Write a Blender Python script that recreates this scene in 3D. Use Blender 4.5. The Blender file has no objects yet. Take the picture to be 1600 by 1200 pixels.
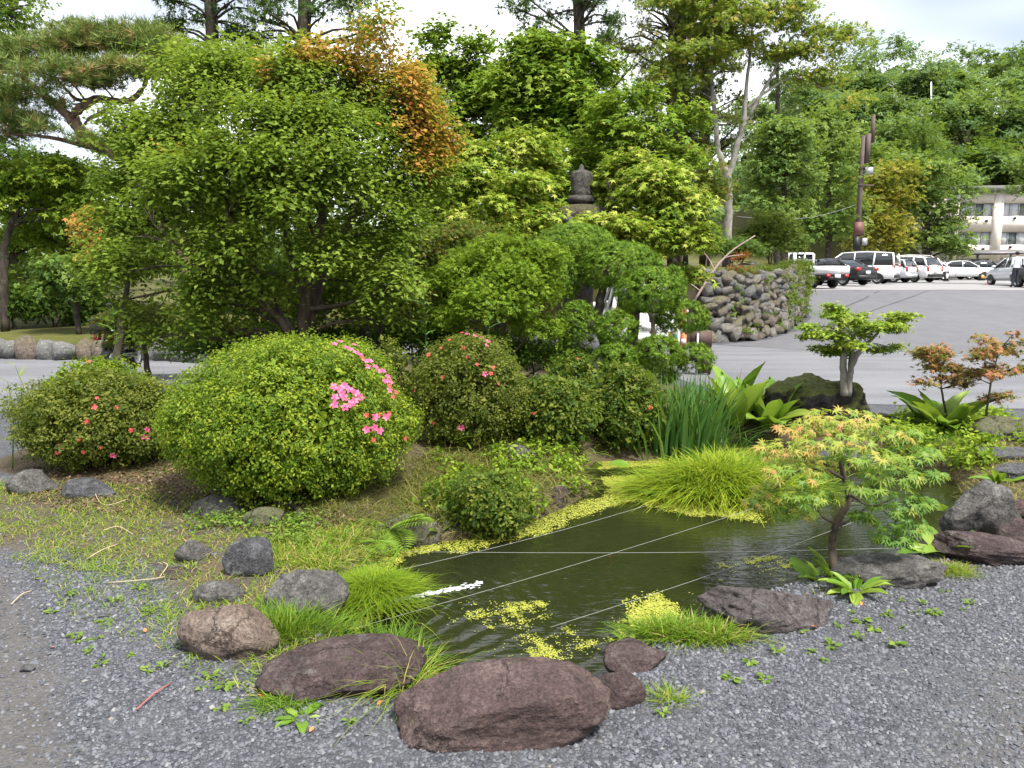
import bpy, math, random
import numpy as np
from mathutils import Vector, noise as mnoise

# ------------------------------------------------------------------ camera, sky, sun, exposure
scene = bpy.context.scene
COL = scene.collection
PITCH = math.radians(7.6)
CAM_H = 1.6
FPX = 1200.0
cd = bpy.data.cameras.new('camera'); cam = bpy.data.objects.new('camera', cd); COL.objects.link(cam)
cam.location = (0, 0, CAM_H); cam.rotation_euler = (math.pi/2 - PITCH, 0, 0)
cd.sensor_width = 36.0; cd.lens = 27.0; cd.clip_start = 0.05; cd.clip_end = 2000
scene.camera = cam

SUN_EL, SUN_AZ = math.radians(60), math.radians(140)     # azimuth clockwise from +Y (view direction)
world = bpy.data.worlds.new('World'); scene.world = world; world.use_nodes = True
nt = world.node_tree; nt.nodes.clear()
def wn(t): return nt.nodes.new(t)
out = wn('ShaderNodeOutputWorld'); bg = wn('ShaderNodeBackground'); mixc = wn('ShaderNodeMix'); mixc.data_type = 'RGBA'
sky = wn('ShaderNodeTexSky'); sky.sky_type = 'NISHITA'; sky.sun_disc = False
sky.sun_elevation = SUN_EL; sky.sun_rotation = SUN_AZ; sky.air_density = 1.0; sky.dust_density = 2.0
tc = wn('ShaderNodeTexCoord'); mp = wn('ShaderNodeMapping'); mp.inputs['Scale'].default_value = (1.6, 1.6, 4.0)
nz = wn('ShaderNodeTexNoise'); nz.inputs['Scale'].default_value = 1.3; nz.inputs['Detail'].default_value = 2.5; nz.inputs['Roughness'].default_value = .5
rp = wn('ShaderNodeValToRGB'); rp.color_ramp.elements[0].position = .34; rp.color_ramp.elements[0].color = (.62, .62, .62, 1)
rp.color_ramp.elements[1].position = .60; rp.color_ramp.elements[1].color = (1, 1, 1, 1)
cl = wn('ShaderNodeValToRGB'); cl.color_ramp.elements[0].position = .36; cl.color_ramp.elements[0].color = (4.0, 4.35, 5.1, 1)
cl.color_ramp.elements[1].position = .56; cl.color_ramp.elements[1].color = (9.4, 9.5, 9.8, 1)
nt.links.new(tc.outputs['Generated'], mp.inputs['Vector']); nt.links.new(mp.outputs[0], nz.inputs['Vector'])
nt.links.new(nz.outputs[0], rp.inputs[0]); nt.links.new(nz.outputs[0], cl.inputs[0])
nt.links.new(rp.outputs[0], mixc.inputs['Factor']); nt.links.new(sky.outputs[0], mixc.inputs['A']); nt.links.new(cl.outputs[0], mixc.inputs['B'])
nt.links.new(mixc.outputs['Result'], bg.inputs['Color']); bg.inputs['Strength'].default_value = 0.070
nt.links.new(bg.outputs[0], out.inputs[0])
sl = bpy.data.lights.new('sun', 'SUN'); sl.energy = 2.9; sl.angle = math.radians(9); sl.color = (1, .95, .87)
so = bpy.data.objects.new('sun', sl); COL.objects.link(so)
sdir = Vector((math.sin(SUN_AZ)*math.cos(SUN_EL), math.cos(SUN_AZ)*math.cos(SUN_EL), math.sin(SUN_EL)))
so.rotation_euler = sdir.to_track_quat('Z', 'Y').to_euler(); so.location = (0, 0, 30)
vs = scene.view_settings
vs.view_transform = 'Standard'; vs.look = 'None'; vs.gamma = 1.0; vs.use_curve_mapping = False; vs.exposure = 1.68
scene.cycles.max_bounces = 4; scene.cycles.diffuse_bounces = 2; scene.cycles.glossy_bounces = 2
scene.cycles.transmission_bounces = 2; scene.cycles.caustics_reflective = False; scene.cycles.caustics_refractive = False; scene.cycles.transparent_max_bounces = 8

# ------------------------------------------------------------------ photograph pixel -> world
SP, CP = math.sin(PITCH), math.cos(PITCH)
def ray(px, py):
    xc, yc = (px-800)/FPX, (600-py)/FPX
    return xc, CP+yc*SP, -SP+yc*CP
def P(px, py, Y):
    dx, dy, dz = ray(px, py); t = Y/dy
    return np.array((dx*t, Y, CAM_H+dz*t))
def G(px, py, z=0.0):
    dx, dy, dz = ray(px, py); t = (z-CAM_H)/dz
    return np.array((dx*t, dy*t, z))
def pad(px, py, rx, ry, Y, dY=0.0, dep=.8):
    Y = Y+dY; s = Y/FPX/.99
    return (P(px, py, Y), np.array((rx*s, rx*s*dep, ry*s)))

# ------------------------------------------------------------------ helpers: meshes
def rng(seed): return np.random.default_rng(seed)
def unit(a): return a/np.maximum(np.linalg.norm(a, axis=-1, keepdims=True), 1e-9)
def mesh_np(name, V, F, tint=None, smooth=False, fmat=None):
    V = np.ascontiguousarray(V, dtype=np.float32).reshape(-1, 3); F = np.ascontiguousarray(F, dtype=np.int32).reshape(-1, 3)
    me = bpy.data.meshes.new(name)
    me.vertices.add(len(V)); me.vertices.foreach_set('co', V.ravel())
    me.loops.add(len(F)*3); me.loops.foreach_set('vertex_index', F.ravel())
    me.polygons.add(len(F)); me.polygons.foreach_set('loop_start', np.arange(0, len(F)*3, 3, dtype=np.int32))
    if smooth: me.polygons.foreach_set('use_smooth', np.ones(len(F), dtype=bool))
    if fmat is not None: me.polygons.foreach_set('material_index', np.asarray(fmat, dtype=np.int32))
    if tint is not None:
        a = me.attributes.new('tint', 'FLOAT', 'POINT'); a.data.foreach_set('value', np.asarray(tint, dtype=np.float32))
    me.update(calc_edges=True)
    return me
def ob(name, me, mats, parent=None, loc=None, rot=None):
    o = bpy.data.objects.new(name, me); COL.objects.link(o)
    if me is not None and len(me.materials) == 0:
        for m in (mats if isinstance(mats, (list, tuple)) else [mats]): me.materials.append(m)
    if parent is not None: o.parent = parent
    if loc is not None: o.location = [float(v) for v in loc]
    if rot is not None: o.rotation_euler = [float(v) for v in rot]
    return o
def tag(o, label=None, cat=None, group=None, kind=None):
    if label: o['label'] = label
    if cat: o['category'] = cat
    if group: o['group'] = group
    if kind: o['kind'] = kind
    return o
def thing(name, label, cat, loc=(0, 0, 0), rotz=0.0, group=None):
    o = bpy.data.objects.new(name, None); COL.objects.link(o); o.empty_display_size = .1
    o.location = [float(v) for v in loc]; o.rotation_euler = (0, 0, rotz)
    return tag(o, label, cat, group)
class MB:
    """collects triangles of one mesh"""
    def __init__(s): s.V = []; s.F = []; s.T = []; s.n = 0
    def add(s, V, F, t=0.0):
        V = np.asarray(V, float).reshape(-1, 3); F = np.asarray(F, int).reshape(-1, 3)
        s.V.append(V); s.F.append(F+s.n); s.T.append(np.full(len(V), t) if np.isscalar(t) else np.asarray(t)); s.n += len(V); return s
    def quad(s, a, b, c, d, t=0.0): return s.add([a, b, c, d], [(0, 1, 2), (0, 2, 3)], t)
    def box(s, c, d, rz=0.0, t=0.0, taper=1.0):
        c = np.asarray(c, float); hx, hy, hz = d[0]/2, d[1]/2, d[2]/2
        v = np.array([(sx*hx*(taper if sz > 0 else 1), sy*hy*(taper if sz > 0 else 1), sz*hz) for sz in (-1, 1) for sy in (-1, 1) for sx in (-1, 1)])
        if rz: cz, sn = math.cos(rz), math.sin(rz); v = v@np.array([[cz, sn, 0], [-sn, cz, 0], [0, 0, 1]])
        return s.add(v+c, [(0, 2, 1), (1, 2, 3), (4, 5, 6), (5, 7, 6), (0, 1, 4), (1, 5, 4), (2, 6, 3), (3, 6, 7), (0, 4, 2), (2, 4, 6), (1, 3, 5), (3, 7, 5)], t)
    def tube(s, pts, rad, sides=7, t=0.0, smoothn=0, cap=True):
        pts = np.asarray(pts, float); rad = np.asarray(rad, float)*np.ones(len(pts))
        if smoothn: pts, rad = catmull(pts, rad, smoothn)
        d = unit(np.gradient(pts, axis=0)); ref = np.array((.31, .17, .93)); ref = np.where(np.abs(d@ref)[:, None] > .95, np.array((1., 0, 0)), ref)
        a = unit(np.cross(d, ref)); b = np.cross(d, a); th = np.linspace(0, 2*math.pi, sides, endpoint=False)
        V = pts[:, None]+rad[:, None, None]*(np.cos(th)[None, :, None]*a[:, None]+np.sin(th)[None, :, None]*b[:, None])
        n = len(pts); i = np.arange(n-1)[:, None]*sides; j = np.arange(sides)[None]; k = (j+1) % sides
        q = np.stack([i+j, i+k, i+sides+k, i+j, i+sides+k, i+sides+j], -1).reshape(-1, 3)
        F = [q]
        if cap:
            F.append(np.array([(0, m+1, m) for m in range(1, sides-1)])); b0 = (n-1)*sides
            F.append(np.array([(b0, b0+m, b0+m+1) for m in range(1, sides-1)]))
        return s.add(V.reshape(-1, 3), np.concatenate(F), t)
    def lathe(s, prof, c=(0, 0, 0), sides=20, t=0.0):
        prof = np.asarray(prof, float); th = np.linspace(0, 2*math.pi, sides, endpoint=False); n = len(prof)
        V = np.stack([prof[:, 0:1]*np.cos(th), prof[:, 0:1]*np.sin(th), prof[:, 1:2]*np.ones(sides)], -1)+np.asarray(c, float)
        i = np.arange(n-1)[:, None]*sides; j = np.arange(sides)[None]; k = (j+1) % sides
        return s.add(V.reshape(-1, 3), np.stack([i+j, i+k, i+sides+k, i+j, i+sides+k, i+sides+j], -1).reshape(-1, 3), t)
    def build(s, name, mats, parent=None, smooth=False, loc=None, rot=None, kind=None):
        o = ob(name, mesh_np(name, np.concatenate(s.V), np.concatenate(s.F), np.concatenate(s.T), smooth), mats, parent, loc, rot)
        if kind: o['kind'] = kind
        return o
def catmull(p, r, m):
    p = np.asarray(p, float); q = np.concatenate([[2*p[0]-p[1]], p, [2*p[-1]-p[-2]]]); o = []; ro = []
    for i in range(len(p)-1):
        for t in np.linspace(0, 1, m, endpoint=False):
            a, b, c, d = q[i], q[i+1], q[i+2], q[i+3]
            o.append(.5*((2*b)+(c-a)*t+(2*a-5*b+4*c-d)*t*t+(3*b-a-3*c+d)*t**3)); ro.append(r[i]*(1-t)+r[i+1]*t)
    o.append(p[-1]); ro.append(r[-1])
    return np.array(o), np.array(ro)

# leaf templates: (along, across, up)
def fan(pts):   # centre + rim
    v = np.array([(0.0, 0.0, 0.0)]+pts); n = len(pts)
    return v, np.array([(0, i, i+1) for i in range(1, n)])
LEAF = (np.array([(0, 0, 0), (.5, .30, .07), (1, 0, -.06), (.5, -.30, .07)], float), np.array([(0, 2, 1), (0, 3, 2)]))
OVAL = (np.array([(0, 0, 0), (.35, .26, .05), (.75, .22, .04), (1, 0, -.03), (.75, -.22, .04), (.35, -.26, .05), (.5, 0, 0)], float),
        np.array([(6, 1, 0), (6, 2, 1), (6, 3, 2), (6, 4, 3), (6, 5, 4), (6, 0, 5)]))
NEEDLE = (np.array([(0, .045, 0), (1, 0, 0), (0, -.045, 0)], float), np.array([(0, 1, 2)]))
def _sprig():
    v = []; f = []
    for i, (a, e) in enumerate([(0, 0), (.5, .2), (-.5, -.2)]):
        c, s = math.cos(a), math.sin(a); L = 1-.22*abs(a)
        v += [(0+.12*abs(a)-.07*s, -.0+.07*c, 0), (L*c, L*s, e*.5), (.12*abs(a)+.07*s, -.07*c, 0)]; f.append((3*i, 3*i+1, 3*i+2))
    return np.array(v, float), np.array(f)
SPRIG = _sprig()
def _tuft(n, seed, up=.75, w=.035):
    r = rng(seed); v = []; f = []
    for i in range(n):
        d = r.normal(size=3); d[2] = abs(d[2])+up; d /= np.linalg.norm(d); s = np.cross(d, (r.random(), .3, .2)); s = s/np.linalg.norm(s)*w
        b = d*.05; v += [b+s, d*(.8+.3*r.random()), b-s]; f.append((3*i, 3*i+1, 3*i+2))
    v = np.array(v); return v[:, [2, 1, 0]]*np.array((1, 1, 1)), np.array(f)     # axis along +u
TUFT = _tuft(9, 4)
def _spray(full=True):   # small leaves along a twig
    v = []; f = []
    for i, (x, a) in enumerate([(0, .8), (.1, -.85), (.34, .55), (.42, -.6), (.5, 0.05)] if full else [(0, .7), (.12, -.75), (.45, .05)]):
        c, s = math.cos(a), math.sin(a); L, W = (.52, .17) if full else (.62, .26)
        for (p, q, h) in [(0.12, W*.9, .03), (L, 0, -.04), (.12, -W*.9, .03)]: v.append((x+p*c-q*s, p*s+q*c, h))
        f.append((3*i, 3*i+1, 3*i+2))
    return np.array(v, float), np.array(f)
SPRAY = _spray(); SPRAY3 = _spray(False)
def _maple(lobes=5):
    pts = []; angs = np.linspace(-2.15, 2.15, lobes)
    for i, a in enumerate(angs):
        L = [.55, .85, 1.0, .85, .55][i] if lobes == 5 else [.42, .72, .93, 1.0, .93, .72, .42][i]
        if i == 0: pts.append((-.05, -.06, 0))
        pts.append((.62*L*math.cos(a-.13), .62*L*math.sin(a-.13), .0))
        pts.append((L*math.cos(a), L*math.sin(a), -.16*L)); pts.append((.62*L*math.cos(a+.13), .62*L*math.sin(a+.13), .0))
        if i < lobes-1:
            m = (a+angs[i+1])/2; pts.append((.27*math.cos(m), .27*math.sin(m), .02))
    pts.append((-.05, .06, 0)); v, f = fan(pts); v[0, 2] = .04
    return v, f
MAPLE = _maple(7)
def _maple_small(n=5):
    v = []; f = []
    for i, (a, L) in enumerate([(-1.75, .6), (-.85, .9), (0, 1), (.85, .9), (1.75, .6)] if n == 5 else [(-1.15, .85), (0, 1), (1.15, .85)]):
        w = .19 if n == 5 else .27; c, s = math.cos(a), math.sin(a); v += [(-.05*c-w*s, -.05*s+w*c, .02), (L*c, L*s, -.12), (-.05*c+w*s, -.05*s-w*c, .02)]; f.append((3*i, 3*i+1, 3*i+2))
    return np.array(v, float), np.array(f)
MAPLE3 = _maple_small(3)
MAPLE5 = _maple_small()

def leaves(C, N, U, S, tmpl):
    tv, tf = tmpl; W = np.cross(N, U)
    V = C[:, None]+S[:, None, None]*(tv[None, :, 0:1]*U[:, None]+tv[None, :, 1:2]*W[:, None]+tv[None, :, 2:3]*N[:, None])
    F = tf[None]+(np.arange(len(C))*len(tv))[:, None, None]
    return V.reshape(-1, 3), F.reshape(-1, 3), len(tv)
def frame(d, r, n, up, outw, rnd, droop, along=0.5):
    N = unit(outw*d+np.array((0, 0, up))+rnd*r.normal(size=(n, 3)))
    U = r.normal(size=(n, 3))+along*d+np.array((0, 0, -droop)); U = unit(U-(U*N).sum(1, keepdims=True)*N)
    return N, U
def split(pads, k, seed, f=.62, j=(.55, .55, .9)):
    """break every pad into k smaller ones so that the outline is ragged"""
    r = rng(seed); o = []
    for c, R in pads:
        for _ in range(k): o.append((c+r.normal(size=3)*.6*R*np.array(j), R*f*r.uniform(.75, 1.25)*np.array((1, 1, 1.15))))
    return o
def foliage(pads, n, seed, leaf=.06, tmpl=LEAF, sub=40, subr=.15, up=.7, outw=.5, rnd=.6, shell=.55, droop=.2, along=.5,
            flat=.6, tintf=None, lo=-.45, rag=.14, tint=(0., .7), stand=False, clump=.25):
    """leaf cloud over ellipsoid pads: sub-clumps near the shells, leaves round each sub-clump"""
    if n > 4000: n = int(n*.8); leaf = leaf*1.09
    r = rng(seed); c = np.array([p[0] for p in pads]); R = np.array([p[1] for p in pads])
    w = (R.prod(1))**(2/3.); w = w/w.sum(); M = max(1, n//sub); k = r.choice(len(pads), M, p=w)
    d = unit(r.normal(size=(M, 3))); bad = d[:, 2] < lo; d[bad, 2] *= -1
    rad = shell+(1-shell)*r.random(M)**.6; cc = c[k]+d*R[k]*(rad*(1+rag*r.normal(size=M)))[:, None]
    m = r.integers(int(sub*.5), int(sub*1.5)+1, M); i = np.repeat(np.arange(M), m); n = len(i)
    C = cc[i]+r.normal(size=(n, 3))*subr*np.array((1, 1, flat)); D = d[i]
    N, U = frame(D, r, n, up, outw, rnd, droop, along)
    if stand: N, U = U, N
    S = leaf*r.uniform(.65, 1.25, n)
    V, F, kk = leaves(C, N, U, S, tmpl)
    ct = r.normal(size=M)*clump
    t = np.clip(r.uniform(tint[0], tint[1], n)+ct[i]*(tint[1]-tint[0]), 0.0, tint[1])
    if tintf is not None: t = tintf(C, t, r)
    return V, F, np.repeat(t, kk)
def blades(B, L, W, D, seed, droop=.5, tint=None, twist=.5):
    """grass blades: base points, length, width, leaning direction (unit-ish with z), droop"""
    r = rng(seed); n = len(B); L = np.asarray(L)*np.ones(n); W = np.asarray(W)*np.ones(n); D = unit(D)
    H = D.copy(); H[:, 2] = 0; a = r.uniform(0, 6.28, n); H = H+.25*np.stack([np.cos(a), np.sin(a), 0*a], 1); H = unit(H)
    S = unit(np.cross(D, np.array((0, 0, 1.))+0*D)+1e-4); S = unit(S+twist*r.normal(size=(n, 3))*np.array((1, 1, .2)))
    ts = np.array([0, .4, .75, 1.]); ws = np.array([.8, 1., .65, 0.0]); V = np.zeros((n, 7, 3)); dr = droop*r.uniform(.4, 1.4, n)
    for j, t in enumerate(ts):
        ctr = B+D*(L*t)[:, None]+(H*.55-np.array((0, 0, .6)))*(L*dr*t**2.2)[:, None]
        if j < 3: V[:, 2*j] = ctr+S*(W*ws[j]/2)[:, None]; V[:, 2*j+1] = ctr-S*(W*ws[j]/2)[:, None]
        else: V[:, 6] = ctr
    f = np.array([(0, 1, 3), (0, 3, 2), (2, 3, 5), (2, 5, 4), (4, 5, 6)])
    F = f[None]+(np.arange(n)*7)[:, None, None]
    t = r.uniform(0, 1, n) if tint is None else tint
    return V.reshape(-1, 3), F.reshape(-1, 3), np.repeat(t, 7)
def fol_ob(name, data, mat, parent, kind=None):
    o = ob(name, mesh_np(name, data[0], data[1], data[2]), mat, parent)
    if kind: o['kind'] = kind
    return o
def inpoly(x, y, poly):
    x = np.asarray(x); y = np.asarray(y); ins = np.zeros(x.shape, bool); poly = np.asarray(poly); n = len(poly)
    for i in range(n):
        x1, y1 = poly[i][:2]; x2, y2 = poly[(i+1) % n][:2]
        c = ((y1 > y) != (y2 > y)) & (x < (x2-x1)*(y-y1)/(y2-y1+1e-12)+x1); ins ^= c
    return ins
def sdpoly(x, y, poly):
    """signed distance, negative inside"""
    x = np.asarray(x, float); y = np.asarray(y, float); d = np.full(x.shape, 1e9); poly = np.asarray(poly); n = len(poly)
    for i in range(n):
        a = poly[i][:2]; b = poly[(i+1) % n][:2]; e = b-a; L = (e*e).sum()+1e-12
        t = np.clip(((x-a[0])*e[0]+(y-a[1])*e[1])/L, 0, 1); d = np.minimum(d, np.hypot(x-a[0]-t*e[0], y-a[1]-t*e[1]))
    return np.where(inpoly(x, y, poly), -d, d)
def smooth(a, b, x):
    t = np.clip((np.asarray(x, float)-a)/(b-a), 0, 1); return t*t*(3-2*t)
def wob(x, y, s=1.0, o=0.0):
    x = np.asarray(x, float); y = np.asarray(y, float)
    return (np.sin(1.7*x*s+.6*y*s+o)+np.sin(-.9*x*s+1.9*y*s+1.3+o)+.6*np.sin(3.1*x*s+2.3*y*s+2.1+o)+.4*np.sin(-4.7*x*s+3.9*y*s+o))/3.0
# ------------------------------------------------------------------ materials
def newmat(name):
    m = bpy.data.materials.new(name); m.use_nodes = True; t = m.node_tree; b = t.nodes['Principled BSDF']; return m, t, b
def ramp(t, stops, fac=None, interp='LINEAR'):
    r = t.nodes.new('ShaderNodeValToRGB'); e = r.color_ramp.elements; r.color_ramp.interpolation = interp
    while len(e) < len(stops): e.new(.5)
    for k, (p, c) in zip(e, stops): k.position = p; k.color = (*c, 1) if len(c) == 3 else c
    if fac is not None: t.links.new(fac, r.inputs[0])
    return r
def tex(t, kind, scale, coord='Object', detail=4, rough=.55, stretch=None, feature=None):
    c = t.nodes.new('ShaderNodeTexCoord'); n = t.nodes.new('ShaderNodeTex'+kind); v = c.outputs[coord]
    if stretch is not None:
        m = t.nodes.new('ShaderNodeMapping'); m.inputs['Scale'].default_value = stretch; t.links.new(v, m.inputs[0]); v = m.outputs[0]
    t.links.new(v, n.inputs['Vector']); n.inputs['Scale'].default_value = scale
    if kind == 'Noise': n.inputs['Detail'].default_value = detail; n.inputs['Roughness'].default_value = rough
    if feature: n.feature = feature
    return n
def bump(t, b, h, strength=.5, dist=.02, prev=None):
    n = t.nodes.new('ShaderNodeBump'); n.inputs['Strength'].default_value = strength; n.inputs['Distance'].default_value = dist
    t.links.new(h, n.inputs['Height'])
    if prev is not None: t.links.new(prev.outputs[0], n.inputs['Normal'])
    t.links.new(n.outputs[0], b.inputs['Normal']); return n
def mixcol(t, fac, a, b, mode='MIX'):
    m = t.nodes.new('ShaderNodeMix'); m.data_type = 'RGBA'; m.blend_type = mode
    for s, v in (('Factor', fac), ('A', a), ('B', b)):
        i = m.inputs[s]
        if isinstance(v, bpy.types.NodeSocket): t.links.new(v, i)
        elif s == 'Factor': i.default_value = v
        else: i.default_value = (*v, 1)
    return m.outputs['Result']
def attr(t, name):
    a = t.nodes.new('ShaderNodeAttribute'); a.attribute_name = name; return a.outputs['Fac']
def math_(t, op, a, b=None):
    m = t.nodes.new('ShaderNodeMath'); m.operation = op
    for i, v in enumerate((a, b)):
        if v is None: continue
        if isinstance(v, bpy.types.NodeSocket): t.links.new(v, m.inputs[i])
        else: m.inputs[i].default_value = v
    return m.outputs[0]
def leaf_mat(name, stops, trans=.35, rough=.5, spec=.35, objrand=False):
    m, t, b = newmat(name)
    if objrand: f = t.nodes.new('ShaderNodeObjectInfo').outputs['Random']
    else: f = attr(t, 'tint')
    r = ramp(t, stops, f); t.links.new(r.outputs[0], b.inputs['Base Color'])
    b.inputs['Roughness'].default_value = rough; b.inputs['Specular IOR Level'].default_value = spec
    tr = t.nodes.new('ShaderNodeBsdfTranslucent'); tcol = mixcol(t, .45, r.outputs[0], (.30, .42, .03)); 
    t.links.new(tcol, tr.inputs['Color'])
    mx = t.nodes.new('ShaderNodeMixShader'); mx.inputs[0].default_value = trans
    t.links.new(b.outputs[0], mx.inputs[1]); t.links.new(tr.outputs[0], mx.inputs[2])
    t.links.new(mx.outputs[0], t.nodes['Material Output'].inputs['Surface']); return m
def plain(name, col, rough=.6, spec=.4, metal=0.0, coat=0.0, var=.0, scale=8):
    m, t, b = newmat(name); b.inputs['Roughness'].default_value = rough; b.inputs['Specular IOR Level'].default_value = spec
    b.inputs['Metallic'].default_value = metal; b.inputs['Coat Weight'].default_value = coat
    if var:
        n = tex(t, 'Noise', scale); d = tuple(c*(1-var) for c in col); e = tuple(min(1, c*(1+var)) for c in col)
        r = ramp(t, [(.3, d), (.7, e)], n.outputs[0]); t.links.new(r.outputs[0], b.inputs['Base Color']); bump(t, b, n.outputs[0], .15, .01)
    else: b.inputs['Base Color'].default_value = (*col, 1)
    return m
def bark(name, c1, c2, scale=14, st=(1, 1, .25), bs=.6):
    m, t, b = newmat(name); n = tex(t, 'Noise', scale, stretch=st, detail=6); n2 = tex(t, 'Noise', 5)
    r = ramp(t, [(.32, c1), (.68, c2)], n.outputs[0]); lich = ramp(t, [(.55, (0, 0, 0)), (.7, (1, 1, 1))], n2.outputs[0])
    c = mixcol(t, math_(t, 'MULTIPLY', lich.outputs[0], .35), r.outputs[0], (.2, .22, .14)); t.links.new(c, b.inputs['Base Color'])
    b.inputs['Roughness'].default_value = .9; b.inputs['Specular IOR Level'].default_value = .15; bump(t, b, n.outputs[0], bs, .02); return m
def rockmat(name, c1, c2, c3, lich=(.34, .32, .29), la=.6, rough=.75, seed=0.0, moss=0.0, band=(1, 1, 1)):
    m, t, b = newmat(name)
    c1, c2, c3, lich = [tuple(.72*q for q in c) for c in (c1, c2, c3, lich)]
    n = tex(t, 'Noise', 2.2, detail=8, rough=.62, stretch=band); n2 = tex(t, 'Noise', 11, detail=8, rough=.7, stretch=band); n3 = tex(t, 'Noise', 70, detail=3)
    n4 = tex(t, 'Noise', 5, detail=6, rough=.7); vo = tex(t, 'Noise', 26, detail=4, rough=.65)
    for k in (n, n2, n4, vo): k.noise_dimensions = '4D'; k.inputs['W'].default_value = seed
    base = ramp(t, [(.30, c1), (.5, c2), (.68, c3)], n.outputs[0]).outputs[0]
    base = mixcol(t, .6, base, ramp(t, [(.3, tuple(c*.5 for c in c1)), (.52, c2), (.72, tuple(min(1, c*1.35) for c in c3))], n2.outputs[0]).outputs[0])
    base = mixcol(t, .5, base, ramp(t, [(.36, (.18, .18, .18)), (.64, (.82, .82, .82))], n3.outputs[0]).outputs[0], 'OVERLAY')
    sp = math_(t, 'MULTIPLY', ramp(t, [(.54, (0, 0, 0)), (.64, (1, 1, 1))], n4.outputs[0]).outputs[0], ramp(t, [(.48, (0, 0, 0)), (.58, (1, 1, 1))], vo.outputs[0]).outputs[0])
    base = mixcol(t, math_(t, 'MULTIPLY', sp, la), base, lich)
    if moss:
        g = t.nodes.new('ShaderNodeNewGeometry'); sx = t.nodes.new('ShaderNodeSeparateXYZ'); t.links.new(g.outputs['Normal'], sx.inputs[0])
        mm = math_(t, 'ADD', math_(t, 'MULTIPLY', sx.outputs[2], .5), n4.outputs[0]); mf = ramp(t, [(.72-.2*moss, (0, 0, 0)), (.86-.2*moss, (1, 1, 1))], mm).outputs[0]
        base = mixcol(t, math_(t, 'MULTIPLY', mf, min(1, moss)), base, ramp(t, [(.3, (.05, .075, .012)), (.7, (.13, .13, .03))], vo.outputs[0]).outputs[0])
    c0 = t.nodes.new('ShaderNodeTexCoord'); wd = t.nodes.new('ShaderNodeMix'); wd.data_type = 'VECTOR'; wd.inputs['Factor'].default_value = .22; t.links.new(c0.outputs['Object'], wd.inputs['A']); t.links.new(n4.outputs['Color'], wd.inputs['B'])
    cv = t.nodes.new('ShaderNodeTexVoronoi'); cv.feature = 'DISTANCE_TO_EDGE'; cv.voronoi_dimensions = '4D'; cv.inputs['W'].default_value = seed; cv.inputs['Scale'].default_value = 4.2; t.links.new(wd.outputs['Result'], cv.inputs['Vector'])
    ck = ramp(t, [(0, (1, 1, 1)), (.028, (0, 0, 0))], cv.outputs[0]).outputs[0]; ck = math_(t, 'MULTIPLY', ck, ramp(t, [(.46, (0, 0, 0)), (.6, (1, 1, 1))], n.outputs[0]).outputs[0])
    base = mixcol(t, math_(t, 'MULTIPLY', ck, .75), base, tuple(.25*q for q in c1))
    t.links.new(base, b.inputs['Base Color']); b.inputs['Roughness'].default_value = rough; b.inputs['Specular IOR Level'].default_value = .35
    bp = bump(t, b, n2.outputs[0], 1.0, .09); bp = bump(t, b, vo.outputs[0], .8, .025, bp); bp = bump(t, b, math_(t, 'SUBTRACT', 1.0, ck), .8, .03, bp); bump(t, b, n3.outputs[0], .5, .006, bp); return m

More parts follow.
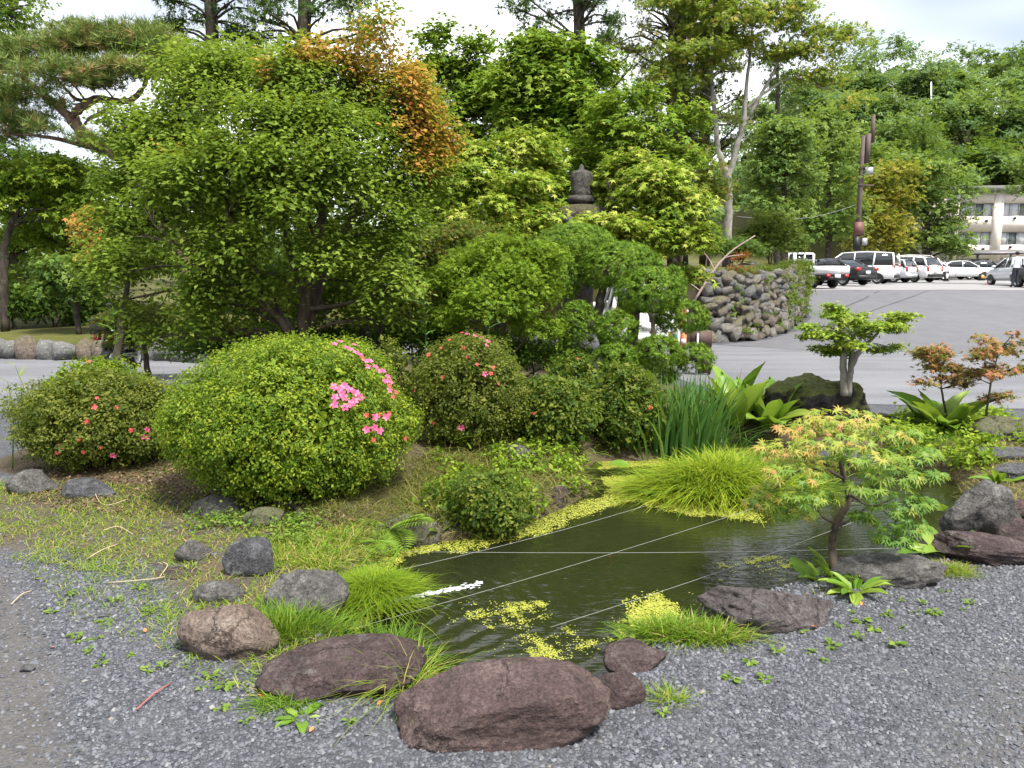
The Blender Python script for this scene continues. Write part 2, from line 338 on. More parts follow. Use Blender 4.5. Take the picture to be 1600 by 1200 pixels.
GREENS = {
 'azalea_bright': [(0, (.074, .141, .012)), (.4, (.142, .226, .015)), (.75, (.232, .300, .021)), (1, (.322, .330, .03))],
 'azalea_dark': [(0, (0.037, 0.075, 0.010)), (.45, (0.075, 0.127, 0.014)), (.8, (0.156, 0.182, 0.022)), (1, (0.220, 0.132, 0.040))],
 'azalea_olive': [(0, (0.053, 0.081, 0.010)), (.45, (0.112, 0.136, 0.016)), (.8, (0.170, 0.190, 0.030)), (1, (0.240, 0.127, 0.035))],
 'main_tree': [(0, (.082, .140, .016)), (.4, (.145, .215, .026)), (.64, (.215, .290, .040)), (.74, (.28, .25, .03)), (.86, (.46, .25, .05)), (1, (.54, .19, .075))],
 'shrub_bright': [(0, (.085, .150, .012)), (.5, (.165, .265, .020)), (1, (.28, .36, .04))],
 'shrub_dull': [(0, (0.046, 0.083, 0.012)), (.5, (0.085, 0.127, 0.016)), (.85, (0.156, 0.161, 0.024)), (1, (0.220, 0.115, 0.030))],
 'maple_yellow': [(0, (.125, .225, .020)), (.35, (.245, .35, .034)), (.7, (.36, .44, .060)), (1, (.46, .45, .10))],
 'maple_green': [(0, (.095, .18, .018)), (.5, (.18, .29, .030)), (1, (.30, .38, .055))],
 'juniper': [(0, (.048, .098, .009)), (.5, (.095, .180, .015)), (1, (.16, .25, .024))],
 'pine': [(0, (.085, .130, .030)), (.5, (.13, .19, .045)), (.9, (.20, .24, .07)), (1, (.24, .16, .06))],
 'cedar': [(0, (0.024, 0.054, 0.014)), (.5, (0.042, 0.086, 0.020)), (1, (0.072, 0.120, 0.028))],
 'larch': [(0, (.070, .085, .030)), (.5, (.11, .13, .042)), (1, (.18, .17, .055))],
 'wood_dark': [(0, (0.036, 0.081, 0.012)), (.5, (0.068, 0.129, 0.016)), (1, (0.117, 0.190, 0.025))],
 'wood_mid': [(0, (0.051, 0.106, 0.018)), (.5, (0.089, 0.161, 0.028)), (1, (0.149, 0.218, 0.042))],
 'hill_haze_green': [(0, (.062, .115, .036)), (.5, (.098, .170, .052)), (1, (.150, .225, .072))],  # distance haze painted into the leaf colour: lighter and bluer green
 'hill_fresh': [(0, (.080, .140, .032)), (.5, (.135, .215, .046)), (1, (.20, .28, .07))],
 'bamboo_yellow': [(0, (.17, .18, .022)), (.5, (.28, .26, .034)), (1, (.38, .32, .055))],
 'tall_tree': [(0, (.115, .180, .024)), (.5, (.195, .270, .036)), (.85, (.29, .33, .045)), (1, (.38, .31, .045))],
 'iris': [(0, (0.036, 0.110, 0.022)), (.6, (0.070, 0.173, 0.036)), (1, (0.120, 0.231, 0.060))],
 'sedge': [(0, (.07, .15, .010)), (.5, (.19, .29, .014)), (1, (.36, .40, .03))],
 'grass': [(0, (.055, .125, .012)), (.5, (.12, .22, .016)), (.85, (.24, .30, .03)), (1, (.42, .34, .13))],
 'dry_grass': [(0, (.10, .12, .022)), (.35, (.20, .19, .05)), (.7, (.34, .27, .12)), (1, (.46, .38, .22))],
 'fern': [(0, (.09, .19, .014)), (1, (.23, .34, .04))],
 'weed': [(0, (.08, .16, .016)), (1, (.2, .28, .05))],
 'orange_maple': [(0, (.17, .19, .04)), (.4, (.32, .20, .07)), (1, (.42, .17, .10))],
 'front_maple': [(0, (.085, .19, .020)), (.4, (.17, .27, .028)), (.65, (.31, .34, .045)), (.85, (.42, .31, .075)), (1, (.46, .22, .09))],
 'duckweed': [(0, (.20, .24, .022)), (.6, (.34, .36, .05)), (1, (.44, .44, .11))],
 'ivy_red': [(0, (.16, .04, .025)), (.5, (.28, .05, .03)), (1, (.14, .16, .03))],
}
LM = {k: leaf_mat(k, v, trans=(.18 if k in ('juniper', 'cedar', 'pine', 'duckweed') else .40),
                  spec=(.12 if k in ('juniper', 'pine', 'cedar', 'hill_haze_green', 'hill_fresh', 'larch', 'main_tree', 'maple_green', 'shrub_bright', 'wood_dark') else .22),
                  rough=.6) for k, v in GREENS.items()}
LM['broad'] = leaf_mat('broad', [(0, (.085, .18, .016)), (.5, (.14, .26, .024)), (1, (.27, .37, .06))], .38, .42, .3, objrand=True)
LM['front_maple_obj'] = leaf_mat('front_maple_obj', GREENS['front_maple'], .4, .5, .35)
BARK = bark('bark_grey_brown', (.035, .027, .020), (.115, .092, .070))
BARK_PALE = bark('bark_pale', (.13, .12, .105), (.30, .285, .25), 9, (1, 1, .5), .35)
BARK_PINE = bark('bark_pine', (.06, .040, .028), (.20, .135, .095), 10)
BARK_DARK = bark('bark_dark', (.022, .018, .014), (.07, .058, .046))
TWIG = plain('twig', (.11, .075, .05), .9, .1)
DRYTWIG = plain('dry_twig', (.38, .31, .22), .9, .1)
PETAL_PINK = leaf_mat('petal_pink', [(0, (.55, .05, .17)), (.5, (.72, .10, .27)), (1, (.80, .24, .40))], .3, .6, .2)
PETAL_RED = leaf_mat('petal_red', [(0, (.50, .035, .05)), (.5, (.66, .07, .085)), (1, (.74, .15, .15))], .3, .6, .2)
ROCK_PURPLE = rockmat('rock_purple', (.055, .034, .032), (.122, .078, .072), (.205, .150, .138), (.30, .26, .22), .75, .62, 1.3, band=(1, 1, 2.2))
ROCK_PURPLE2 = rockmat('rock_purple_dark', (.040, .027, .027), (.095, .060, .058), (.19, .15, .145), (.27, .25, .24), .6, .55, 4.1, band=(1, 1, 2.5))
ROCK_GREYPURPLE = rockmat('rock_grey_purple', (.040, .034, .034), (.105, .088, .086), (.22, .20, .195), (.36, .34, .33), .7, .6, 8.4, band=(1, 1, 1.8))
ROCK_TAN = rockmat('rock_tan', (.10, .062, .048), (.215, .155, .125), (.33, .28, .235), (.40, .38, .33), .5, .85, 7.7)
ROCK_GREY = rockmat('rock_grey', (.050, .048, .046), (.13, .125, .118), (.26, .25, .235), (.38, .37, .34), .6, .8, 2.9)
ROCK_BLUE = rockmat('rock_blue_grey', (.045, .046, .052), (.11, .112, .122), (.22, .22, .23), (.32, .32, .31), .6, .75, 5.5)
ROCK_MOSS = rockmat('rock_mossy', (.016, .015, .015), (.042, .040, .038), (.10, .095, .085), (.2, .2, .16), .4, .9, 9.1, moss=.95)
ROCK_LIGHTMOSS = rockmat('rock_light_moss', (.06, .055, .048), (.14, .13, .11), (.25, .235, .2), (.36, .35, .3), .6, .85, 3.3, moss=.5)
LANTERN = rockmat('lantern_stone', (.05, .045, .042), (.115, .105, .098), (.2, .185, .17), (.27, .26, .2), .5, .9, 6.1)
LANTERN_MOSS = rockmat('lantern_moss', (.055, .040, .034), (.11, .085, .070), (.17, .14, .12), (.25, .25, .2), .4, .9, 6.6, moss=.3)
STONES = [rockmat('wall_stone_'+n, *[tuple(1.75*q for q in k) for k in c], (.55, .53, .46), .65, .9, sd, moss=ms) for n, c, sd, ms in [
    ('grey', ((.08, .074, .064), (.175, .162, .142), (.30, .28, .25)), 1.1, 0.0), ('blue', ((.07, .07, .068), (.15, .152, .148), (.27, .27, .26)), 2.2, 0.0),
    ('tan', ((.09, .075, .055), (.18, .155, .12), (.28, .25, .2)), 3.4, .45), ('brown', ((.07, .05, .04), (.14, .11, .09), (.22, .19, .16)), 5.2, .35)]]

def ground_material():
    m, t, b = newmat('ground_gravel')
    big = tex(t, 'Noise', .55, detail=5, rough=.6); mid = tex(t, 'Noise', 3.2, detail=5, rough=.65); fine = tex(t, 'Noise', 55, detail=4, rough=.7)
    vo = tex(t, 'Voronoi', 52); vd = tex(t, 'Voronoi', 52, feature='DISTANCE_TO_EDGE')
    sx = t.nodes.new('ShaderNodeSeparateColor'); t.links.new(vo.outputs['Color'], sx.inputs[0])
    grav = ramp(t, [(0, (.036, .039, .047)), (.5, (.074, .079, .092)), (.9, (.108, .114, .130)), (1, (.15, .15, .152))], sx.outputs[0]).outputs[0]
    grav = mixcol(t, ramp(t, [(0, (.0, 0, 0)), (.14, (1, 1, 1))], vd.outputs[0]).outputs[0], (.026, .027, .030), grav)
    grav = mixcol(t, ramp(t, [(.42, (0, 0, 0)), (.66, (.45, .45, .45))], mid.outputs[0]).outputs[0], grav, (.10, .10, .106))
    dirt = mixcol(t, .6, ramp(t, [(.3, (.055, .052, .050)), (.7, (.105, .098, .094))], mid.outputs[0]).outputs[0], ramp(t, [(.3, (.040, .039, .039)), (.7, (.12, .115, .112))], fine.outputs[0]).outputs[0])
    soil = mixcol(t, .5, ramp(t, [(.3, (.035, .026, .018)), (.7, (.115, .085, .052))], mid.outputs[0]).outputs[0], ramp(t, [(.3, (.022, .018, .013)), (.6, (.10, .075, .045)), (.8, (.21, .165, .09))], fine.outputs[0]).outputs[0])
    moss = mixcol(t, .5, ramp(t, [(.3, (.035, .045, .010)), (.7, (.085, .070, .022))], mid.outputs[0]).outputs[0], ramp(t, [(.3, (.030, .045, .010)), (.7, (.16, .16, .03))], fine.outputs[0]).outputs[0])
    def edge(a): return ramp(t, [(.38, (0, 0, 0)), (.62, (1, 1, 1))], math_(t, 'ADD', math_(t, 'MULTIPLY', attr(t, a), .72), math_(t, 'MULTIPLY', mid.outputs[0], .28))).outputs[0]
    c = mixcol(t, edge('dirt'), grav, dirt); c = mixcol(t, edge('soil'), c, soil); c = mixcol(t, edge('moss'), c, moss)
    t.links.new(c, b.inputs['Base Color']); b.inputs['Roughness'].default_value = .85; b.inputs['Specular IOR Level'].default_value = .25
    bp = bump(t, b, vd.outputs[0], .6, .02); bump(t, b, fine.outputs[0], .4, .02, bp); return m
M_GROUND = ground_material()
def gravel_far(name, a, bcol, sc=30):
    m, t, b = newmat(name); n = tex(t, 'Noise', sc, detail=5, rough=.8); n2 = tex(t, 'Noise', .4, detail=5, stretch=(1, 3, 1))
    c = ramp(t, [(.32, a), (.68, bcol)], n.outputs[0]).outputs[0]; c = mixcol(t, .5, c, ramp(t, [(.3, a), (.7, bcol)], n2.outputs[0]).outputs[0])
    t.links.new(c, b.inputs['Base Color']); b.inputs['Roughness'].default_value = .9; b.inputs['Specular IOR Level'].default_value = .2; bump(t, b, n.outputs[0], .5, .02); return m
M_LANE = gravel_far('lane_gravel', (.085, .087, .097), (.19, .194, .21), 38)
M_PARK = gravel_far('parking_gravel', (.16, .158, .16), (.27, .266, .265), 14)
def asphalt():
    m, t, b = newmat('asphalt'); n = tex(t, 'Noise', 90, detail=3); n2 = tex(t, 'Noise', .5, detail=6, rough=.6, stretch=(1, .35, 1)); n3 = tex(t, 'Noise', 2.0, detail=6)
    c = ramp(t, [(.3, (.070, .071, .080)), (.7, (.110, .111, .124))], n2.outputs[0]).outputs[0]
    c = mixcol(t, .35, c, ramp(t, [(.3, (.05, .05, .056)), (.7, (.15, .15, .162))], n.outputs[0]).outputs[0])
    c = mixcol(t, .3, c, ramp(t, [(.35, (.068, .068, .074)), (.65, (.12, .12, .13))], n3.outputs[0]).outputs[0])
    t.links.new(c, b.inputs['Base Color']); b.inputs['Roughness'].default_value = .8; bump(t, b, n.outputs[0], .25, .01); return m
M_ASPH = asphalt()
def water():
    m, t, b = newmat('pond_water'); o = t.nodes['Material Output']
    n = tex(t, 'Noise', 7, detail=3, rough=.5, stretch=(.55, 1.9, 1)); n2 = tex(t, 'Noise', 26, detail=2, stretch=(.5, 1.7, 1))
    # rings spreading from the water jet
    c = t.nodes.new('ShaderNodeTexCoord'); mp = t.nodes.new('ShaderNodeMapping'); mp.inputs['Location'].default_value = [-v for v in JET]
    t.links.new(c.outputs['Object'], mp.inputs[0]); wv = t.nodes.new('ShaderNodeTexWave'); wv.wave_type = 'RINGS'; wv.rings_direction = 'SPHERICAL'
    t.links.new(mp.outputs[0], wv.inputs['Vector']); wv.inputs['Scale'].default_value = 2.6; wv.inputs['Distortion'].default_value = 6; wv.inputs['Detail'].default_value = 3; wv.inputs['Detail Scale'].default_value = 1.6
    ln = t.nodes.new('ShaderNodeVectorMath'); ln.operation = 'LENGTH'; t.links.new(mp.outputs[0], ln.inputs[0])
    fo = ramp(t, [(0, (1, 1, 1)), (.35, (.25, .25, .25)), (.8, (.0, .0, .0))], math_(t, 'MULTIPLY', ln.outputs['Value'], .4)).outputs[0]
    h = math_(t, 'ADD', math_(t, 'MULTIPLY', math_(t, 'MULTIPLY', wv.outputs['Fac'], fo), 1.0), math_(t, 'ADD', math_(t, 'MULTIPLY', n.outputs[0], .55), math_(t, 'MULTIPLY', n2.outputs[0], .18)))
    bp = t.nodes.new('ShaderNodeBump'); bp.inputs['Strength'].default_value = .22; bp.inputs['Distance'].default_value = .03; t.links.new(h, bp.inputs['Height'])
    gl = t.nodes.new('ShaderNodeBsdfGlossy'); gl.inputs['Roughness'].default_value = .03; gl.inputs['Color'].default_value = (1, 1, 1, 1)
    df = t.nodes.new('ShaderNodeBsdfDiffuse'); df.inputs['Color'].default_value = (.022, .027, .010, 1)
    tr = t.nodes.new('ShaderNodeBsdfTransparent'); tr.inputs['Color'].default_value = (.22, .29, .14, 1)
    mx = t.nodes.new('ShaderNodeMixShader'); mx.inputs[0].default_value = .45; t.links.new(df.outputs[0], mx.inputs[1]); t.links.new(tr.outputs[0], mx.inputs[2])
    fr = t.nodes.new('ShaderNodeFresnel'); fr.inputs['IOR'].default_value = 1.33
    for k in (gl, fr): t.links.new(bp.outputs[0], k.inputs['Normal'])
    m2 = t.nodes.new('ShaderNodeMixShader'); t.links.new(fr.outputs[0], m2.inputs[0]); t.links.new(mx.outputs[0], m2.inputs[1]); t.links.new(gl.outputs[0], m2.inputs[2])
    t.links.new(m2.outputs[0], o.inputs['Surface']); return m
PAINT = {k: plain('paint_'+k, c, .28, .4, m, .15) for k, c, m in [('white', (.78, .78, .78), 0), ('pearl', (.72, .73, .74), 0), ('silver', (.55, .57, .60), .3), ('black', (.008, .008, .009), 0), ('grey', (.12, .14, .17), .3)]}
M_GLASS = plain('car_glass', (.018, .022, .024), .06, .6)
M_TYRE = plain('tyre', (.018, .018, .018), .85)
M_RIM = plain('rim', (.42, .43, .44), .35, .5, .7)
M_BLACK = plain('black_plastic', (.016, .016, .017), .55)
M_RED = plain('tail_lamp', (.40, .015, .02), .25, .5)
M_LAMP = plain('head_lamp', (.55, .58, .6), .15, .6)
M_WHITE = plain('white_paint', (.78, .78, .77), .5)
M_AMBER = plain('amber', (.75, .32, .04), .4)
M_CONE = plain('cone_red', (.72, .08, .05), .5)
M_STEEL = plain('galvanised', (.33, .34, .35), .5, .5, .5, var=.15)
# ------------------------------------------------------------------ lie of the land
WATER_Z = -0.13
POND_PX = [(520, 975), (560, 1025), (620, 1062), (700, 1090), (800, 1100), (890, 1095), (955, 1080), (985, 1035), (1010, 1002), (1090, 985), (1140, 955), (1230, 930),
           (1320, 905), (1420, 880), (1475, 845), (1500, 800), (1500, 760), (1470, 738), (1400, 728), (1320, 722), (1270, 712), (1215, 700), (1160, 694), (1090, 700), (1040, 716), (1000, 722),
           (930, 722), (905, 745), (925, 770), (880, 796), (800, 832), (720, 846), (650, 852), (600, 868), (575, 905), (540, 940)]
POND = np.array([G(x, y, WATER_Z)[:2] for x, y in POND_PX])
JET = G(615, 941, WATER_Z)
M_WATER = water()
WALL = np.array([(2.6, 19.7), (4.0, 19.9), (5.3, 20.2), (6.6, 20.9), (8.0, 22.6), (9.3, 25.0), (10.0, 27.4), (9.8, 31.0), (9.0, 36.0)])
TERRACE = np.concatenate([WALL, [(14, 46), (20, 62), (24, 75), (-30, 75), (-12, 30), (0, 21.5)]])
LEFT_BED = np.array([(-40, 16.4), (-12.0, 16.3), (-9.3, 15.9), (-7.2, 15.8), (-5.6, 15.0), (-4.9, 15.4), (-4.6, 22), (-6, 40), (-60, 60), (-60, 20)])
ISLAND = np.array([(-4.7, 6.5), (-3.2, 5.75), (-2.0, 5.35), (-1.5, 4.8), (-1.0, 4.4), (-.6, 5.5), (.4, 6.0), (1.0, 6.8), (1.5, 8.0), (2.4, 8.2), (3.6, 8.0), (3.0, 10.0), (2.6, 11.5), (2.2, 14.5), (2.2, 18.5), (-1, 19.5), (-3.6, 14.0), (-4.0, 11.0), (-4.6, 8.9)])
RIGHT_BED = np.array([(1.2, 3.62), (2.2, 3.95), (3.0, 4.25), (4.6, 4.3), (6.5, 5.2), (7.0, 7.6), (6.2, 8.9), (4.2, 9.2), (3.2, 9.9), (2.0, 9.6), (1.6, 8.4), (2.4, 7.4), (4.0, 6.6), (3.6, 5.2), (2.6, 4.4)])
GRASS_L = np.array([G(x, y)[:2] for x, y in [(-160, 760), (60, 752), (270, 765), (420, 812), (560, 868), (600, 905), (560, 965), (640, 1015), (560, 1075), (430, 1100), (330, 1065), (240, 985), (200, 905), (60, 880), (-200, 860)]])
DIRT_L = np.array([G(x, y)[:2] for x, y in [(-400, 860), (20, 890), (60, 960), (90, 1060), (110, 1200), (110, 1400), (-900, 1400)]])
DIRT_R = np.array([G(x, y)[:2] for x, y in [(1420, 1040), (1500, 1010), (1800, 1000), (1900, 1300), (1400, 1300), (1340, 1130)]])
def road_z(y):
    y = np.asarray(y, float); a = np.clip(y-19.3, 0, None)
    z = np.where(y < 35, .078*a*smooth(-1, 5, a), .078*15.7+.019*(y-35)); return np.where(y > 70, .078*15.7+.019*35, z)
def H(x, y):
    x = np.asarray(x, float); y = np.asarray(y, float)
    z = .012*wob(x, y, 1.3)
    z = z+road_z(y)*smooth(-6, 0, x*1.0-0.0*y)*smooth(17, 19.5, y)
    z = z+smooth(72, 130, y)*(20*smooth(10, 60, x)+6)*1.0
    st = sdpoly(x, y, TERRACE); z = np.maximum(z, np.where(st < 0, (2.0+.03*(y-22))*smooth(-.2, -.6, st)-9*(st > -.15), -9))
    sl = sdpoly(x, y, LEFT_BED); z = np.where(sl < -.18, np.maximum(z, .42+.06*np.clip(-sl-.18, 0, 8)+.05*wob(x, y, .9)), z)
    si = sdpoly(x, y, ISLAND); z = z+.16*smooth(.1, -1.2, si)*(1+.4*wob(x, y, 1.5))
    sr = sdpoly(x, y, RIGHT_BED); z = z+.06*smooth(.05, -.5, sr)
    sp = sdpoly(x, y, POND); return np.where(sp < .14, np.minimum(z, (z*0+1)*(.02-(.14-sp)*1.15)*1.0), z)*1.0-np.clip(-sp-.3, 0, 1)*0.0+np.where(sp < -.35, np.clip(.35+sp, -.3, 0)*-.9, 0)
def axis(segs):
    o = [np.arange(a, b, s) for a, b, s in segs]; return np.concatenate(o+[[segs[-1][1]]])
gx = axis([(-700, -60, 40), (-60, -14, 2), (-14, -6.5, .35), (-6.5, 6.5, .08), (6.5, 14, .3), (14, 60, 1.5), (60, 700, 40)])
gy = axis([(-60, 0, 8), (0, 1.8, .3), (1.8, 9.6, .075), (9.6, 32, .25), (32, 130, 2.5), (130, 900, 55)])
X, Y = np.meshgrid(gx, gy); Z = H(X, Y)
def Hs_(x, y):
    i = int(np.clip(np.searchsorted(gx, x)-1, 0, len(gx)-2)); j = int(np.clip(np.searchsorted(gy, y)-1, 0, len(gy)-2)); u = (x-gx[i])/(gx[i+1]-gx[i]); v = (y-gy[j])/(gy[j+1]-gy[j])
    return float(Z[j, i]*(1-u)*(1-v)+Z[j, i+1]*u*(1-v)+Z[j+1, i]*(1-u)*v+Z[j+1, i+1]*u*v)
Hs = Hs_
_tt = np.concatenate([np.arange(1.5, 12, .01), np.arange(12, 90, .1)])
def on(px, py, dz=0.0):
    """first point of the land seen at a pixel"""
    d = ray(px, py); x = d[0]*_tt; y = d[1]*_tt; z = CAM_H+d[2]*_tt; i = np.clip(np.searchsorted(gx, x)-1, 0, len(gx)-1); j = np.clip(np.searchsorted(gy, y)-1, 0, len(gy)-1)
    h = np.maximum(Z[j, i], WATER_Z-.02); k = int(np.argmax(z < h)); return np.array((x[k], y[k], max(Hs(x[k], y[k]), WATER_Z-.02)+dz))
def land(x, y, dz=0.0): return np.array((x, y, Hs(x, y)+dz))
ny, nx = X.shape; ii = (np.arange(ny-1)[:, None]*nx+np.arange(nx-1)[None]).ravel()
F = np.concatenate([np.stack([ii, ii+1, ii+nx+1], 1), np.stack([ii, ii+nx+1, ii+nx], 1)])
gme = mesh_np('ground', np.stack([X.ravel(), Y.ravel(), Z.ravel()], 1), F, smooth=True)
sdI, sdR, sdG, sdP = [sdpoly(X, Y, q).ravel() for q in (ISLAND, RIGHT_BED, GRASS_L, POND)]
soilv = np.maximum.reduce([smooth(.1, -.12, sdI), smooth(.08, -.1, sdR), .62*smooth(.15, -.35, sdG), smooth(.10, .0, sdP), smooth(.6,.4,sdP)*(Y.ravel()>4.6)*(X.ravel()>-1.6)])
far = ((Y.ravel() > 70) | (sdpoly(X, Y, TERRACE).ravel() < -.1)).astype(float); soilv = np.maximum(soilv, far)
mossv = np.maximum(np.where(sdpoly(X, Y, LEFT_BED).ravel() < -.1, 1.0, 0.0), .55*smooth(.1, -.5, sdI)*(wob(X.ravel(), Y.ravel(), 2.2) > .1))
mossv = np.maximum(mossv, far*.6)
dirtv = np.maximum(smooth(.25, -.25, sdpoly(X, Y, DIRT_L).ravel()), .55*smooth(.3, -.5, sdpoly(X, Y, DIRT_R).ravel()))
for nm, v in (('soil', soilv), ('moss', mossv), ('dirt', dirtv)):
    a = gme.attributes.new(nm, 'FLOAT', 'POINT'); a.data.foreach_set('value', v.astype(np.float32))
tag(ob('ground', gme, M_GROUND), kind='structure')

def sheet(name, poly, mat, dz, step, kind='structure'):
    poly = np.asarray(poly, float); lo = poly.min(0); hi = poly.max(0)
    import bmesh
    bm = bmesh.new(); vs_ = [bm.verts.new((p[0], p[1], 0)) for p in poly]; bm.faces.new(vs_)
    for ax in (0, 1):
        for v in np.arange(lo[ax]+step, hi[ax], step):
            no = (1, 0, 0) if ax == 0 else (0, 1, 0); co = (v, 0, 0) if ax == 0 else (0, v, 0)
            bmesh.ops.bisect_plane(bm, geom=bm.verts[:]+bm.edges[:]+bm.faces[:], plane_co=co, plane_no=no)
    bmesh.ops.triangulate(bm, faces=bm.faces[:])
    xs = np.array([v.co.x for v in bm.verts]); ys = np.array([v.co.y for v in bm.verts]); zs = H(xs, ys)+dz
    for v, z in zip(bm.verts, zs): v.co.z = z
    bm.normal_update(); me = bpy.data.meshes.new(name); bm.to_mesh(me); bm.free()
    for p in me.polygons: p.use_smooth = True
    return tag(ob(name, me, mat), kind=kind)
# the gravel lane running behind the pond, the asphalt drive, the car park
sheet('gravel_lane', [(-60, 9.0), (-9, 9.3), (-6.0, 9.4), (-5.3, 9.8), (-4.3, 11.4), (-3.8, 14.2), (-1.1, 19.4), (2.4, 18.6), (2.5, 14.5), (2.9, 11.6), (3.3, 10.3), (6, 9.6), (30, 9.6), (60, 15.5), (40, 15.0), (20, 15.8), (10, 17.0), (6.6, 18.2), (5.2, 19.5), (2.4, 19.3), (-1.5, 20.4), (-4.6, 19.5), (-4.8, 14.8), (-5.6, 14.75), (-7.2, 15.55), (-9.3, 15.7), (-12, 16.0), (-60, 16.2)], M_LANE, .006, .5)
sheet('road', [(5.25, 19.5), (6.6, 18.2), (10, 17.0), (20, 15.8), (40, 15.0), (60, 15.5), (60, 35), (30, 34.6), (17, 34.8), (9.9, 34.4), (10.1, 30), (10.4, 27.4), (9.6, 24.7), (8.3, 22.3), (6.8, 20.6)], M_ASPH, .010, .6)
sheet('parking_lot', [(9.9, 34.5), (17, 34.9), (30, 34.7), (60, 35.1), (70, 72), (23, 72), (15, 50)], M_PARK, .010, 1.2)
# tyre marks and seams on the drive
def strip(name, p0, p1, w, mat, dz):
    p0 = np.array(p0); p1 = np.array(p1); n = 24; d = unit((p1-p0)[None])[0]; s = np.array((-d[1], d[0]))*w/2; m = MB(); V = []; 
    for t in np.linspace(0, 1, n):
        c = p0+(p1-p0)*t+s*.6*math.sin(9*t); 
        for sg in (1, -1): q = c+s*sg; V.append((q[0], q[1], Hs(q[0], q[1])+dz))
    m.add(V, [f for i in range(n-1) for f in ((2*i, 2*i+1, 2*i+3), (2*i, 2*i+3, 2*i+2))]); return m
M_SEAM = plain('asphalt_seam', (.045, .045, .05), .8)
for a, b_, w in [((10.8, 26.0), (16.5, 34.6), .09), ((12.3, 26.5), (18.6, 34.5), .06), ((15.0, 18.5), (30, 30.0), .07), ((19, 19.2), (27, 24.0), .05)]:
    tag(strip('seam', a, b_, w, M_SEAM, .016).build('road_seam', M_SEAM), kind='structure')

# the pond
wp = np.array(POND); cen = wp.mean(0); wp2 = wp+unit(wp-cen)*.12
import bmesh as _bm
bm = _bm.new(); vv = [bm.verts.new((p[0], p[1], WATER_Z)) for p in wp2]; bm.faces.new(vv); _bm.ops.triangulate(bm, faces=bm.faces[:])
me = bpy.data.meshes.new('water'); bm.to_mesh(me); bm.free(); tag(ob('water', me, M_WATER), kind='structure')
# ------------------------------------------------------------------ rocks
_ico = {}
def ico(n):
    if n not in _ico:
        import bmesh
        bm = bmesh.new(); bmesh.ops.create_icosphere(bm, subdivisions=n, radius=1); bm.verts.ensure_lookup_table()
        _ico[n] = (np.array([v.co[:] for v in bm.verts]), np.array([[v.index for v in f.verts] for f in bm.faces])); bm.free()
    return _ico[n]
def rock_verts(seed, dims, sub=4, cuts=9, depth=(.55, .9), rough=.10, fine=.025, top=None, ridge=0.0):
    r = rng(seed); V, Fc = ico(sub); V = V.copy()
    for _ in range(cuts):
        n = unit(r.normal(size=(1, 3)))[0]; h = r.uniform(*depth); d = V@n; V = V-np.clip(d-h, 0, None)[:, None]*n*.94
    if top is not None: V[:, 2] = np.where(V[:, 2] > top, top+(V[:, 2]-top)*.25, V[:, 2])
    o = Vector(r.uniform(-50, 50, 3)); N = unit(V); disp = np.zeros(len(V))
    for i, v in enumerate(V):
        p = Vector(v); q = p*1.6+o
        disp[i] = rough*mnoise.fractal(q, .9, 2.1, 4)+fine*mnoise.ridged_multi_fractal(p*4.5+o, 1.0, 2.2, 3, 1.0, 2.0)-ridge*abs(mnoise.noise(Vector((p.x*1.2, p.y*1.2, p.z*5))+o))
    V = V+N*disp[:, None]; return V*np.asarray(dims), Fc
def rock(px, py, w, h, mat, label, seed, dep=.8, rot=0.0, tilt=(0, 0), sink=.25, sub=4, cuts=9, top=None, rough=.10, fine=.025, ridge=0.0, name='rock', z=None, depth=(.55, .9), group=None):
    """bottom-centre pixel, width and height in pixels"""
    b = on(px, py) if z is None else G(px, py, z); s = b[1]/FPX/.97
    dims = (w*s/2*1.14, w*s/2*dep, h*s/(1-sink)/1.75*.74)
    V, Fc = rock_verts(seed, dims, sub, cuts, depth, rough, fine, top, ridge)
    o = ob(name, mesh_np(name, V, Fc, smooth=True), mat); hh = dims[2]
    o.location = (b[0], b[1]+dims[1]*.8, b[2]+hh*(1-2*sink*1.25)); o.rotation_euler = (tilt[0], tilt[1], rot)
    return tag(o, label, 'rock', group)
rock(778, 1180, 324, 140, ROCK_PURPLE, 'big rounded reddish purple boulder at the front edge of the gravel', 311, .62, .1, (0, -.08), .27, 5, 6, rough=.12, ridge=.05, depth=(.62, .88))
rock(525, 1098, 245, 100, ROCK_PURPLE2, 'flat dark purple slab leaning into the pond, left of the biggest boulder', 22, .75, .25, (0, -.06), .25, 5, 10, top=.25, ridge=.07)
rock(345, 1030, 152, 88, ROCK_TAN, 'smooth tan brown boulder on the gravel at the left shore', 31, .7, -.25, (0, .12), .22, 5, 6, rough=.07, fine=.012, depth=(.7, .95))
rock(470, 962, 110, 78, ROCK_GREY, 'craggy grey boulder at the water edge behind the tall grass', 42, .9, .3, (0, .05), .22, 4, 10, rough=.16, fine=.05)
rock(386, 902, 72, 72, ROCK_BLUE, 'upright blue grey stone standing in the grass of the left shore', 51, .7, .2, (0, .15), .2, 4, 9, rough=.12, fine=.04)
rock(296, 878, 48, 38, ROCK_GREY, 'small pale grey stone with dark stripe lying in dry grass', 61, .7, .6, (0, .3), .2, 4, 8)
rock(266, 905, 66, 20, ROCK_PURPLE2, 'flat dark stone sunk in the grass left of the blue grey stone', 62, .8, .2, (0, 0), .5, 4, 7, top=.4)
rock(340, 945, 95, 40, ROCK_GREY, 'low weathered stone half buried behind the tan boulder', 63, .7, .1, (0, .1), .5, 4, 9, rough=.15)
rock(540, 918, 60, 38, ROCK_LIGHTMOSS, 'small mossy stone beside the bright green shore grass', 64, .8, .1, (0, .1), .3, 4, 8)
rock(328, 812, 74, 40, ROCK_GREY, 'rounded grey stone at the foot of the big clipped azalea', 65, .8, 0, (0, .05), .25, 4, 5, rough=.06, depth=(.7, .95))
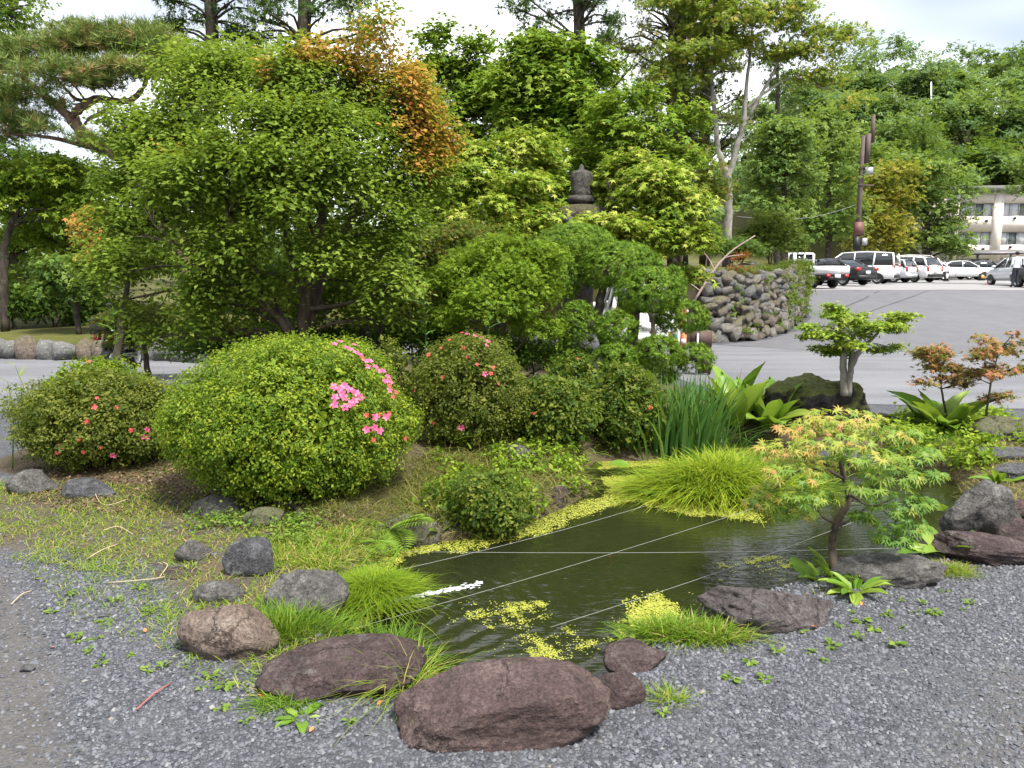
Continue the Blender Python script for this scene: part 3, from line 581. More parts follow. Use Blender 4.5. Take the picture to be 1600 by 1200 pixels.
rock(410, 824, 66, 34, ROCK_LIGHTMOSS, 'stone hidden in shade under the big clipped azalea', 66, .8, .2, (0, 0), .3, 4, 8)
rock(36, 772, 70, 42, ROCK_GREY, 'rough grey stone under the left end of the low azalea', 67, .8, .2, (0, 0), .25, 4, 8, rough=.14)
rock(125, 778, 90, 34, ROCK_BLUE, 'long low stone in shade under the left azalea', 68, .6, .1, (0, 0), .3, 4, 9, rough=.14)
rock(645, 856, 78, 66, ROCK_LIGHTMOSS, 'moss covered stone by the fern at the water', 69, .8, .1, (0, 0), .25, 4, 7)
rock(872, 790, 46, 34, ROCK_PURPLE2, 'dark stone poking out of dry grass on the far bank', 70, .8, .2, (0, 0), .25, 3, 8)
rock(805, 722, 66, 30, ROCK_GREY, 'pale grey stone at the foot of the middle azaleas', 71, .8, .2, (0, 0), .3, 3, 8)
rock(968, 1106, 84, 52, ROCK_PURPLE2, 'small purple stone right beside the biggest boulder', 72, .8, .2, (0, 0), .25, 4, 7, rough=.08)
rock(1003, 1048, 112, 56, ROCK_PURPLE2, 'angular brown slab at the pond corner, gravel spilt over it', 73, .8, .5, (.1, .1), .35, 4, 9, top=.35)
rock(1205, 988, 225, 74, ROCK_GREYPURPLE, 'long cracked grey purple boulder on the near shore, left of the small maple', 83, .55, .12, (0, .04), .22, 5, 11, rough=.13, fine=.04, ridge=.08)
rock(1392, 918, 160, 60, ROCK_GREY, 'flat grey stone with dark rim behind the trunk of the small maple', 84, .6, -.1, (0, -.05), .25, 5, 10, top=.4, rough=.12, fine=.05)
rock(1555, 886, 150, 56, ROCK_PURPLE2, 'long smooth purple stone lying on the right shore', 85, .5, -.15, (0, .12), .22, 5, 7, rough=.07, ridge=.06)
rock(1548, 842, 112, 108, ROCK_GREY, 'tall pointed grey stone leaning on the right bank', 86, .7, .2, (0, .42), .2, 5, 8, rough=.1, fine=.04)
rock(1606, 865, 64, 60, ROCK_PURPLE2, 'rounded purple stone cut off by the right edge of the picture, below the pointed stone', 87, .8, 0, (0, 0), .2, 4, 6)
rock(1612, 812, 62, 44, ROCK_PURPLE, 'small reddish stone behind the pointed stone on the right', 88, .8, .3, (0, 0), .2, 4, 7)
rock(1600, 752, 62, 30, ROCK_BLUE, 'dark blue grey stone in weeds above the pointed stone', 89, .8, .1, (0, 0), .25, 4, 8)
rock(1588, 718, 92, 26, ROCK_BLUE, 'flat grey slab in dry grass at the right edge', 90, .7, .05, (0, 0), .3, 4, 8, top=.3)
rock(1582, 690, 84, 46, ROCK_LIGHTMOSS, 'rough brown stone beside the orange maple shrub', 91, .8, .2, (0, 0), .22, 4, 9, rough=.16, fine=.05)
rock(1330, 735, 80, 40, ROCK_GREY, 'grey stone on the far shore seen through the small maple', 92, .8, .2, (0, 0), .25, 4, 8)
rock(1385, 668, 70, 26, ROCK_PURPLE2, 'dark flat stone between mossy stump and broad leaves', 93, .8, .1, (0, 0), .25, 3, 8)
rock(38, 1052, 26, 11, ROCK_BLUE, 'single dark pebble lying loose on bare ground at left', 94, .8, .1, (0, 0), .2, 3, 7)
# mossy stump-like rock that carries the little green maple
MOSSROCK = rock(1288, 668, 132, 96, ROCK_MOSS, 'dark mossy stump-like rock at the foot of the little green maple', 95, .8, .1, (0, 0), .2, 5, 6, rough=.2, fine=.06, depth=(.65, .95))
# ------------------------------------------------------------------ clipped bushes
def flower_mesh(mat, seed):
    r = rng(seed); m = MB()
    for k in range(5):
        a = k*2*math.pi/5+r.normal()*.1; c, s = math.cos(a), math.sin(a); w = .36
        pts = [(.05, 0, 0), (.55, w, .16), (1.0, .12, .10), (.95, -.14, .08), (.5, -w, .14)]
        V = [((x*c-y*s), (x*s+y*c), z) for x, y, z in pts]; m.add(V, [(0, 1, 2), (0, 2, 3), (0, 3, 4)][::1], .25+.6*r.random())
    me = mesh_np('flower', np.concatenate(m.V), np.concatenate(m.F), np.concatenate(m.T)); me.materials.append(mat); return me
FL = {'pink': [flower_mesh(PETAL_PINK, i) for i in range(3)], 'red': [flower_mesh(PETAL_RED, i+9) for i in range(3)]}
def dome_hit(c, R, px, py, off=1.0):
    """front surface of an ellipsoid seen at a pixel"""
    o = np.array((0, 0, CAM_H)); d = np.array(ray(px, py)); A = (d/R)@(d/R); B = 2*((o-c)/R)@(d/R); C = ((o-c)/R)@((o-c)/R)-off
    q = B*B-4*A*C
    t = (-B-math.sqrt(q))/(2*A) if q > 0 else -B/(2*A)
    p = o+d*t; n = (p-c)/R**2; return p, n/np.linalg.norm(n)
def bush(px, py, w, top, Yoff, mat, label, seed, n, leaf=.022, flowers=(), dep=.85, lumps=.06, tmpl=LEAF, sub=14, subr=.028, shell=.86, name='azalea_bush', tint=(0, .8), cat='bush', group=None, base=None, up=.45, extra=()):
    """base pixel (front foot), width px, top pixel row"""
    b = on(px, py) if base is None else np.array(base); Yc = b[1]+.78*(w*(b[1]+.6)/FPX/2)*dep; s = Yc/FPX
    tp = P(px, top, Yc); zb = Hs(b[0], Yc) if base is None else base[2]; rx = w*s/2; hz = tp[2]-zb; rz = hz*.58; cz = tp[2]-rz
    c = np.array((tp[0], Yc, cz)); R = np.array((rx, rx*dep, rz)); c0 = np.array((tp[0], Yc, zb))
    t = thing(name, label, cat, c0, group=group); r = rng(seed)
    pads = [(c-c0, R*.98), (np.array((0, 0, hz*.34)), np.array((rx*.95, rx*dep*.95, hz*.34)))]+[(np.array(q[0])-c0, q[1]) for q in extra]
    if lumps:      # shallow swellings so that the outline is not a pure ellipsoid
        for _ in range(22):
            d = unit(r.normal(size=(1, 3)))[0]; d[2] = abs(d[2])*.9-.25; d = d/np.linalg.norm(d)
            pads.append((c-c0+d*R*(.60+2.2*lumps*r.random()), R*r.uniform(.28, .42)*np.array((1, 1, .9))))
    fd = foliage(pads, int(n*.82), seed, leaf, tmpl, sub, subr, up, .9, .5, shell, .1, .4, .8, None, -.75, .035, tint, clump=.45)
    ins = foliage([(c-c0, R*.80)], n//7, seed+1, leaf*2.4, tmpl, sub, subr*2, .3, .6, .8, .6, .1, .4, .8, None, -.9, .03, tint)
    fd = (np.concatenate([fd[0], ins[0]]), np.concatenate([fd[1], ins[1]+len(fd[0])]), np.concatenate([fd[2], ins[2]]))
    f = fol_ob('foliage', fd, mat, t)
    m = MB()
    for k in range(26):
        a = r.uniform(0, 6.28); e = r.uniform(.1, 1.3); d = np.array((math.cos(a)*math.cos(e), math.sin(a)*math.cos(e), math.sin(e)))
        e0 = np.array((.12*rx*math.cos(a), .12*rx*math.sin(a), -.03)); e1 = (c-c0)+d*R*.88; md = .5*(e0+e1)+r.normal(size=3)*.04
        m.tube([e0, md, e1], [.014, .009, .004], 5, 0, 3, False)
    m.build('branches', BARK_DARK, t, kind='stuff')
    for k, (fx, fy, kind, sz) in enumerate(flowers):
        p, nn = dome_hit(c, R*1.0, fx, fy); o = ob('flower', FL[kind][k % 3], None, t); o.location = [float(v) for v in (p+nn*.012-c0)]
        q = Vector([float(v) for v in (nn+np.array((0, -.25, .1)))]).to_track_quat('Z', 'Y'); o.rotation_euler = q.to_euler(); o.rotation_euler.rotate_axis('Z', r.uniform(0, 6))
        z = sz*.42*s; o.scale = (z, z, z)
    return t, c, R
PK, RD = 'pink', 'red'
bigfl = [(x, y, PK, 15) for x, y in [(521, 606), (537, 604), (533, 615), (545, 610), (523, 622), (537, 622), (555, 615), (553, 627), (522, 633), (538, 637), (547, 632), (562, 622), (585, 652), (571, 671), (583, 668), (592, 673), (601, 652), (530, 610)]]
bigfl += [(x, y, PK, 13) for x, y in [(522, 540), (530, 536), (540, 545), (547, 548), (555, 553), (562, 557), (570, 566), (577, 566), (585, 575), (590, 582), (597, 581), (604, 590), (608, 598), (553, 541), (600, 597), (607, 611), (573, 575)]]
bigfl += [(x, y, RD, 10) for x, y in [(592, 648), (606, 647), (571, 649), (606, 604), (617, 614), (612, 621), (582, 687), (631, 684), (564, 560)]]
bush(448, 812, 396, 524, .95, LM['azalea_bright'], 'huge clipped dome of bright yellow green azalea with a pink flower cluster', 101, 140000, .0215, bigfl, .8, .07)
lf = [(148, 637, RD, 12), (136, 659, RD, 10), (182, 637, RD, 8), (152, 623, RD, 7), (205, 672, RD, 10), (229, 671, PK, 11), (224, 682, PK, 11), (230, 683, PK, 9), (97, 696, PK, 11), (91, 706, RD, 9), (177, 710, PK, 12), (125, 686, RD, 7), (158, 698, RD, 6), (85, 741, PK, 10), (108, 743, PK, 10), (131, 705, RD, 8)]
bush(150, 748, 262, 578, .8, LM['azalea_olive'], 'low spreading azalea with a few red flowers at the left edge', 102, 50000, .025, lf, .7, .1)
bush(150, 690, 170, 556, 1.3, LM['azalea_bright'], 'yellow green bush behind the low azalea on the left, one orange flower', 103, 12000, .03, [(139, 567, RD, 10)], .8, .12)
mf = [(730, 524, PK, 10), (742, 527, PK, 11), (752, 530, PK, 11), (762, 535, PK, 10), (760, 541, PK, 9), (722, 522, RD, 9), (724, 545, RD, 9), (731, 559, RD, 9), (671, 556, RD, 10), (692, 590, RD, 7), (757, 585, PK, 11), (766, 584, RD, 9), (770, 575, RD, 8), (721, 667, PK, 13), (679, 660, RD, 7), (745, 570, RD, 7), (703, 533, RD, 7), (690, 545, RD, 6), (778, 600, RD, 6), (650, 610, RD, 6)]
bush(728, 712, 188, 522, .6, LM['azalea_olive'], 'tall olive azalea dotted with red flowers, right of the huge clipped dome', 104, 42000, .025, mf, .85, .09)
bush(607, 690, 90, 532, 1.3, LM['azalea_olive'], 'scraggy dull bush squeezed between the two largest azaleas', 105, 7000, .026, [], .8, .12)
bush(862, 704, 134, 590, .5, LM['azalea_dark'], 'loose mid green azalea with one orange flower, left of the darkest azalea', 106, 17000, .036, [(902, 562, RD, 7), (835, 646, RD, 6)], .8, .14)
bush(972, 715, 138, 567, .45, LM['azalea_dark'], 'dark glossy azalea dome overhanging the narrow water channel', 107, 22000, .034, [(1014, 636, RD, 9), (1033, 645, PK, 9)], .85, .06, base=G(972, 716, -.1))
bush(760, 838, 140, 742, .35, LM['azalea_dark'], 'small low azalea trailing over the water of the left bank, one pink flower', 108, 12000, .026, [(694, 799, PK, 9)], .9, .3, base=G(760, 842, -.12))
bush(895, 600, 90, 555, .9, LM['azalea_dark'], 'small azalea in front of the stone post under the clipped juniper', 109, 6000, .035, [], .8, .12, base=on(880, 640))

# ------------------------------------------------------------------ trees
def limb_paths(tr, pads, seed, rmul=.4, twigs=3, rmin=.004):
    """limbs from the stems to every pad centre, twigs through the pad"""
    r = rng(seed); m = MB(); S = np.concatenate([s[0] for s in tr]); SR = np.concatenate([s[1] for s in tr])
    for c, R in pads:
        d = np.linalg.norm(S-c, axis=1)+2.5*np.clip(S[:, 2]-c[2]+.15*np.linalg.norm(S[:, :2]-c[:2], axis=1), 0, None); k = int(np.argmin(d)); L = np.linalg.norm(S[k]-c)
        r0 = max(rmin*1.6, min(SR[k]*.8, SR[k]*rmul+.004*L)); mid = .55*S[k]+.45*c+np.array((0, 0, .10*L))+r.normal(size=3)*.06*L
        m.tube([S[k], mid, c, c+np.array((0, 0, R[2]*.5))], [r0, r0*.7, max(rmin, r0*.4), rmin*.6], 5, 0, 3, False)
        for _ in range(twigs):
            q = unit(r.normal(size=(1, 3)))[0]; q[2] = abs(q[2])*.6-.1; e = c+q*R*.85; s0 = mid+(c-mid)*r.uniform(.3, 1)
            m.tube([s0, .5*(s0+e)+r.normal(size=3)*.05*L+np.array((0, 0, .03*L)), e], [max(rmin, r0*.35), rmin, rmin*.5], 3, 0, 2, False)
    return m
def tree(name, label, cat, base, stems, pads, mat, n, seed, barkm=BARK, group=None, rmul=.4, twigs=3, crown='crown', **kw):
    """stems: lists of (point, radius); pads: (centre, radii)"""
    base = np.asarray(base, float); t = thing(name, label, cat, base, group=group); m = MB(); tr = []
    for st in stems:
        p = np.array([q[0] for q in st])-base; rr = np.array([q[1] for q in st]); p2, r2 = catmull(p, rr, 6)
        r = rng(seed+len(tr)); p2[1:-1] += r.normal(size=p2[1:-1].shape)*.12*r2[1:-1, None]; tr.append((p2, r2)); m.tube(p2, r2, 9, 0)
    m.build('trunk', barkm, t, True)
    pl = [(c-base, R) for c, R in pads]
    if twigs: limb_paths(tr, pl, seed+5, rmul, twigs).build('branches', barkm, t, True, kind='stuff')
    if base[1] > 14.5 and kw.get('tmpl') is not MAPLE3: n = int(n*.72); kw['leaf'] = kw.get('leaf', .06)*1.16
    tf = kw.pop('tintf', None); tf2 = (lambda C, a, r: tf(C+base, a, r)) if tf else None
    fol_ob(crown, foliage(pl, n, seed+9, tintf=tf2, **kw), mat, t); return t
def zone_tint(zones, Yd):
    zs = [(P(x, y, Yd), q*Yd/FPX) for x, y, q in zones]
    def f(C, a, r):
        for c, rad in zs:
            d = np.hypot(C[:, 0]-c[0], C[:, 2]-c[2])/rad; h = r.random(len(C)) < np.clip(1.3-d*.9, 0, .86); a = np.where(h, np.clip(.78+.22*r.random(len(C))-.06*d, .7, 1), a)
        return a
    return f
# the large round tree in the middle of the bed
Ym = 8.7
def pp(px, py, dY=0.0, Y=None): return P(px, py, (Ym if Y is None else Y)+dY)
mp_ = [(250, 175, 62, 42, .2), (325, 110, 66, 38, 0), (410, 105, 70, 40, .3), (490, 125, 66, 40, 0), (575, 100, 52, 42, .2), (625, 165, 52, 45, .3), (660, 230, 42, 40, .4), (235, 255, 66, 42, 0), (320, 200, 70, 44, -.5),
       (420, 205, 76, 44, -.6), (520, 215, 72, 44, -.5), (600, 255, 66, 46, -.2), (205, 335, 52, 40, 0), (290, 300, 68, 42, -.8), (385, 295, 70, 40, -.9), (480, 310, 66, 40, -.9), (565, 330, 66, 44, -.6), (640, 330, 50, 46, 0),
       (220, 420, 56, 36, -.3), (290, 390, 58, 36, -.9), (365, 380, 52, 34, -1.0), (540, 410, 58, 36, -.6), (620, 420, 56, 40, -.1), (205, 478, 40, 26, -.2), (272, 470, 48, 28, -.7), (335, 465, 40, 26, -.8),
       (320, 512, 46, 18, -.7), (585, 480, 52, 30, -.1), (245, 520, 38, 18, -.4), (400, 440, 40, 24, -.6), (430, 350, 46, 30, -1.1), (690, 215, 26, 20, .3), (470, 250, 60, 36, -1.1), (350, 250, 55, 34, -1.1),
       (205, 215, 46, 36, .3), (190, 275, 44, 36, .2), (185, 350, 40, 36, 0), (260, 140, 56, 34, .4), (640, 235, 50, 42, .3), (668, 300, 44, 42, .4), (640, 130, 44, 36, .5), (668, 185, 38, 32, .5), (540, 160, 60, 44, .6), (400, 330, 60, 44, .5), (520, 380, 60, 44, .6), (330, 360, 60, 44, .5), (300, 140, 60, 40, .9), (400, 140, 70, 45, .9), (500, 150, 70, 45, .9), (250, 210, 60, 40, .9), (440, 470, 40, 22, .9), (540, 460, 60, 36, 1.2), (360, 430, 60, 40, 1.2), (280, 330, 70, 50, 1.2), (450, 300, 90, 60, 1.2), (580, 300, 80, 60, 1.2)]
g0 = land(*pp(470, 600)[:2])
stems = [[(g0, .075), (pp(462, 540), .066), (pp(425, 470), .05), (pp(375, 380), .036), (pp(335, 240), .022), (pp(325, 140), .01)],
         [(g0+(.04, .05, 0), .085), (pp(474, 520), .075), (pp(485, 410), .055), (pp(508, 300), .04), (pp(500, 170), .014)],
         [(g0+(.09, 0, 0), .07), (pp(480, 520, .1), .06), (pp(512, 420, .2), .048), (pp(570, 300, .2), .03), (pp(610, 190, .2), .012)],
         [(g0+(-.05, -.05, 0), .05), (pp(452, 530, -.2), .042), (pp(415, 480, -.4), .032), (pp(320, 420, -.5), .022), (pp(240, 350, -.4), .01)],
         [(g0+(0, .15, 0), .06), (pp(480, 500, .5), .05), (pp(450, 380, .7), .04), (pp(440, 240, .7), .015)]]
tree('broadleaf_tree', 'big round many-stemmed green tree with orange tipped crown behind the clipped dome', 'tree', g0, stems, split([pad(x, y, rx, ry*1.25, Ym, dY) for x, y, rx, ry, dY in mp_], 2, 201, .78, (.55, .6, .6)),
     LM['main_tree'], 138000, 200, BARK, leaf=.058, tmpl=LEAF, sub=30, subr=.105, up=.9, outw=.55, rnd=.42, shell=.45, droop=.15, flat=.7, clump=.35, tint=(0, .64), twigs=4,
     tintf=zone_tint([(590, 78, 52), (545, 75, 30), (500, 78, 24), (655, 150, 40), (690, 215, 36), (665, 245, 30), (640, 110, 34), (700, 228, 22), (650, 200, 30), (422, 92, 12), (428, 125, 14), (310, 245, 10), (480, 90, 16)], Ym))
# left orange-tipped maple behind it
g = land(*P(175, 560, 11.5)[:2])
tree('maple_tree', 'low maple with an orange clump, left of the big round tree', 'tree', g, [[(g, .06), (P(190, 500, 11.5), .05), (P(200, 420, 11.5), .03), (P(180, 350, 11.5), .012)]],
     [pad(*q, 11.5) for q in [(150, 345, 34, 18), (145, 375, 28, 16), (185, 390, 45, 22), (215, 360, 40, 24), (170, 420, 45, 22), (225, 420, 50, 26)]], LM['main_tree'], 9000, 230, leaf=.06, tmpl=MAPLE3, sub=28, subr=.10, flat=.4, tint=(0, .64),
     tintf=zone_tint([(145, 358, 32), (150, 380, 26), (135, 345, 20)], 11.5))
g = land(*P(230, 570, 12.5)[:2])
tree('maple_shrub', 'spreading olive maple shrub beyond the left gravel lane', 'tree', g, [[(g, .05), (P(225, 540, 12.5), .04), (P(210, 505, 12.5), .02)]],
     [pad(*q, 12.5) for q in [(190, 500, 34, 12), (240, 490, 40, 14), (220, 520, 46, 12), (265, 515, 40, 14), (200, 535, 30, 9), (290, 500, 40, 18)]], LM['azalea_olive'], 7000, 235, leaf=.06, tmpl=MAPLE3, sub=24, subr=.09, flat=.35, up=1.0,
     tintf=zone_tint([(175, 498, 14), (168, 515, 12)], 12.5), tint=(0, .8))
# bright shrubs right of it
def shrub(name, label, Y, pads, mat, n, seed, leaf=.05, base=None, stems=3, barkm=BARK, cat='shrub', **kw):
    ps = [pad(*q[:4], Y, q[4] if len(q) > 4 else 0) for q in pads]; c = np.mean([p[0] for p in ps], 0); g = land(c[0], c[1]) if base is None else np.asarray(base, float); r = rng(seed)
    zlo = min(p[0][2]-p[1][2] for p in ps); st = []
    for k in range(stems):
        q = ps[int(r.integers(len(ps)))][0]; o = np.array((.1*r.normal(), .1*r.normal(), 0)); h = max(q[2]-g[2], .2)
        st.append([(g+o, .02*h**.5+.008), (g+.45*(q-g)+o+np.array((0, 0, .1*h)), .014*h**.5+.004), (q, .006)])
    return tree(name, label, cat, g, st, ps, mat, n, seed, barkm, leaf=leaf, **kw)
shrub('evergreen_shrub', 'bright fresh green shrub right of the big round tree, behind the red dotted azalea', 9.6, [(722, 440, 50, 34), (785, 405, 52, 34), (830, 455, 42, 34), (765, 480, 62, 36, -.4), (700, 500, 40, 30), (828, 520, 42, 26), (745, 420, 50, 30, .4), (800, 440, 40, 30, -.3), (850, 410, 30, 30)],
      LM['shrub_bright'], 22000, 240, .058, tmpl=SPRAY, sub=20, subr=.075, flat=.5, up=.8, shell=.55)
shrub('dull_shrub', 'dense dull green shrub with rusty tips between round tree and bright shrub', 10.6, [(640, 400, 56, 40), (690, 395, 46, 34), (735, 370, 46, 20), (660, 460, 56, 40), (610, 470, 40, 40), (700, 450, 40, 40)], LM['shrub_dull'], 16000, 245, .055, tmpl=SPRAY, sub=20, subr=.09, tint=(0, .95))
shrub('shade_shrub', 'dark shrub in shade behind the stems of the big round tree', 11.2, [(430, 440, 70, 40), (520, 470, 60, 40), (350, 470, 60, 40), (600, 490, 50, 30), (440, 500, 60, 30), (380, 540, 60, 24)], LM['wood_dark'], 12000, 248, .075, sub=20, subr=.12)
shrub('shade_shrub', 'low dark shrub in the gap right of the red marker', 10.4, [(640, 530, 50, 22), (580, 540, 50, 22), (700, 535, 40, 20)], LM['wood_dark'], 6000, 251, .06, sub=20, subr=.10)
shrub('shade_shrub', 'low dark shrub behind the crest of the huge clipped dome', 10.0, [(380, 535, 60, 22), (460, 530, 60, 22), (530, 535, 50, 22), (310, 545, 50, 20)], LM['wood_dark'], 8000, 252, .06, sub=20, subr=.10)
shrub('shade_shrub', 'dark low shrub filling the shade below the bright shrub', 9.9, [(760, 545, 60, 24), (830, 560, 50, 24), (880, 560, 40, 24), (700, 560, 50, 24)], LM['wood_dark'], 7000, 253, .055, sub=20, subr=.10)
shrub('twiggy_bush', 'bare twiggy bush under the round tree beside the red marker', 9.4, [(575, 480, 30, 14), (600, 490, 30, 14), (560, 505, 24, 14)], LM['shrub_dull'], 900, 249, .04, sub=10, subr=.05, stems=12, barkm=BARK_DARK)

# yellow green layered maples round the lantern
def layered(label, Y, pads, n, seed, stems, mat='maple_yellow', leaf=.075, group=None, **kw):
    ps = split([pad(x, y, rx, ry*1.6, Y, (q[0] if q else 0)) for x, y, rx, ry, *q in pads], 3, seed+3); g = land(*P(stems[0][0][0], 540, Y)[:2])
    st = [[(g+np.array((.08*i, 0, 0)), s[0][2])]+[(P(x, y, Y), rr) for x, y, rr in s] for i, s in enumerate(stems)]
    k = dict(leaf=leaf*1.15, tmpl=MAPLE5 if mat == 'maple_yellow' else MAPLE3, twigs=1, sub=26, subr=.12, up=1.0, outw=.7, rnd=.4, shell=.6, droop=.35, flat=.45, lo=-.35, rag=.10, tint=(0, .95), along=.9); k.update(kw)
    return tree('maple_tree', label, 'tree', g, st, ps, LM[mat], n, seed, BARK_DARK, group, **k)
layered('yellow green layered maple left of the stone lantern', 13.2, [(690, 262, 44, 20), (745, 240, 46, 20), (800, 232, 46, 20, .3), (720, 300, 52, 22, -.5), (785, 285, 54, 24, -.4), (838, 262, 38, 20, 1.2), (690, 340, 48, 22, -.2), (760, 335, 50, 22, -.8), (830, 305, 46, 22, -.6), (850, 232, 34, 16, 1.5), (846, 345, 32, 12, -.8), (815, 350, 36, 14, -1.0), (715, 365, 44, 18, -.5)], 21000, 260,
        [[(816, 400, .075), (815, 330, .06), (790, 280, .04), (760, 245, .02)], [(800, 420, .06), (760, 350, .045), (710, 300, .02)]])
layered('yellow green layered maple right of the stone lantern, reaching toward the stone wall', 12.8, [(965, 272, 34, 18, .6), (1000, 285, 46, 22, .3), (1050, 290, 42, 20, 0), (962, 318, 34, 16, .6), (1015, 325, 50, 20, -.3), (1075, 325, 38, 18, -.3), (935, 358, 40, 12, -.9), (985, 360, 46, 16, -.8), (1050, 358, 46, 18, -.6), (1085, 372, 28, 14, -.6), (1020, 395, 50, 18, -.4), (1065, 408, 40, 16, 0)], 22000, 270,
        [[(985, 420, .06), (975, 370, .05), (958, 320, .03), (950, 285, .015)], [(1000, 420, .06), (1030, 380, .045), (1050, 320, .025)]])
layered('fresh green maple rising behind the lantern', 17.5, [(820, 95, 46, 26), (875, 82, 44, 24), (925, 110, 40, 24), (850, 135, 54, 28), (905, 160, 54, 28), (835, 190, 54, 28), (945, 150, 30, 20), (925, 215, 48, 24), (800, 150, 30, 28), (870, 225, 50, 26), (960, 240, 40, 20)], 19000, 280,
        [[(880, 420, .12), (880, 300, .10), (870, 200, .07), (855, 120, .03)], [(895, 420, .09), (905, 260, .06), (930, 150, .03)]], mat='maple_green', leaf=.095, subr=.19)
layered('green maple between orange crown and the fresh green maple', 18.5, [(690, 102, 36, 24), (738, 112, 40, 28), (680, 150, 34, 24), (765, 165, 44, 28), (715, 200, 48, 30), (785, 118, 32, 30), (690, 235, 40, 26), (770, 215, 44, 26), (660, 100, 20, 18), (755, 140, 34, 22)], 14000, 290,
        [[(735, 420, .12), (735, 300, .10), (725, 200, .06), (715, 120, .03)]], mat='maple_green', leaf=.095, subr=.19)
layered('dark green maple half hidden behind the lantern and the right yellow maple', 15.5, [(1000, 240, 46, 18), (960, 225, 40, 16), (1040, 255, 40, 16), (990, 190, 50, 16), (950, 185, 34, 14), (1010, 160, 40, 14), (1040, 205, 34, 16), (1075, 180, 24, 14), (905, 285, 50, 24, .5), (890, 320, 56, 24, .5), (950, 300, 40, 22, .6), (840, 300, 40, 24, 1.0), (900, 250, 40, 18, 1.0)], 12000, 300,
        [[(1020, 420, .09), (1015, 300, .07), (1000, 200, .03)]], mat='maple_green', leaf=.09, subr=.18)
# little green maple on the mossy rock
Yl = 7.95
g = land(*P(1320, 610, Yl)[:2]); g[2] = P(1320, 618, Yl)[2]
tree('maple_tree', 'little green maple with yellow lower branch growing on the mossy rock', 'tree', g,
     [[(g, .042), (P(1318, 575, Yl), .036), (P(1318, 535, Yl), .032), (P(1310, 505, Yl), .02)], [(g+(.05, .03, 0), .03), (P(1330, 560, Yl+.05), .026), (P(1332, 520, Yl), .018)], [(g+(.04, 0, 0), .032), (P(1330, 575, Yl-.05), .028), (P(1348, 545, Yl-.1), .02), (P(1372, 520, Yl-.1), .012)]],
     split([pad(*q[:4], Yl, q[4]) for q in [(1300, 490, 28, 9, 0), (1322, 505, 34, 12, -.1), (1285, 526, 36, 8, -.15), (1290, 547, 38, 8, .15), (1350, 500, 32, 9, .1), (1385, 500, 30, 9, -.05), (1370, 518, 34, 9, -.15), (1330, 525, 28, 9, .2), (1378, 547, 26, 5, .05), (1402, 505, 16, 6, 0), (1345, 535, 26, 6, -.2)]], 3, 311, .55, (.8, .8, 1.3)),
     LM['maple_yellow'], 9000, 310, BARK_PALE, leaf=.034, tmpl=MAPLE3, sub=22, subr=.045, up=1.0, outw=.4, rnd=.4, flat=.35, shell=.5, tint=(0, .75), twigs=2, rmul=.3)
# orange saplings at the right
for k, (label, Y, pads_, st, seed) in enumerate([
    ('orange pink maple sapling on the right, taller of the two', 7.6, [(1552, 535, 30, 6), (1575, 555, 26, 7), (1530, 560, 26, 7), (1555, 580, 30, 8), (1590, 580, 20, 6), (1520, 588, 22, 6), (1570, 612, 24, 7), (1595, 535, 14, 5)], [(1540, 655, .012), (1548, 600, .009), (1560, 550, .005)], 320),
    ('shorter orange maple sapling left of the tall one', 7.8, [(1450, 568, 26, 6), (1478, 555, 20, 6), (1465, 590, 24, 7), (1490, 575, 18, 6), (1440, 555, 14, 4), (1500, 600, 16, 6)], [(1478, 650, .012), (1470, 600, .009), (1468, 565, .004)], 325)]):
    g = land(*P(st[0][0], 650, Y)[:2]); tree('maple_sapling', label, 'tree', g, [[(g, .014)]+[(P(x, y, Y), rr) for x, y, rr in st]], split([pad(*q, Y) for q in pads_], 3, seed+2, .55, (.9, .9, 1.8)), LM['orange_maple'], 1300, seed, BARK_DARK, leaf=.048, tmpl=MAPLE5, sub=10, subr=.045, up=1, flat=.5, rnd=.5, shell=.3, tint=(0, 1), rmul=.3, twigs=2)

# ------------------------------------------------------------------ clipped juniper in cushions
Yj = 10.2
jp = [(898, 388, 66, 36, .5), (970, 420, 64, 40, .0), (878, 438, 28, 36, .1), (1013, 458, 52, 38, -.45), (1050, 452, 22, 34, .0), (1066, 498, 42, 27, -.15), (901, 508, 31, 36, -.35), (965, 514, 33, 28, -.6), (962, 558, 35, 20, -.75), (1028, 553, 38, 28, -.65), (1086, 562, 30, 24, -.5), (1000, 585, 60, 18, -.3)]
g = land(*P(960, 600, Yj)[:2])
t = tree('clipped_juniper', 'cloud pruned juniper of dense green cushions right of the bright shrub', 'tree', g, [[(g, .10), (P(955, 560, Yj), .085), (P(935, 500, Yj), .07), (P(945, 440, Yj), .05), (P(950, 410, Yj), .02)], [(P(940, 505, Yj), .06), (P(975, 490, Yj), .045), (P(1020, 485, Yj), .03), (P(1060, 500, Yj), .015)]],
         [pad(q[0], q[1], q[2]*.97, q[3]*.97, Yj, q[4]) for q in jp], LM['juniper'], 66000, 330, BARK_DARK, crown='cushions', leaf=.050, tmpl=SPRIG, sub=10, subr=.016, up=.25, outw=1.3, rnd=.55, shell=.965, droop=-.6, along=.9, flat=1.0, lo=-.75, rag=.018, tint=(0, 1), twigs=2)
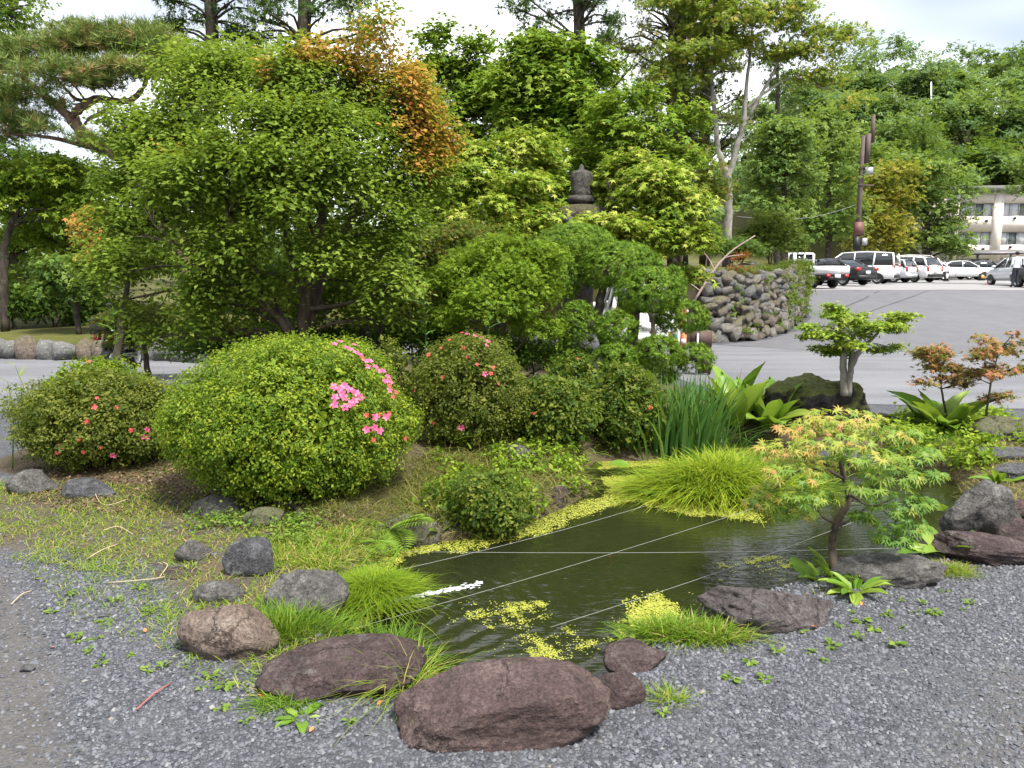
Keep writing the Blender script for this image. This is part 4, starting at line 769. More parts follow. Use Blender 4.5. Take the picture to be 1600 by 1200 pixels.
# ------------------------------------------------------------------ left side: pine, wood, mossy terrace
Yp = 17.2
def pts(Y, *q): return [(P(x, y, Y), r) for x, y, r in q]
g = land(*P(330, 560, Yp)[:2])
pine_pads = [(60, 85, 60, 22, 0), (20, 110, 50, 22, .3), (130, 80, 50, 22, .2), (100, 120, 60, 18, -.4), (180, 75, 50, 24, .3), (235, 80, 46, 26, .2), (265, 95, 36, 26, 0), (200, 115, 50, 18, -.3), (40, 145, 50, 14, -.5), (150, 130, 40, 12, -.6), (240, 120, 36, 14, -.2),
             (25, 190, 46, 14, .1), (60, 205, 40, 12, -.2), (150, 225, 36, 12, -.3), (95, 165, 24, 8, 0), (10, 160, 34, 14, .4), (200, 218, 22, 8, .1), (170, 235, 20, 8, 0), (20, 215, 30, 10, .2), (185, 172, 14, 6, 0), (120, 55, 40, 12, .4), (215, 55, 40, 12, .4)]
tree('pine_tree', 'old leaning pine with crooked reddish limbs at the upper left', 'tree', g,
     [[(g, .20), (P(290, 400, Yp), .22), (P(215, 265, Yp), .19), (P(150, 225, Yp), .15), (P(122, 200, Yp), .125), (P(118, 175, Yp), .10), (P(150, 155, Yp), .085), (P(195, 158, Yp), .07), (P(222, 140, Yp), .055), (P(235, 100, Yp), .03)],
      [(P(122, 198, Yp), .11), (P(95, 170, Yp), .09), (P(70, 150, Yp), .08), (P(30, 118, Yp+.1), .05), (P(0, 112, Yp+.1), .03)],
      [(P(160, 235, Yp), .06), (P(110, 222, Yp-.1), .05), (P(60, 212, Yp-.2), .035), (P(10, 210, Yp), .02)],
      [(P(150, 155, Yp), .05), (P(120, 155, Yp+.2), .04), (P(95, 130, Yp+.2), .025), (P(70, 100, Yp+.2), .012)],
      [(P(170, 170, Yp), .045), (P(140, 185, Yp), .04), (P(132, 195, Yp), .03)], [(P(200, 240, Yp), .05), (P(225, 225, Yp), .03), (P(260, 215, Yp), .015)]],
     [pad(*q[:4], Yp, q[4]) for q in pine_pads], LM['pine'], 9000, 400, BARK_PINE, leaf=.19, tmpl=TUFT, sub=14, subr=.17, up=.3, outw=.3, rnd=.9, shell=.35, droop=-1.6, along=.5, flat=.35, lo=-.1, rag=.1, tint=(0, 1), twigs=4, rmul=.3)
def wtree(label, Y, base_px, trunk, pads, mat, n, seed, leaf=.14, group=None, barkm=BARK_DARK, name='broadleaf_tree', cat='tree', gz=None, **kw):
    x0 = P(base_px, 440, Y); g = land(x0[0], Y)
    n = int(n*(.85 if Y < 50 else .62)); leaf = leaf*(1 if Y < 50 else 1.2); k = dict(tmpl=SPRAY3, sub=24 if Y < 50 else 44, subr=leaf*(1.5 if Y < 50 else 1.9), up=.9, outw=.5, rnd=.5, shell=.5, flat=.45, tint=(0, 1), twigs=1, clump=.4); k.update(kw)
    return tree(name, label, cat, g, [[(g, trunk[0][2])]+[(P(x, y, Y), r) for x, y, r in s] for s in ([trunk] if not isinstance(trunk[0], list) else trunk)] if not isinstance(trunk[0], list) else
                [[(g, s[0][2])]+[(P(x, y, Y), r) for x, y, r in s] for s in trunk], split([pad(*q[:4], Y, q[4] if len(q) > 4 else 0) for q in pads], 2, seed+1, .75, (.5, .5, .6)), LM[mat], n, seed, barkm, group, leaf=leaf, **k)
LG = 'trees in the wood beyond the mossy terrace'
wtree('slender leaning maple at the far left with a dark bare lower trunk', 17.5, 2, [(6, 420, .09), (14, 360, .07), (45, 300, .04), (70, 270, .02)], [(30, 290, 50, 26), (90, 270, 50, 26), (20, 335, 40, 30), (110, 310, 46, 22, .3), (70, 340, 50, 18, .2), (140, 330, 30, 18), (-20, 280, 40, 30)], 'shrub_bright', 11000, 410, .085, LG, tmpl=MAPLE3, flat=.5, up=.9, lo=-.7)
wtree('green maple filling the gap below the pine', 19, 110, [(110, 420, .10), (105, 330, .07), (100, 270, .03)], [(100, 265, 46, 22), (60, 295, 46, 20), (135, 285, 44, 22), (90, 330, 60, 24), (140, 350, 50, 24), (50, 360, 50, 24), (110, 390, 60, 22)], 'shrub_bright', 12000, 415, .09, LG, tmpl=MAPLE3, flat=.5, up=.9, lo=-.7)
wtree('drooping leafy shrub over the mossy terrace', 16.8, 118, [(118, 480, .06), (116, 440, .05), (112, 415, .02)], [(85, 420, 32, 14), (125, 415, 36, 14), (155, 430, 26, 14), (70, 445, 26, 14), (110, 440, 40, 12), (145, 450, 26, 12)], 'wood_mid', 5000, 420, .12, droop=1.2, outw=.8, cat='shrub', name='drooping_shrub')
LG2 = 'dark backdrop trees at the left'
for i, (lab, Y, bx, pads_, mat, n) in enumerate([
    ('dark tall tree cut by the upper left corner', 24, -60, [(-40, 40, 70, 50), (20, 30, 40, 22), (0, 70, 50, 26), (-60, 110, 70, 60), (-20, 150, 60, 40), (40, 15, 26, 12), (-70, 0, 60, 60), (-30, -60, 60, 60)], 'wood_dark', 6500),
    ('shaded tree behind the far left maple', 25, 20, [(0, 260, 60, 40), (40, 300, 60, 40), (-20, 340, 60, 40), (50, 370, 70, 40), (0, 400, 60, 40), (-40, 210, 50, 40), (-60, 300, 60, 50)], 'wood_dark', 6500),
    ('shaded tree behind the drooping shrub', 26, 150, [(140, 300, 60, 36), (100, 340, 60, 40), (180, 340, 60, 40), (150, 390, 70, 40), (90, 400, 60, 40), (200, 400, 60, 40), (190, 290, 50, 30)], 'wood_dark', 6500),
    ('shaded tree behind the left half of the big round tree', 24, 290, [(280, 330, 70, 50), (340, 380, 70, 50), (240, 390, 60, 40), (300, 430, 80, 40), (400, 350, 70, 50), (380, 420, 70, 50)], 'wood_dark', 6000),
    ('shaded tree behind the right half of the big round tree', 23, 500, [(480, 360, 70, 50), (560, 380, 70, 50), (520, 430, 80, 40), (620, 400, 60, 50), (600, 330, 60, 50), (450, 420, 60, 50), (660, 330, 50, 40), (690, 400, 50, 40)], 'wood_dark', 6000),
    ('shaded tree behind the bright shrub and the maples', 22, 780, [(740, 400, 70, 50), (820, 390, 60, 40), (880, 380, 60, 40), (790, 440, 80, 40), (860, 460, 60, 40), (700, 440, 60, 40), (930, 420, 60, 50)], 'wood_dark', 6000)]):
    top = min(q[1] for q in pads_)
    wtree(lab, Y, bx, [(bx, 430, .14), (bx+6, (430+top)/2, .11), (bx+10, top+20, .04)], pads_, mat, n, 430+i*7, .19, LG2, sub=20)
for i, (lab, bx, py, w, h, mat) in enumerate([('low leafy shrub on the mossy terrace, leftmost', 20, 478, 56, 36, 'wood_dark'), ('low leafy shrub on the mossy terrace, under the drooping shrub', 80, 480, 50, 34, 'wood_mid'),
    ('low dark shrub on the mossy terrace beside the road', 150, 492, 50, 26, 'wood_dark'), ('dark undergrowth at the back of the mossy terrace', 60, 450, 90, 44, 'wood_dark')]):
    shrub('low_shrub', lab, 18.0+i*.4, [(bx-w*.5, py+4, w*.5, h*.7), (bx+w*.4, py, w*.5, h*.7), (bx, py-h*.3, w*.5, h*.7)], LM[mat], 3000, 480+i, .10, sub=20, subr=.14, tmpl=SPRAY, group='shrubs on the mossy terrace')
# stone edging of the terrace: single blocks
ed = thing('stone_edging', 'row of squared dark stones edging the mossy terrace beside the gravel lane', 'wall', land(-7.5, 15.8))
r = rng(7); eo = np.array(ed.location); bl = [mesh_np('stone', *rock_verts(900+i, (.5, .5, .5), 2, 4, (.62, .8), .05, .01), smooth=True) for i in range(4)]
for i, b_ in enumerate(bl): b_.materials.append(STONES[(i*2+1) % 4])
line = np.array([(-14.2, 16.25), (-12.0, 16.2), (-9.3, 15.8), (-7.2, 15.7), (-5.6, 14.9), (-4.95, 15.3), (-4.7, 18)]); seg = np.hypot(*np.diff(line, axis=0).T); s_ = 0; tot = seg.sum()
while s_ < tot:
    w = r.uniform(.32, .62); k = min(np.searchsorted(np.cumsum(seg), s_), len(seg)-1); f_ = (s_-(np.cumsum(seg)[k]-seg[k]))/seg[k]; p = line[k]+(line[k+1]-line[k])*f_; d = line[k+1]-line[k]
    o = ob('stone', bl[int(r.integers(4))], None, ed); h = r.uniform(.42, .54); o.location = (p[0]-eo[0], p[1]-eo[1], h*.32-eo[2]); o.scale = (w*1.25, .55, h*1.35); o.rotation_euler = (0, r.normal()*.03, math.atan2(d[1], d[0])+r.normal()*.05); s_ += w

# ------------------------------------------------------------------ tall conifers behind
def conifer(label, Y, x, ytop, ybot, w, n, seed, mat='cedar', trunk_r=.28, leaf=.26, gaps=.6, group='tall conifers behind the garden', barkm=BARK_DARK, droop=.7, lean=0):
    r = rng(seed); ps = []; N = int((ybot-ytop)/11)
    for i in range(N):
        y = ytop+(ybot-ytop)*(i+.5*r.random())/N; f = min(1, ((y-ytop)/(ybot-ytop)*2.2)**.8)*(.7+.45*r.random()); sd = -1 if i % 2 else 1
        ps.append((x+lean*(ybot-y)/400+sd*w*f*r.uniform(.25, .85), y, w*f*.30+4, 8+5*r.random(), r.normal()*w*.5*Y/1200))
    return wtree(label, Y, x, [(x, ybot, trunk_r), (x+lean*.3, (ybot+ytop)/2, trunk_r*.7), (x+lean, ytop, .04)], ps, mat, n, seed, leaf, group, barkm, 'conifer_tree', tmpl=SPRIG, sub=26, subr=leaf*.9, up=.3, outw=.5, rnd=.7, droop=droop, shell=.2, rmul=.22, twigs=2)
conifer('tall dark conifer with bare trunk above the big round tree', 30, 475, -330, 110, 130, 9000, 500)
conifer('dark conifer left of the bare trunked one, above the round tree', 32, 330, -260, 110, 85, 7000, 505)
conifer('narrow dark conifer above the fresh green maple', 33, 905, -190, 130, 85, 8000, 510)
conifer('thin reddish brown conifer left of the forked tree', 25, 1052, -200, 230, 85, 6500, 515, 'larch', .22, .2)
conifer('thin brownish conifer with pale trunk just left of the forked tree', 25.5, 1100, -180, 230, 60, 5000, 520, 'larch', .18, .2)
conifer('thin conifer trunk beside the reddish brown conifer', 26.5, 1066, -150, 240, 70, 4000, 525, 'larch', .2, .2)
conifer('bluish conifer seen behind the right branches of the forked tree', 38, 1215, 70, 330, 50, 5000, 530, 'cedar', .2, .26)
# forked pale trunk tree on the terrace
Yf = 23.5; TT = P(1137, 358, Yf)[2]
tree('broadleaf_tree', 'tall tree with smooth pale forked trunk on the stone walled terrace', 'tree', land(*P(1137, 358, Yf)[:2]),
     [[(land(*P(1137, 358, Yf)[:2]), 0.136), (P(1138, 320, Yf), 0.120), (P(1136, 275, Yf), 0.112), (P(1122, 235, Yf), 0.080), (P(1118, 190, Yf), 0.072), (P(1112, 120, Yf), 0.056), (P(1120, 50, Yf), 0.040), (P(1105, -40, Yf), 0.016)],
      [(P(1137, 280, Yf), 0.096), (P(1150, 235, Yf), 0.088), (P(1162, 190, Yf), 0.080), (P(1165, 150, Yf), 0.060), (P(1172, 80, Yf), 0.040), (P(1180, -10, Yf), 0.016)],
      [(P(1160, 200, Yf), 0.064), (P(1185, 155, Yf), 0.052), (P(1205, 120, Yf), 0.040), (P(1235, 60, Yf), 0.024), (P(1270, 55, Yf), 0.010)],
      [(P(1166, 170, Yf), 0.048), (P(1195, 145, Yf), 0.040), (P(1240, 122, Yf), 0.024), (P(1290, 140, Yf), 0.012)]],
     [pad(*q[:4], Yf, q[4] if len(q) > 4 else 0) for q in [(1110, -20, 70, 28), (1170, -15, 70, 28), (1050, 10, 40, 18), (1090, 40, 46, 22), (1150, 30, 50, 22, -.6), (1200, 25, 46, 22), (1235, 40, 34, 20), (1060, 85, 40, 18), (1105, 90, 40, 18, -.5), (1130, 60, 40, 20, .5), (1270, 50, 28, 14), (1305, 65, 26, 12), (1335, 62, 18, 10), (1325, 50, 14, 8), (1260, 80, 24, 12), (1295, 85, 18, 8),
        (1225, 90, 24, 14), (1285, 118, 26, 12), (1310, 130, 24, 14), (1250, 125, 20, 10), (1330, 160, 22, 12), (1205, 85, 22, 14), (1160, 75, 26, 14), (1085, 130, 30, 14), (1060, 140, 24, 12), (1030, 120, 22, 12), (1240, 10, 26, 16)]],
     LM['tall_tree'], 16000, 540, BARK_PALE, leaf=.15, tmpl=SPRAY, sub=22, subr=.22, up=.8, outw=.5, rnd=.55, shell=.4, flat=.45, tint=(0, 1), twigs=3, rmul=.25)
shrub('olive_shrub', 'wide olive brown shrub on the terrace left of the forked trunk', 21.5, [(1035, 265, 46, 20), (1085, 255, 40, 20), (1010, 285, 40, 16), (1070, 290, 50, 18), (1110, 300, 30, 24)], LM['shrub_dull'], 8000, 545, .10, sub=20, subr=.15, tmpl=SPRAY, tint=(0, 1))
shrub('round_shrub', 'round olive shrub on top of the stone wall right of the forked trunk', 26, [(1205, 360, 40, 26), (1185, 375, 30, 22), (1228, 378, 28, 24), (1205, 385, 44, 16)], LM['shrub_dull'], 9000, 550, .10, sub=20, subr=.11, tmpl=SPRAY, shell=.75)
shrub('low_shrub', 'low green shrub at the wall top beside the forked trunk', 23, [(1150, 385, 26, 14), (1125, 390, 20, 12), (1170, 392, 24, 12)], LM['wood_mid'], 2500, 555, .10, sub=18, subr=.12, tmpl=SPRAY)
for i, (x, y, w) in enumerate([(1158, 402, 10), (1166, 424, 16), (1150, 424, 14), (1103, 375, 10)]):
    shrub('red_leaf_plant', ['red leaved plant highest on the stone wall', 'red leaved plant on the wall edge, right one', 'red leaved plant on the wall edge, left one', 'small red leaved plant under the yellow maple tips'][i], 21.3 if i else 21.9, [(x, y, w, 7), (x-5, y+3, w*.6, 5)], LM['ivy_red'], 300, 560+i, .07, stems=2, sub=10, subr=.09, cat='plant', tint=(0, .7), base=land(*P(x, 440, 21.9)[:2]) if i == 0 else None)
m = MB(); wo = P(1100, 450, 20.3)
for q in [[(1085, 470, .03), (1110, 430, .03), (1140, 395, .022), (1180, 368, .012)], [(1105, 440, .02), (1120, 415, .018), (1135, 402, .012), (1160, 398, .008)], [(1118, 425, .014), (1108, 405, .01), (1100, 395, .006)], [(1095, 455, .014), (1075, 440, .008)]]:
    m.tube([P(x, y, 20.0-.003*(x-1085)) for x, y, _ in q], [w for _, _, w in q], 6, 0, 4)
tag(m.build('dead_branch', plain('dead_branch', (.40, .30, .26), .9, .1), smooth=True), 'bare pinkish dead branch lying over the left end of the stone wall', 'branch')

# ------------------------------------------------------------------ dry stone wall
sw = thing('stone_wall', 'curved dry stone retaining wall of rounded field stones below the terrace', 'wall', land(6.6, 20.6)); so_ = np.array(sw.location)
vis = WALL[1:8]; seg = np.hypot(*np.diff(vis, axis=0).T); cum = np.concatenate([[0], np.cumsum(seg)])
def wpt(s): k = min(max(np.searchsorted(cum, s)-1, 0), len(seg)-1); f_ = (s-cum[k])/seg[k]; d = (vis[k+1]-vis[k])/seg[k]; return vis[k]+d*seg[k]*f_, np.array((d[1], -d[0])), d
def wtop(s): p, nrm, _ = wpt(s); return 1.78+.055*(p[1]-20.2)+.06*math.sin(2.1*s)
r = rng(77); sm = []
cube = []
import bmesh as _b2
bm = _b2.new(); _b2.ops.create_cube(bm, size=2); _b2.ops.subdivide_edges(bm, edges=bm.edges[:], cuts=1, use_grid_fill=True); _b2.ops.triangulate(bm, faces=bm.faces[:])
CV = np.array([v.co[:] for v in bm.verts]); CF = np.array([[v.index for v in f.verts] for f in bm.faces]); bm.free()
for i in range(12):
    V = unit(CV)*.5+CV*.45; V = V*(1+.14*r.normal(size=(len(V), 1))); V = V@np.array([[1, .12*r.normal(), 0], [.1*r.normal(), 1, .1*r.normal()], [0, .1*r.normal(), 1]])
    me = mesh_np('stone', V*.5, CF, smooth=True); me.materials.append(STONES[[0, 0, 1, 2, 0, 3, 1, 2, 0, 1, 3, 2][i]]); sm.append(me)
core = MB(); ss = np.linspace(0, cum[-1], 60); pv = []
for s in ss:
    p, nrm, d = wpt(s); zb = road_z(p[1])-.2; zt = wtop(s)-.12; pv.append([(p[0]+nrm[0]*.05-so_[0], p[1]+nrm[1]*.05-so_[1], zb-so_[2]), (p[0]-nrm[0]*.28-so_[0], p[1]-nrm[1]*.28-so_[1], zt-so_[2]), (p[0]-nrm[0]*.9-so_[0], p[1]-nrm[1]*.9-so_[1], zt+.05-so_[2])])
for i in range(len(ss)-1):
    for j in (0, 1): core.quad(pv[i][j], pv[i+1][j], pv[i+1][j+1], pv[i][j+1])
core.build('earth_core', plain('wall_earth', (.045, .040, .028), .95, .1, var=.4, scale=3), sw)
cnt = 0; z = 0.0; rows = []
s = .55
zrow = 0.0
while zrow < 2.35 and cnt < 300:
    s = .9+r.uniform(0, .2); hrow = r.uniform(.15, .25)*(1.35 if zrow < .3 else 1)
    while s < 9.6 and cnt < 300:
        w = r.uniform(.20, .42)*(1.3 if zrow < .3 else 1); p, nrm, d = wpt(s+w/2); zb = float(road_z(p[1])); ht = wtop(s)-zb
        zz = zrow*(ht/2.0)
        if zz+hrow*.4 < ht+.05:
            o = ob('stone', sm[int(r.integers(12))], None, sw); off = .10-.13*zz; c = p+nrm*(off+.045*r.normal())
            o.location = (c[0]-so_[0], c[1]-so_[1], zb+zz+hrow*.45+.03*r.normal()-so_[2]); hh = hrow*r.uniform(.9, 1.35)
            o.scale = (w*1.12, .30, hh); o.rotation_euler = (r.normal()*.25, r.normal()*.4, math.atan2(d[1], d[0])+r.normal()*.15); cnt += 1
        s += w*.93
    zrow += hrow*.88
def wall_plants(nm, label, cat, mat, n, seed, leaf, srange, zr, tmpl, sub=8):
    r = rng(seed); C = []
    for _ in range(n):
        s = r.uniform(*srange); p, nrm, d = wpt(s); ht = wtop(s)-float(road_z(p[1])); f_ = r.uniform(*zr); c = p+nrm*(.27-.13*f_*ht); C.append((np.array((c[0], c[1], float(road_z(p[1]))+f_*ht)), np.array((.12, .08, .07))))
    c0 = C[0][0]; fd = foliage([(c-so_, R) for c, R in C], n*sub*3, seed, leaf, tmpl, sub, .05, .5, .5, .7, .3, .3); return fol_ob(nm, fd, mat, sw)
wall_plants('wall_weeds', None, None, LM['weed'], 70, 580, .07, (1.8, 8.0), (.05, .95), SPRAY)
wall_plants('wall_moss', None, None, LM['azalea_olive'], 120, 585, .05, (4.5, 10.3), (.1, 1.02), LEAF, 14)
fd = foliage([(np.array((*wpt(s)[0], wtop(s)+.04))-np.array((*wpt(s)[1]*.35, 0))-so_, np.array((.35, .3, .10))) for s in np.arange(.5, 10.4, .4)], 2600, 590, .07, SPRAY, 14, .08, .8, .4, .6, .3)
fol_ob('wall_top_growth', fd, LM['shrub_dull'], sw)
fd = foliage([(np.array((*wpt(s)[0], wtop(s)-dz))+np.array((*wpt(s)[1]*.2, 0))-so_, np.array((.30, .24, .24))) for s in np.arange(8.6, 10.4, .3) for dz in (.1, .5, .9)], 5000, 592, .07, LEAF, 14, .08, .5, .8, .5, .5)
fol_ob('ivy', fd, LM['shrub_dull'], sw)

# ------------------------------------------------------------------ stone lantern tower among the maples
Yt = 13.3; k = Yt/FPX; b0 = land(*P(906, 500, Yt)[:2]); t = thing('stone_lantern', 'tall weathered stone lantern tower rising out of the yellow maples', 'lantern', b0)
zk = lambda y: P(906, y, Yt)[2]-b0[2]
def lathe_part(nm, prof, mat, sides=24): m = MB(); m.lathe(prof, (0, 0, 0), sides); return m.build(nm, mat, t, True)
lathe_part('base', [(0, 0), (.62, 0), (.62, .18), (.5, .24), (.34, .27), (0, .27)], LANTERN)
lathe_part('shaft', [(.26, .26), (.23, .4), (.22, zk(395)), (.30, zk(388)), (0, zk(386))], LANTERN)
lathe_part('fire_box', [(0, zk(388)), (.42, zk(387)), (.44, zk(380)), (.36, zk(378)), (.34, zk(350)), (0, zk(349))], LANTERN, 8)
lathe_part('roof_cap', [(0, zk(346)), (.46, zk(347)), (.50, zk(342)), (.50, zk(336)), (.44, zk(328)), (.33, zk(322)), (.18, zk(320)), (0, zk(319))], LANTERN_MOSS)
lathe_part('ring', [(0, zk(321)), (.17, zk(321)), (.235, zk(316)), (.245, zk(311)), (.20, zk(306)), (0, zk(306))], LANTERN)
lathe_part('finial', [(0, zk(307)), (.17, zk(307)), (.19, zk(303)), (.17, zk(296)), (.185, zk(285)), (.19, zk(272)), (.14, zk(268)), (.05, zk(265)), (.03, zk(258)), (0, zk(256))], LANTERN, 8)
m = MB(); m.box((P(884, 347, Yt)[0]-b0[0], -.42, zk(347)), (.18, .12, .12)); m.build('corner_block', ROCK_GREY, t)

# ------------------------------------------------------------------ right background: bamboo, big trees, hillside
wtree('bright green tree right of the forked trunk', 34, 1225, [(1225, 400, .18), (1225, 300, .12), (1222, 230, .05)], [(1220, 215, 34, 22), (1195, 245, 30, 22), (1245, 240, 30, 24), (1215, 275, 40, 22), (1250, 285, 26, 24), (1190, 300, 30, 22), (1225, 320, 36, 22)], 'hill_fresh', 9000, 600, .2)
wtree('bluish green tree behind the utility pole', 58, 1295, [(1295, 405, .25), (1295, 300, .18), (1295, 200, .06)], [(1290, 190, 36, 26), (1265, 220, 34, 26), (1320, 215, 30, 26), (1290, 255, 44, 26), (1318, 290, 30, 28), (1265, 290, 34, 28), (1295, 330, 44, 28), (1270, 365, 34, 24), (1318, 365, 30, 26), (1240, 345, 26, 26)], 'hill_fresh', 13000, 605, .3)
wtree('yellow bamboo clump behind the parked vans', 61.5, 1378, [[(1360, 410, .06), (1362, 340, .05), (1368, 270, .02)], [(1372, 410, .06), (1374, 340, .05), (1378, 280, .02)], [(1385, 410, .06), (1390, 340, .05), (1400, 285, .02)], [(1395, 410, .06), (1398, 350, .05), (1404, 300, .02)], [(1352, 410, .06), (1354, 360, .05), (1350, 310, .02)]],
      [(1370, 282, 24, 14), (1392, 278, 22, 12), (1362, 312, 22, 18), (1390, 312, 26, 18), (1370, 345, 26, 20), (1398, 345, 20, 20), (1360, 375, 20, 18), (1385, 378, 26, 18)], 'bamboo_yellow', 11000, 610, .28, name='bamboo_clump', cat='bamboo', outw=.3, droop=.8, tmpl=SPRAY)
wtree('broad dense green tree left of the apartment building', 64, 1450, [(1450, 415, .3), (1448, 340, .2), (1446, 270, .06)], [(1440, 262, 34, 20), (1470, 275, 32, 20), (1415, 280, 28, 20), (1445, 305, 46, 22), (1485, 310, 28, 22), (1410, 320, 26, 24), (1435, 345, 44, 24), (1480, 350, 32, 24), (1505, 335, 18, 22), (1415, 375, 30, 22), (1455, 385, 40, 20), (1490, 385, 22, 16), (1510, 290, 14, 14)], 'hill_fresh', 16000, 615, .3)
wtree('dark pointed conifer on the slope above the broad tree', 74, 1445, [(1445, 300, .25), (1444, 240, .16), (1442, 180, .05)], [(1442, 190, 12, 16), (1440, 215, 20, 16), (1446, 240, 28, 16), (1440, 262, 34, 14)], 'wood_dark', 5000, 620, .3, name='conifer_tree', tmpl=SPRIG)
wtree('leafy branch tips entering at the right edge above the building', 45, 1640, [(1640, 430, .2), (1640, 350, .15), (1625, 290, .05)], [(1600, 285, 24, 16), (1620, 260, 30, 20), (1640, 300, 30, 30), (1590, 300, 12, 8), (1660, 260, 40, 40)], 'hill_fresh', 4000, 625, .22)
# hillside: individual near crowns, the far wood as one mass
r = rng(640); HG = 'trees standing on the wooded hillside'
HL = ['pale green crown at the left foot of the hillside', 'rounded crown above the yellow bamboo', 'dark crown in the middle of the hillside', 'wide pale crown right of the mast', 'shaded crown above the apartment roof', 'fresh crown at the far right of the hillside', 'crown behind the bluish green tree', 'crown on the ridge left of the mast', 'crown on the ridge right of the mast', 'highest crown at the right edge of the ridge', 'crown just over the forked tree tips', 'dark crown right behind the building']
for i, (x, y, w, h, Yh, mat) in enumerate([(1300, 175, 60, 34, 92, 'hill_haze_green'), (1375, 235, 50, 34, 82, 'hill_haze_green'), (1400, 190, 60, 36, 95, 'hill_haze_green'), (1520, 175, 70, 40, 98, 'hill_fresh'), (1540, 250, 56, 40, 88, 'wood_dark'), (1590, 200, 60, 40, 96, 'hill_haze_green'), (1340, 260, 44, 36, 78, 'hill_fresh'), (1420, 140, 50, 24, 108, 'hill_haze_green'), (1490, 138, 50, 24, 108, 'hill_fresh'), (1580, 140, 60, 26, 110, 'hill_haze_green'), (1345, 140, 50, 22, 110, 'hill_haze_green'), (1580, 270, 50, 40, 90, 'wood_dark')]):
    ps = [(x+w*.5*r.normal()*.8, y+h*.5*r.normal()*.7, w*.36, h*.42) for _ in range(9)]
    wtree(HL[i], Yh, x, [(x, y+h*1.6, .3), (x, y+h*.5, .2), (x, y-h*.4, .05)], ps, mat, 6500, 641+i, .46, HG)
ps = []
for i in range(330):
    Yh = r.uniform(84, 135); x = r.uniform(1100, 2200); X_ = (x-800)/FPX*Yh; zg = Hs(X_, Yh); hh = r.uniform(7, 12); ps.append((np.array((X_, Yh, zg+hh*.62)), np.array((hh*.42, hh*.42, hh*.42))))
for i in range(170):
    Yh = r.uniform(76, 100); x = r.uniform(-900, 1130); X_ = (x-800)/FPX*Yh; zg = Hs(X_, Yh); hh = r.uniform(5, 8); ps.append((np.array((X_, Yh, zg+hh*.5)), np.array((hh*.5, hh*.5, hh*.45))))
fd = foliage(ps, 72000, 690, .84, SPRAY3, 40, .8, .8, .6, .5, .6, .2, .5, .5, None, -.2, .1, (0, 1.0), clump=.35)
tag(fol_ob('hillside_wood', fd, LM['hill_haze_green'], None), 'distant green wood covering the hillside', 'wood', kind='stuff')
# ------------------------------------------------------------------ grasses, pond plants, gravel
def scatter(poly_px=None, poly=None, n=1000, seed=1, sdmin=None):
    r = rng(seed); pl = np.array([G(x, y)[:2] for x, y in poly_px]) if poly is None else np.asarray(poly); lo, hi = pl.min(0), pl.max(0); o = np.zeros((0, 2))
    while len(o) < n:
        q = r.uniform(lo, hi, (n*3, 2)); q = q[inpoly(q[:, 0], q[:, 1], pl)]; o = np.concatenate([o, q])
    o = o[:n]
    if sdmin is not None: o = o[sdpoly(o[:, 0], o[:, 1], POND) > sdmin]
    return np.column_stack([o, H(o[:, 0], o[:, 1])])
def grass_mat_obj(name, label, cat, B, L, W, mat, seed, lean=.5, droop=.5, tint=None, kind='stuff', out=None, parent=None):
    r = rng(seed); n = len(B); D = np.column_stack([r.normal(size=(n, 2))*lean, np.ones(n)])
    if out is not None: D[:, :2] += (B[:, :2]-np.asarray(out)[:2])*(1.0/np.maximum(.05, np.abs(B[:, :2]-np.asarray(out)[:2]).max()))*1.1
    V, F_, t = blades(B, np.asarray(L)*r.uniform(.5, 1.25, n), W, D, seed, droop, tint)
    o = ob(name, mesh_np(name, V, F_, t), mat, parent)
    if parent is None: tag(o, label, cat, kind=kind)
    elif kind: o['kind'] = kind
    return o
r = rng(1200)
# short patchy turf on the left
B = scatter(poly=GRASS_L, n=21000, seed=1201, sdmin=.02); keep = (wob(B[:, 0], B[:, 1], 3.1)+.6*wob(B[:, 0], B[:, 1], 8.3)+.5*r.normal(size=len(B))) > -.35; B = B[keep]
grass_mat_obj('grass', 'short patchy yellow green turf on the left shore', 'grass', B, .055, .0045, LM['grass'], 1202, .9, .6, np.clip(r.normal(.70, .20, len(B)), 0, 1))
B = scatter([(0, 870), (220, 890), (300, 1000), (330, 1080), (240, 1010), (100, 960), (60, 900)], n=700, seed=1203)
grass_mat_obj('grass', 'thin scattered grass where the turf gives way to gravel', 'grass', B, .05, .004, LM['grass'], 1204, .9, .6, np.clip(r.normal(.6, .2, len(B)), 0, 1))
B = scatter([(380, 790), (640, 720), (660, 800), (640, 850), (560, 862), (430, 830)], n=5200, seed=1215, sdmin=0)
grass_mat_obj('dry_grass', 'weedy half dry growth right under the big clipped azalea', 'grass', B, .09, .005, LM['dry_grass'], 1216, 1.0, .8, np.clip(r.normal(.10, .22, len(B)), 0, 1))
B = scatter([(560, 720), (700, 690), (1000, 690), (1000, 640), (600, 640)], n=4000, seed=1217, sdmin=0)
grass_mat_obj('grass', 'shaded grass between the middle azaleas', 'grass', B, .14, .007, LM['grass'], 1218, .9, .8, np.clip(r.normal(.3, .22, len(B)), 0, 1))
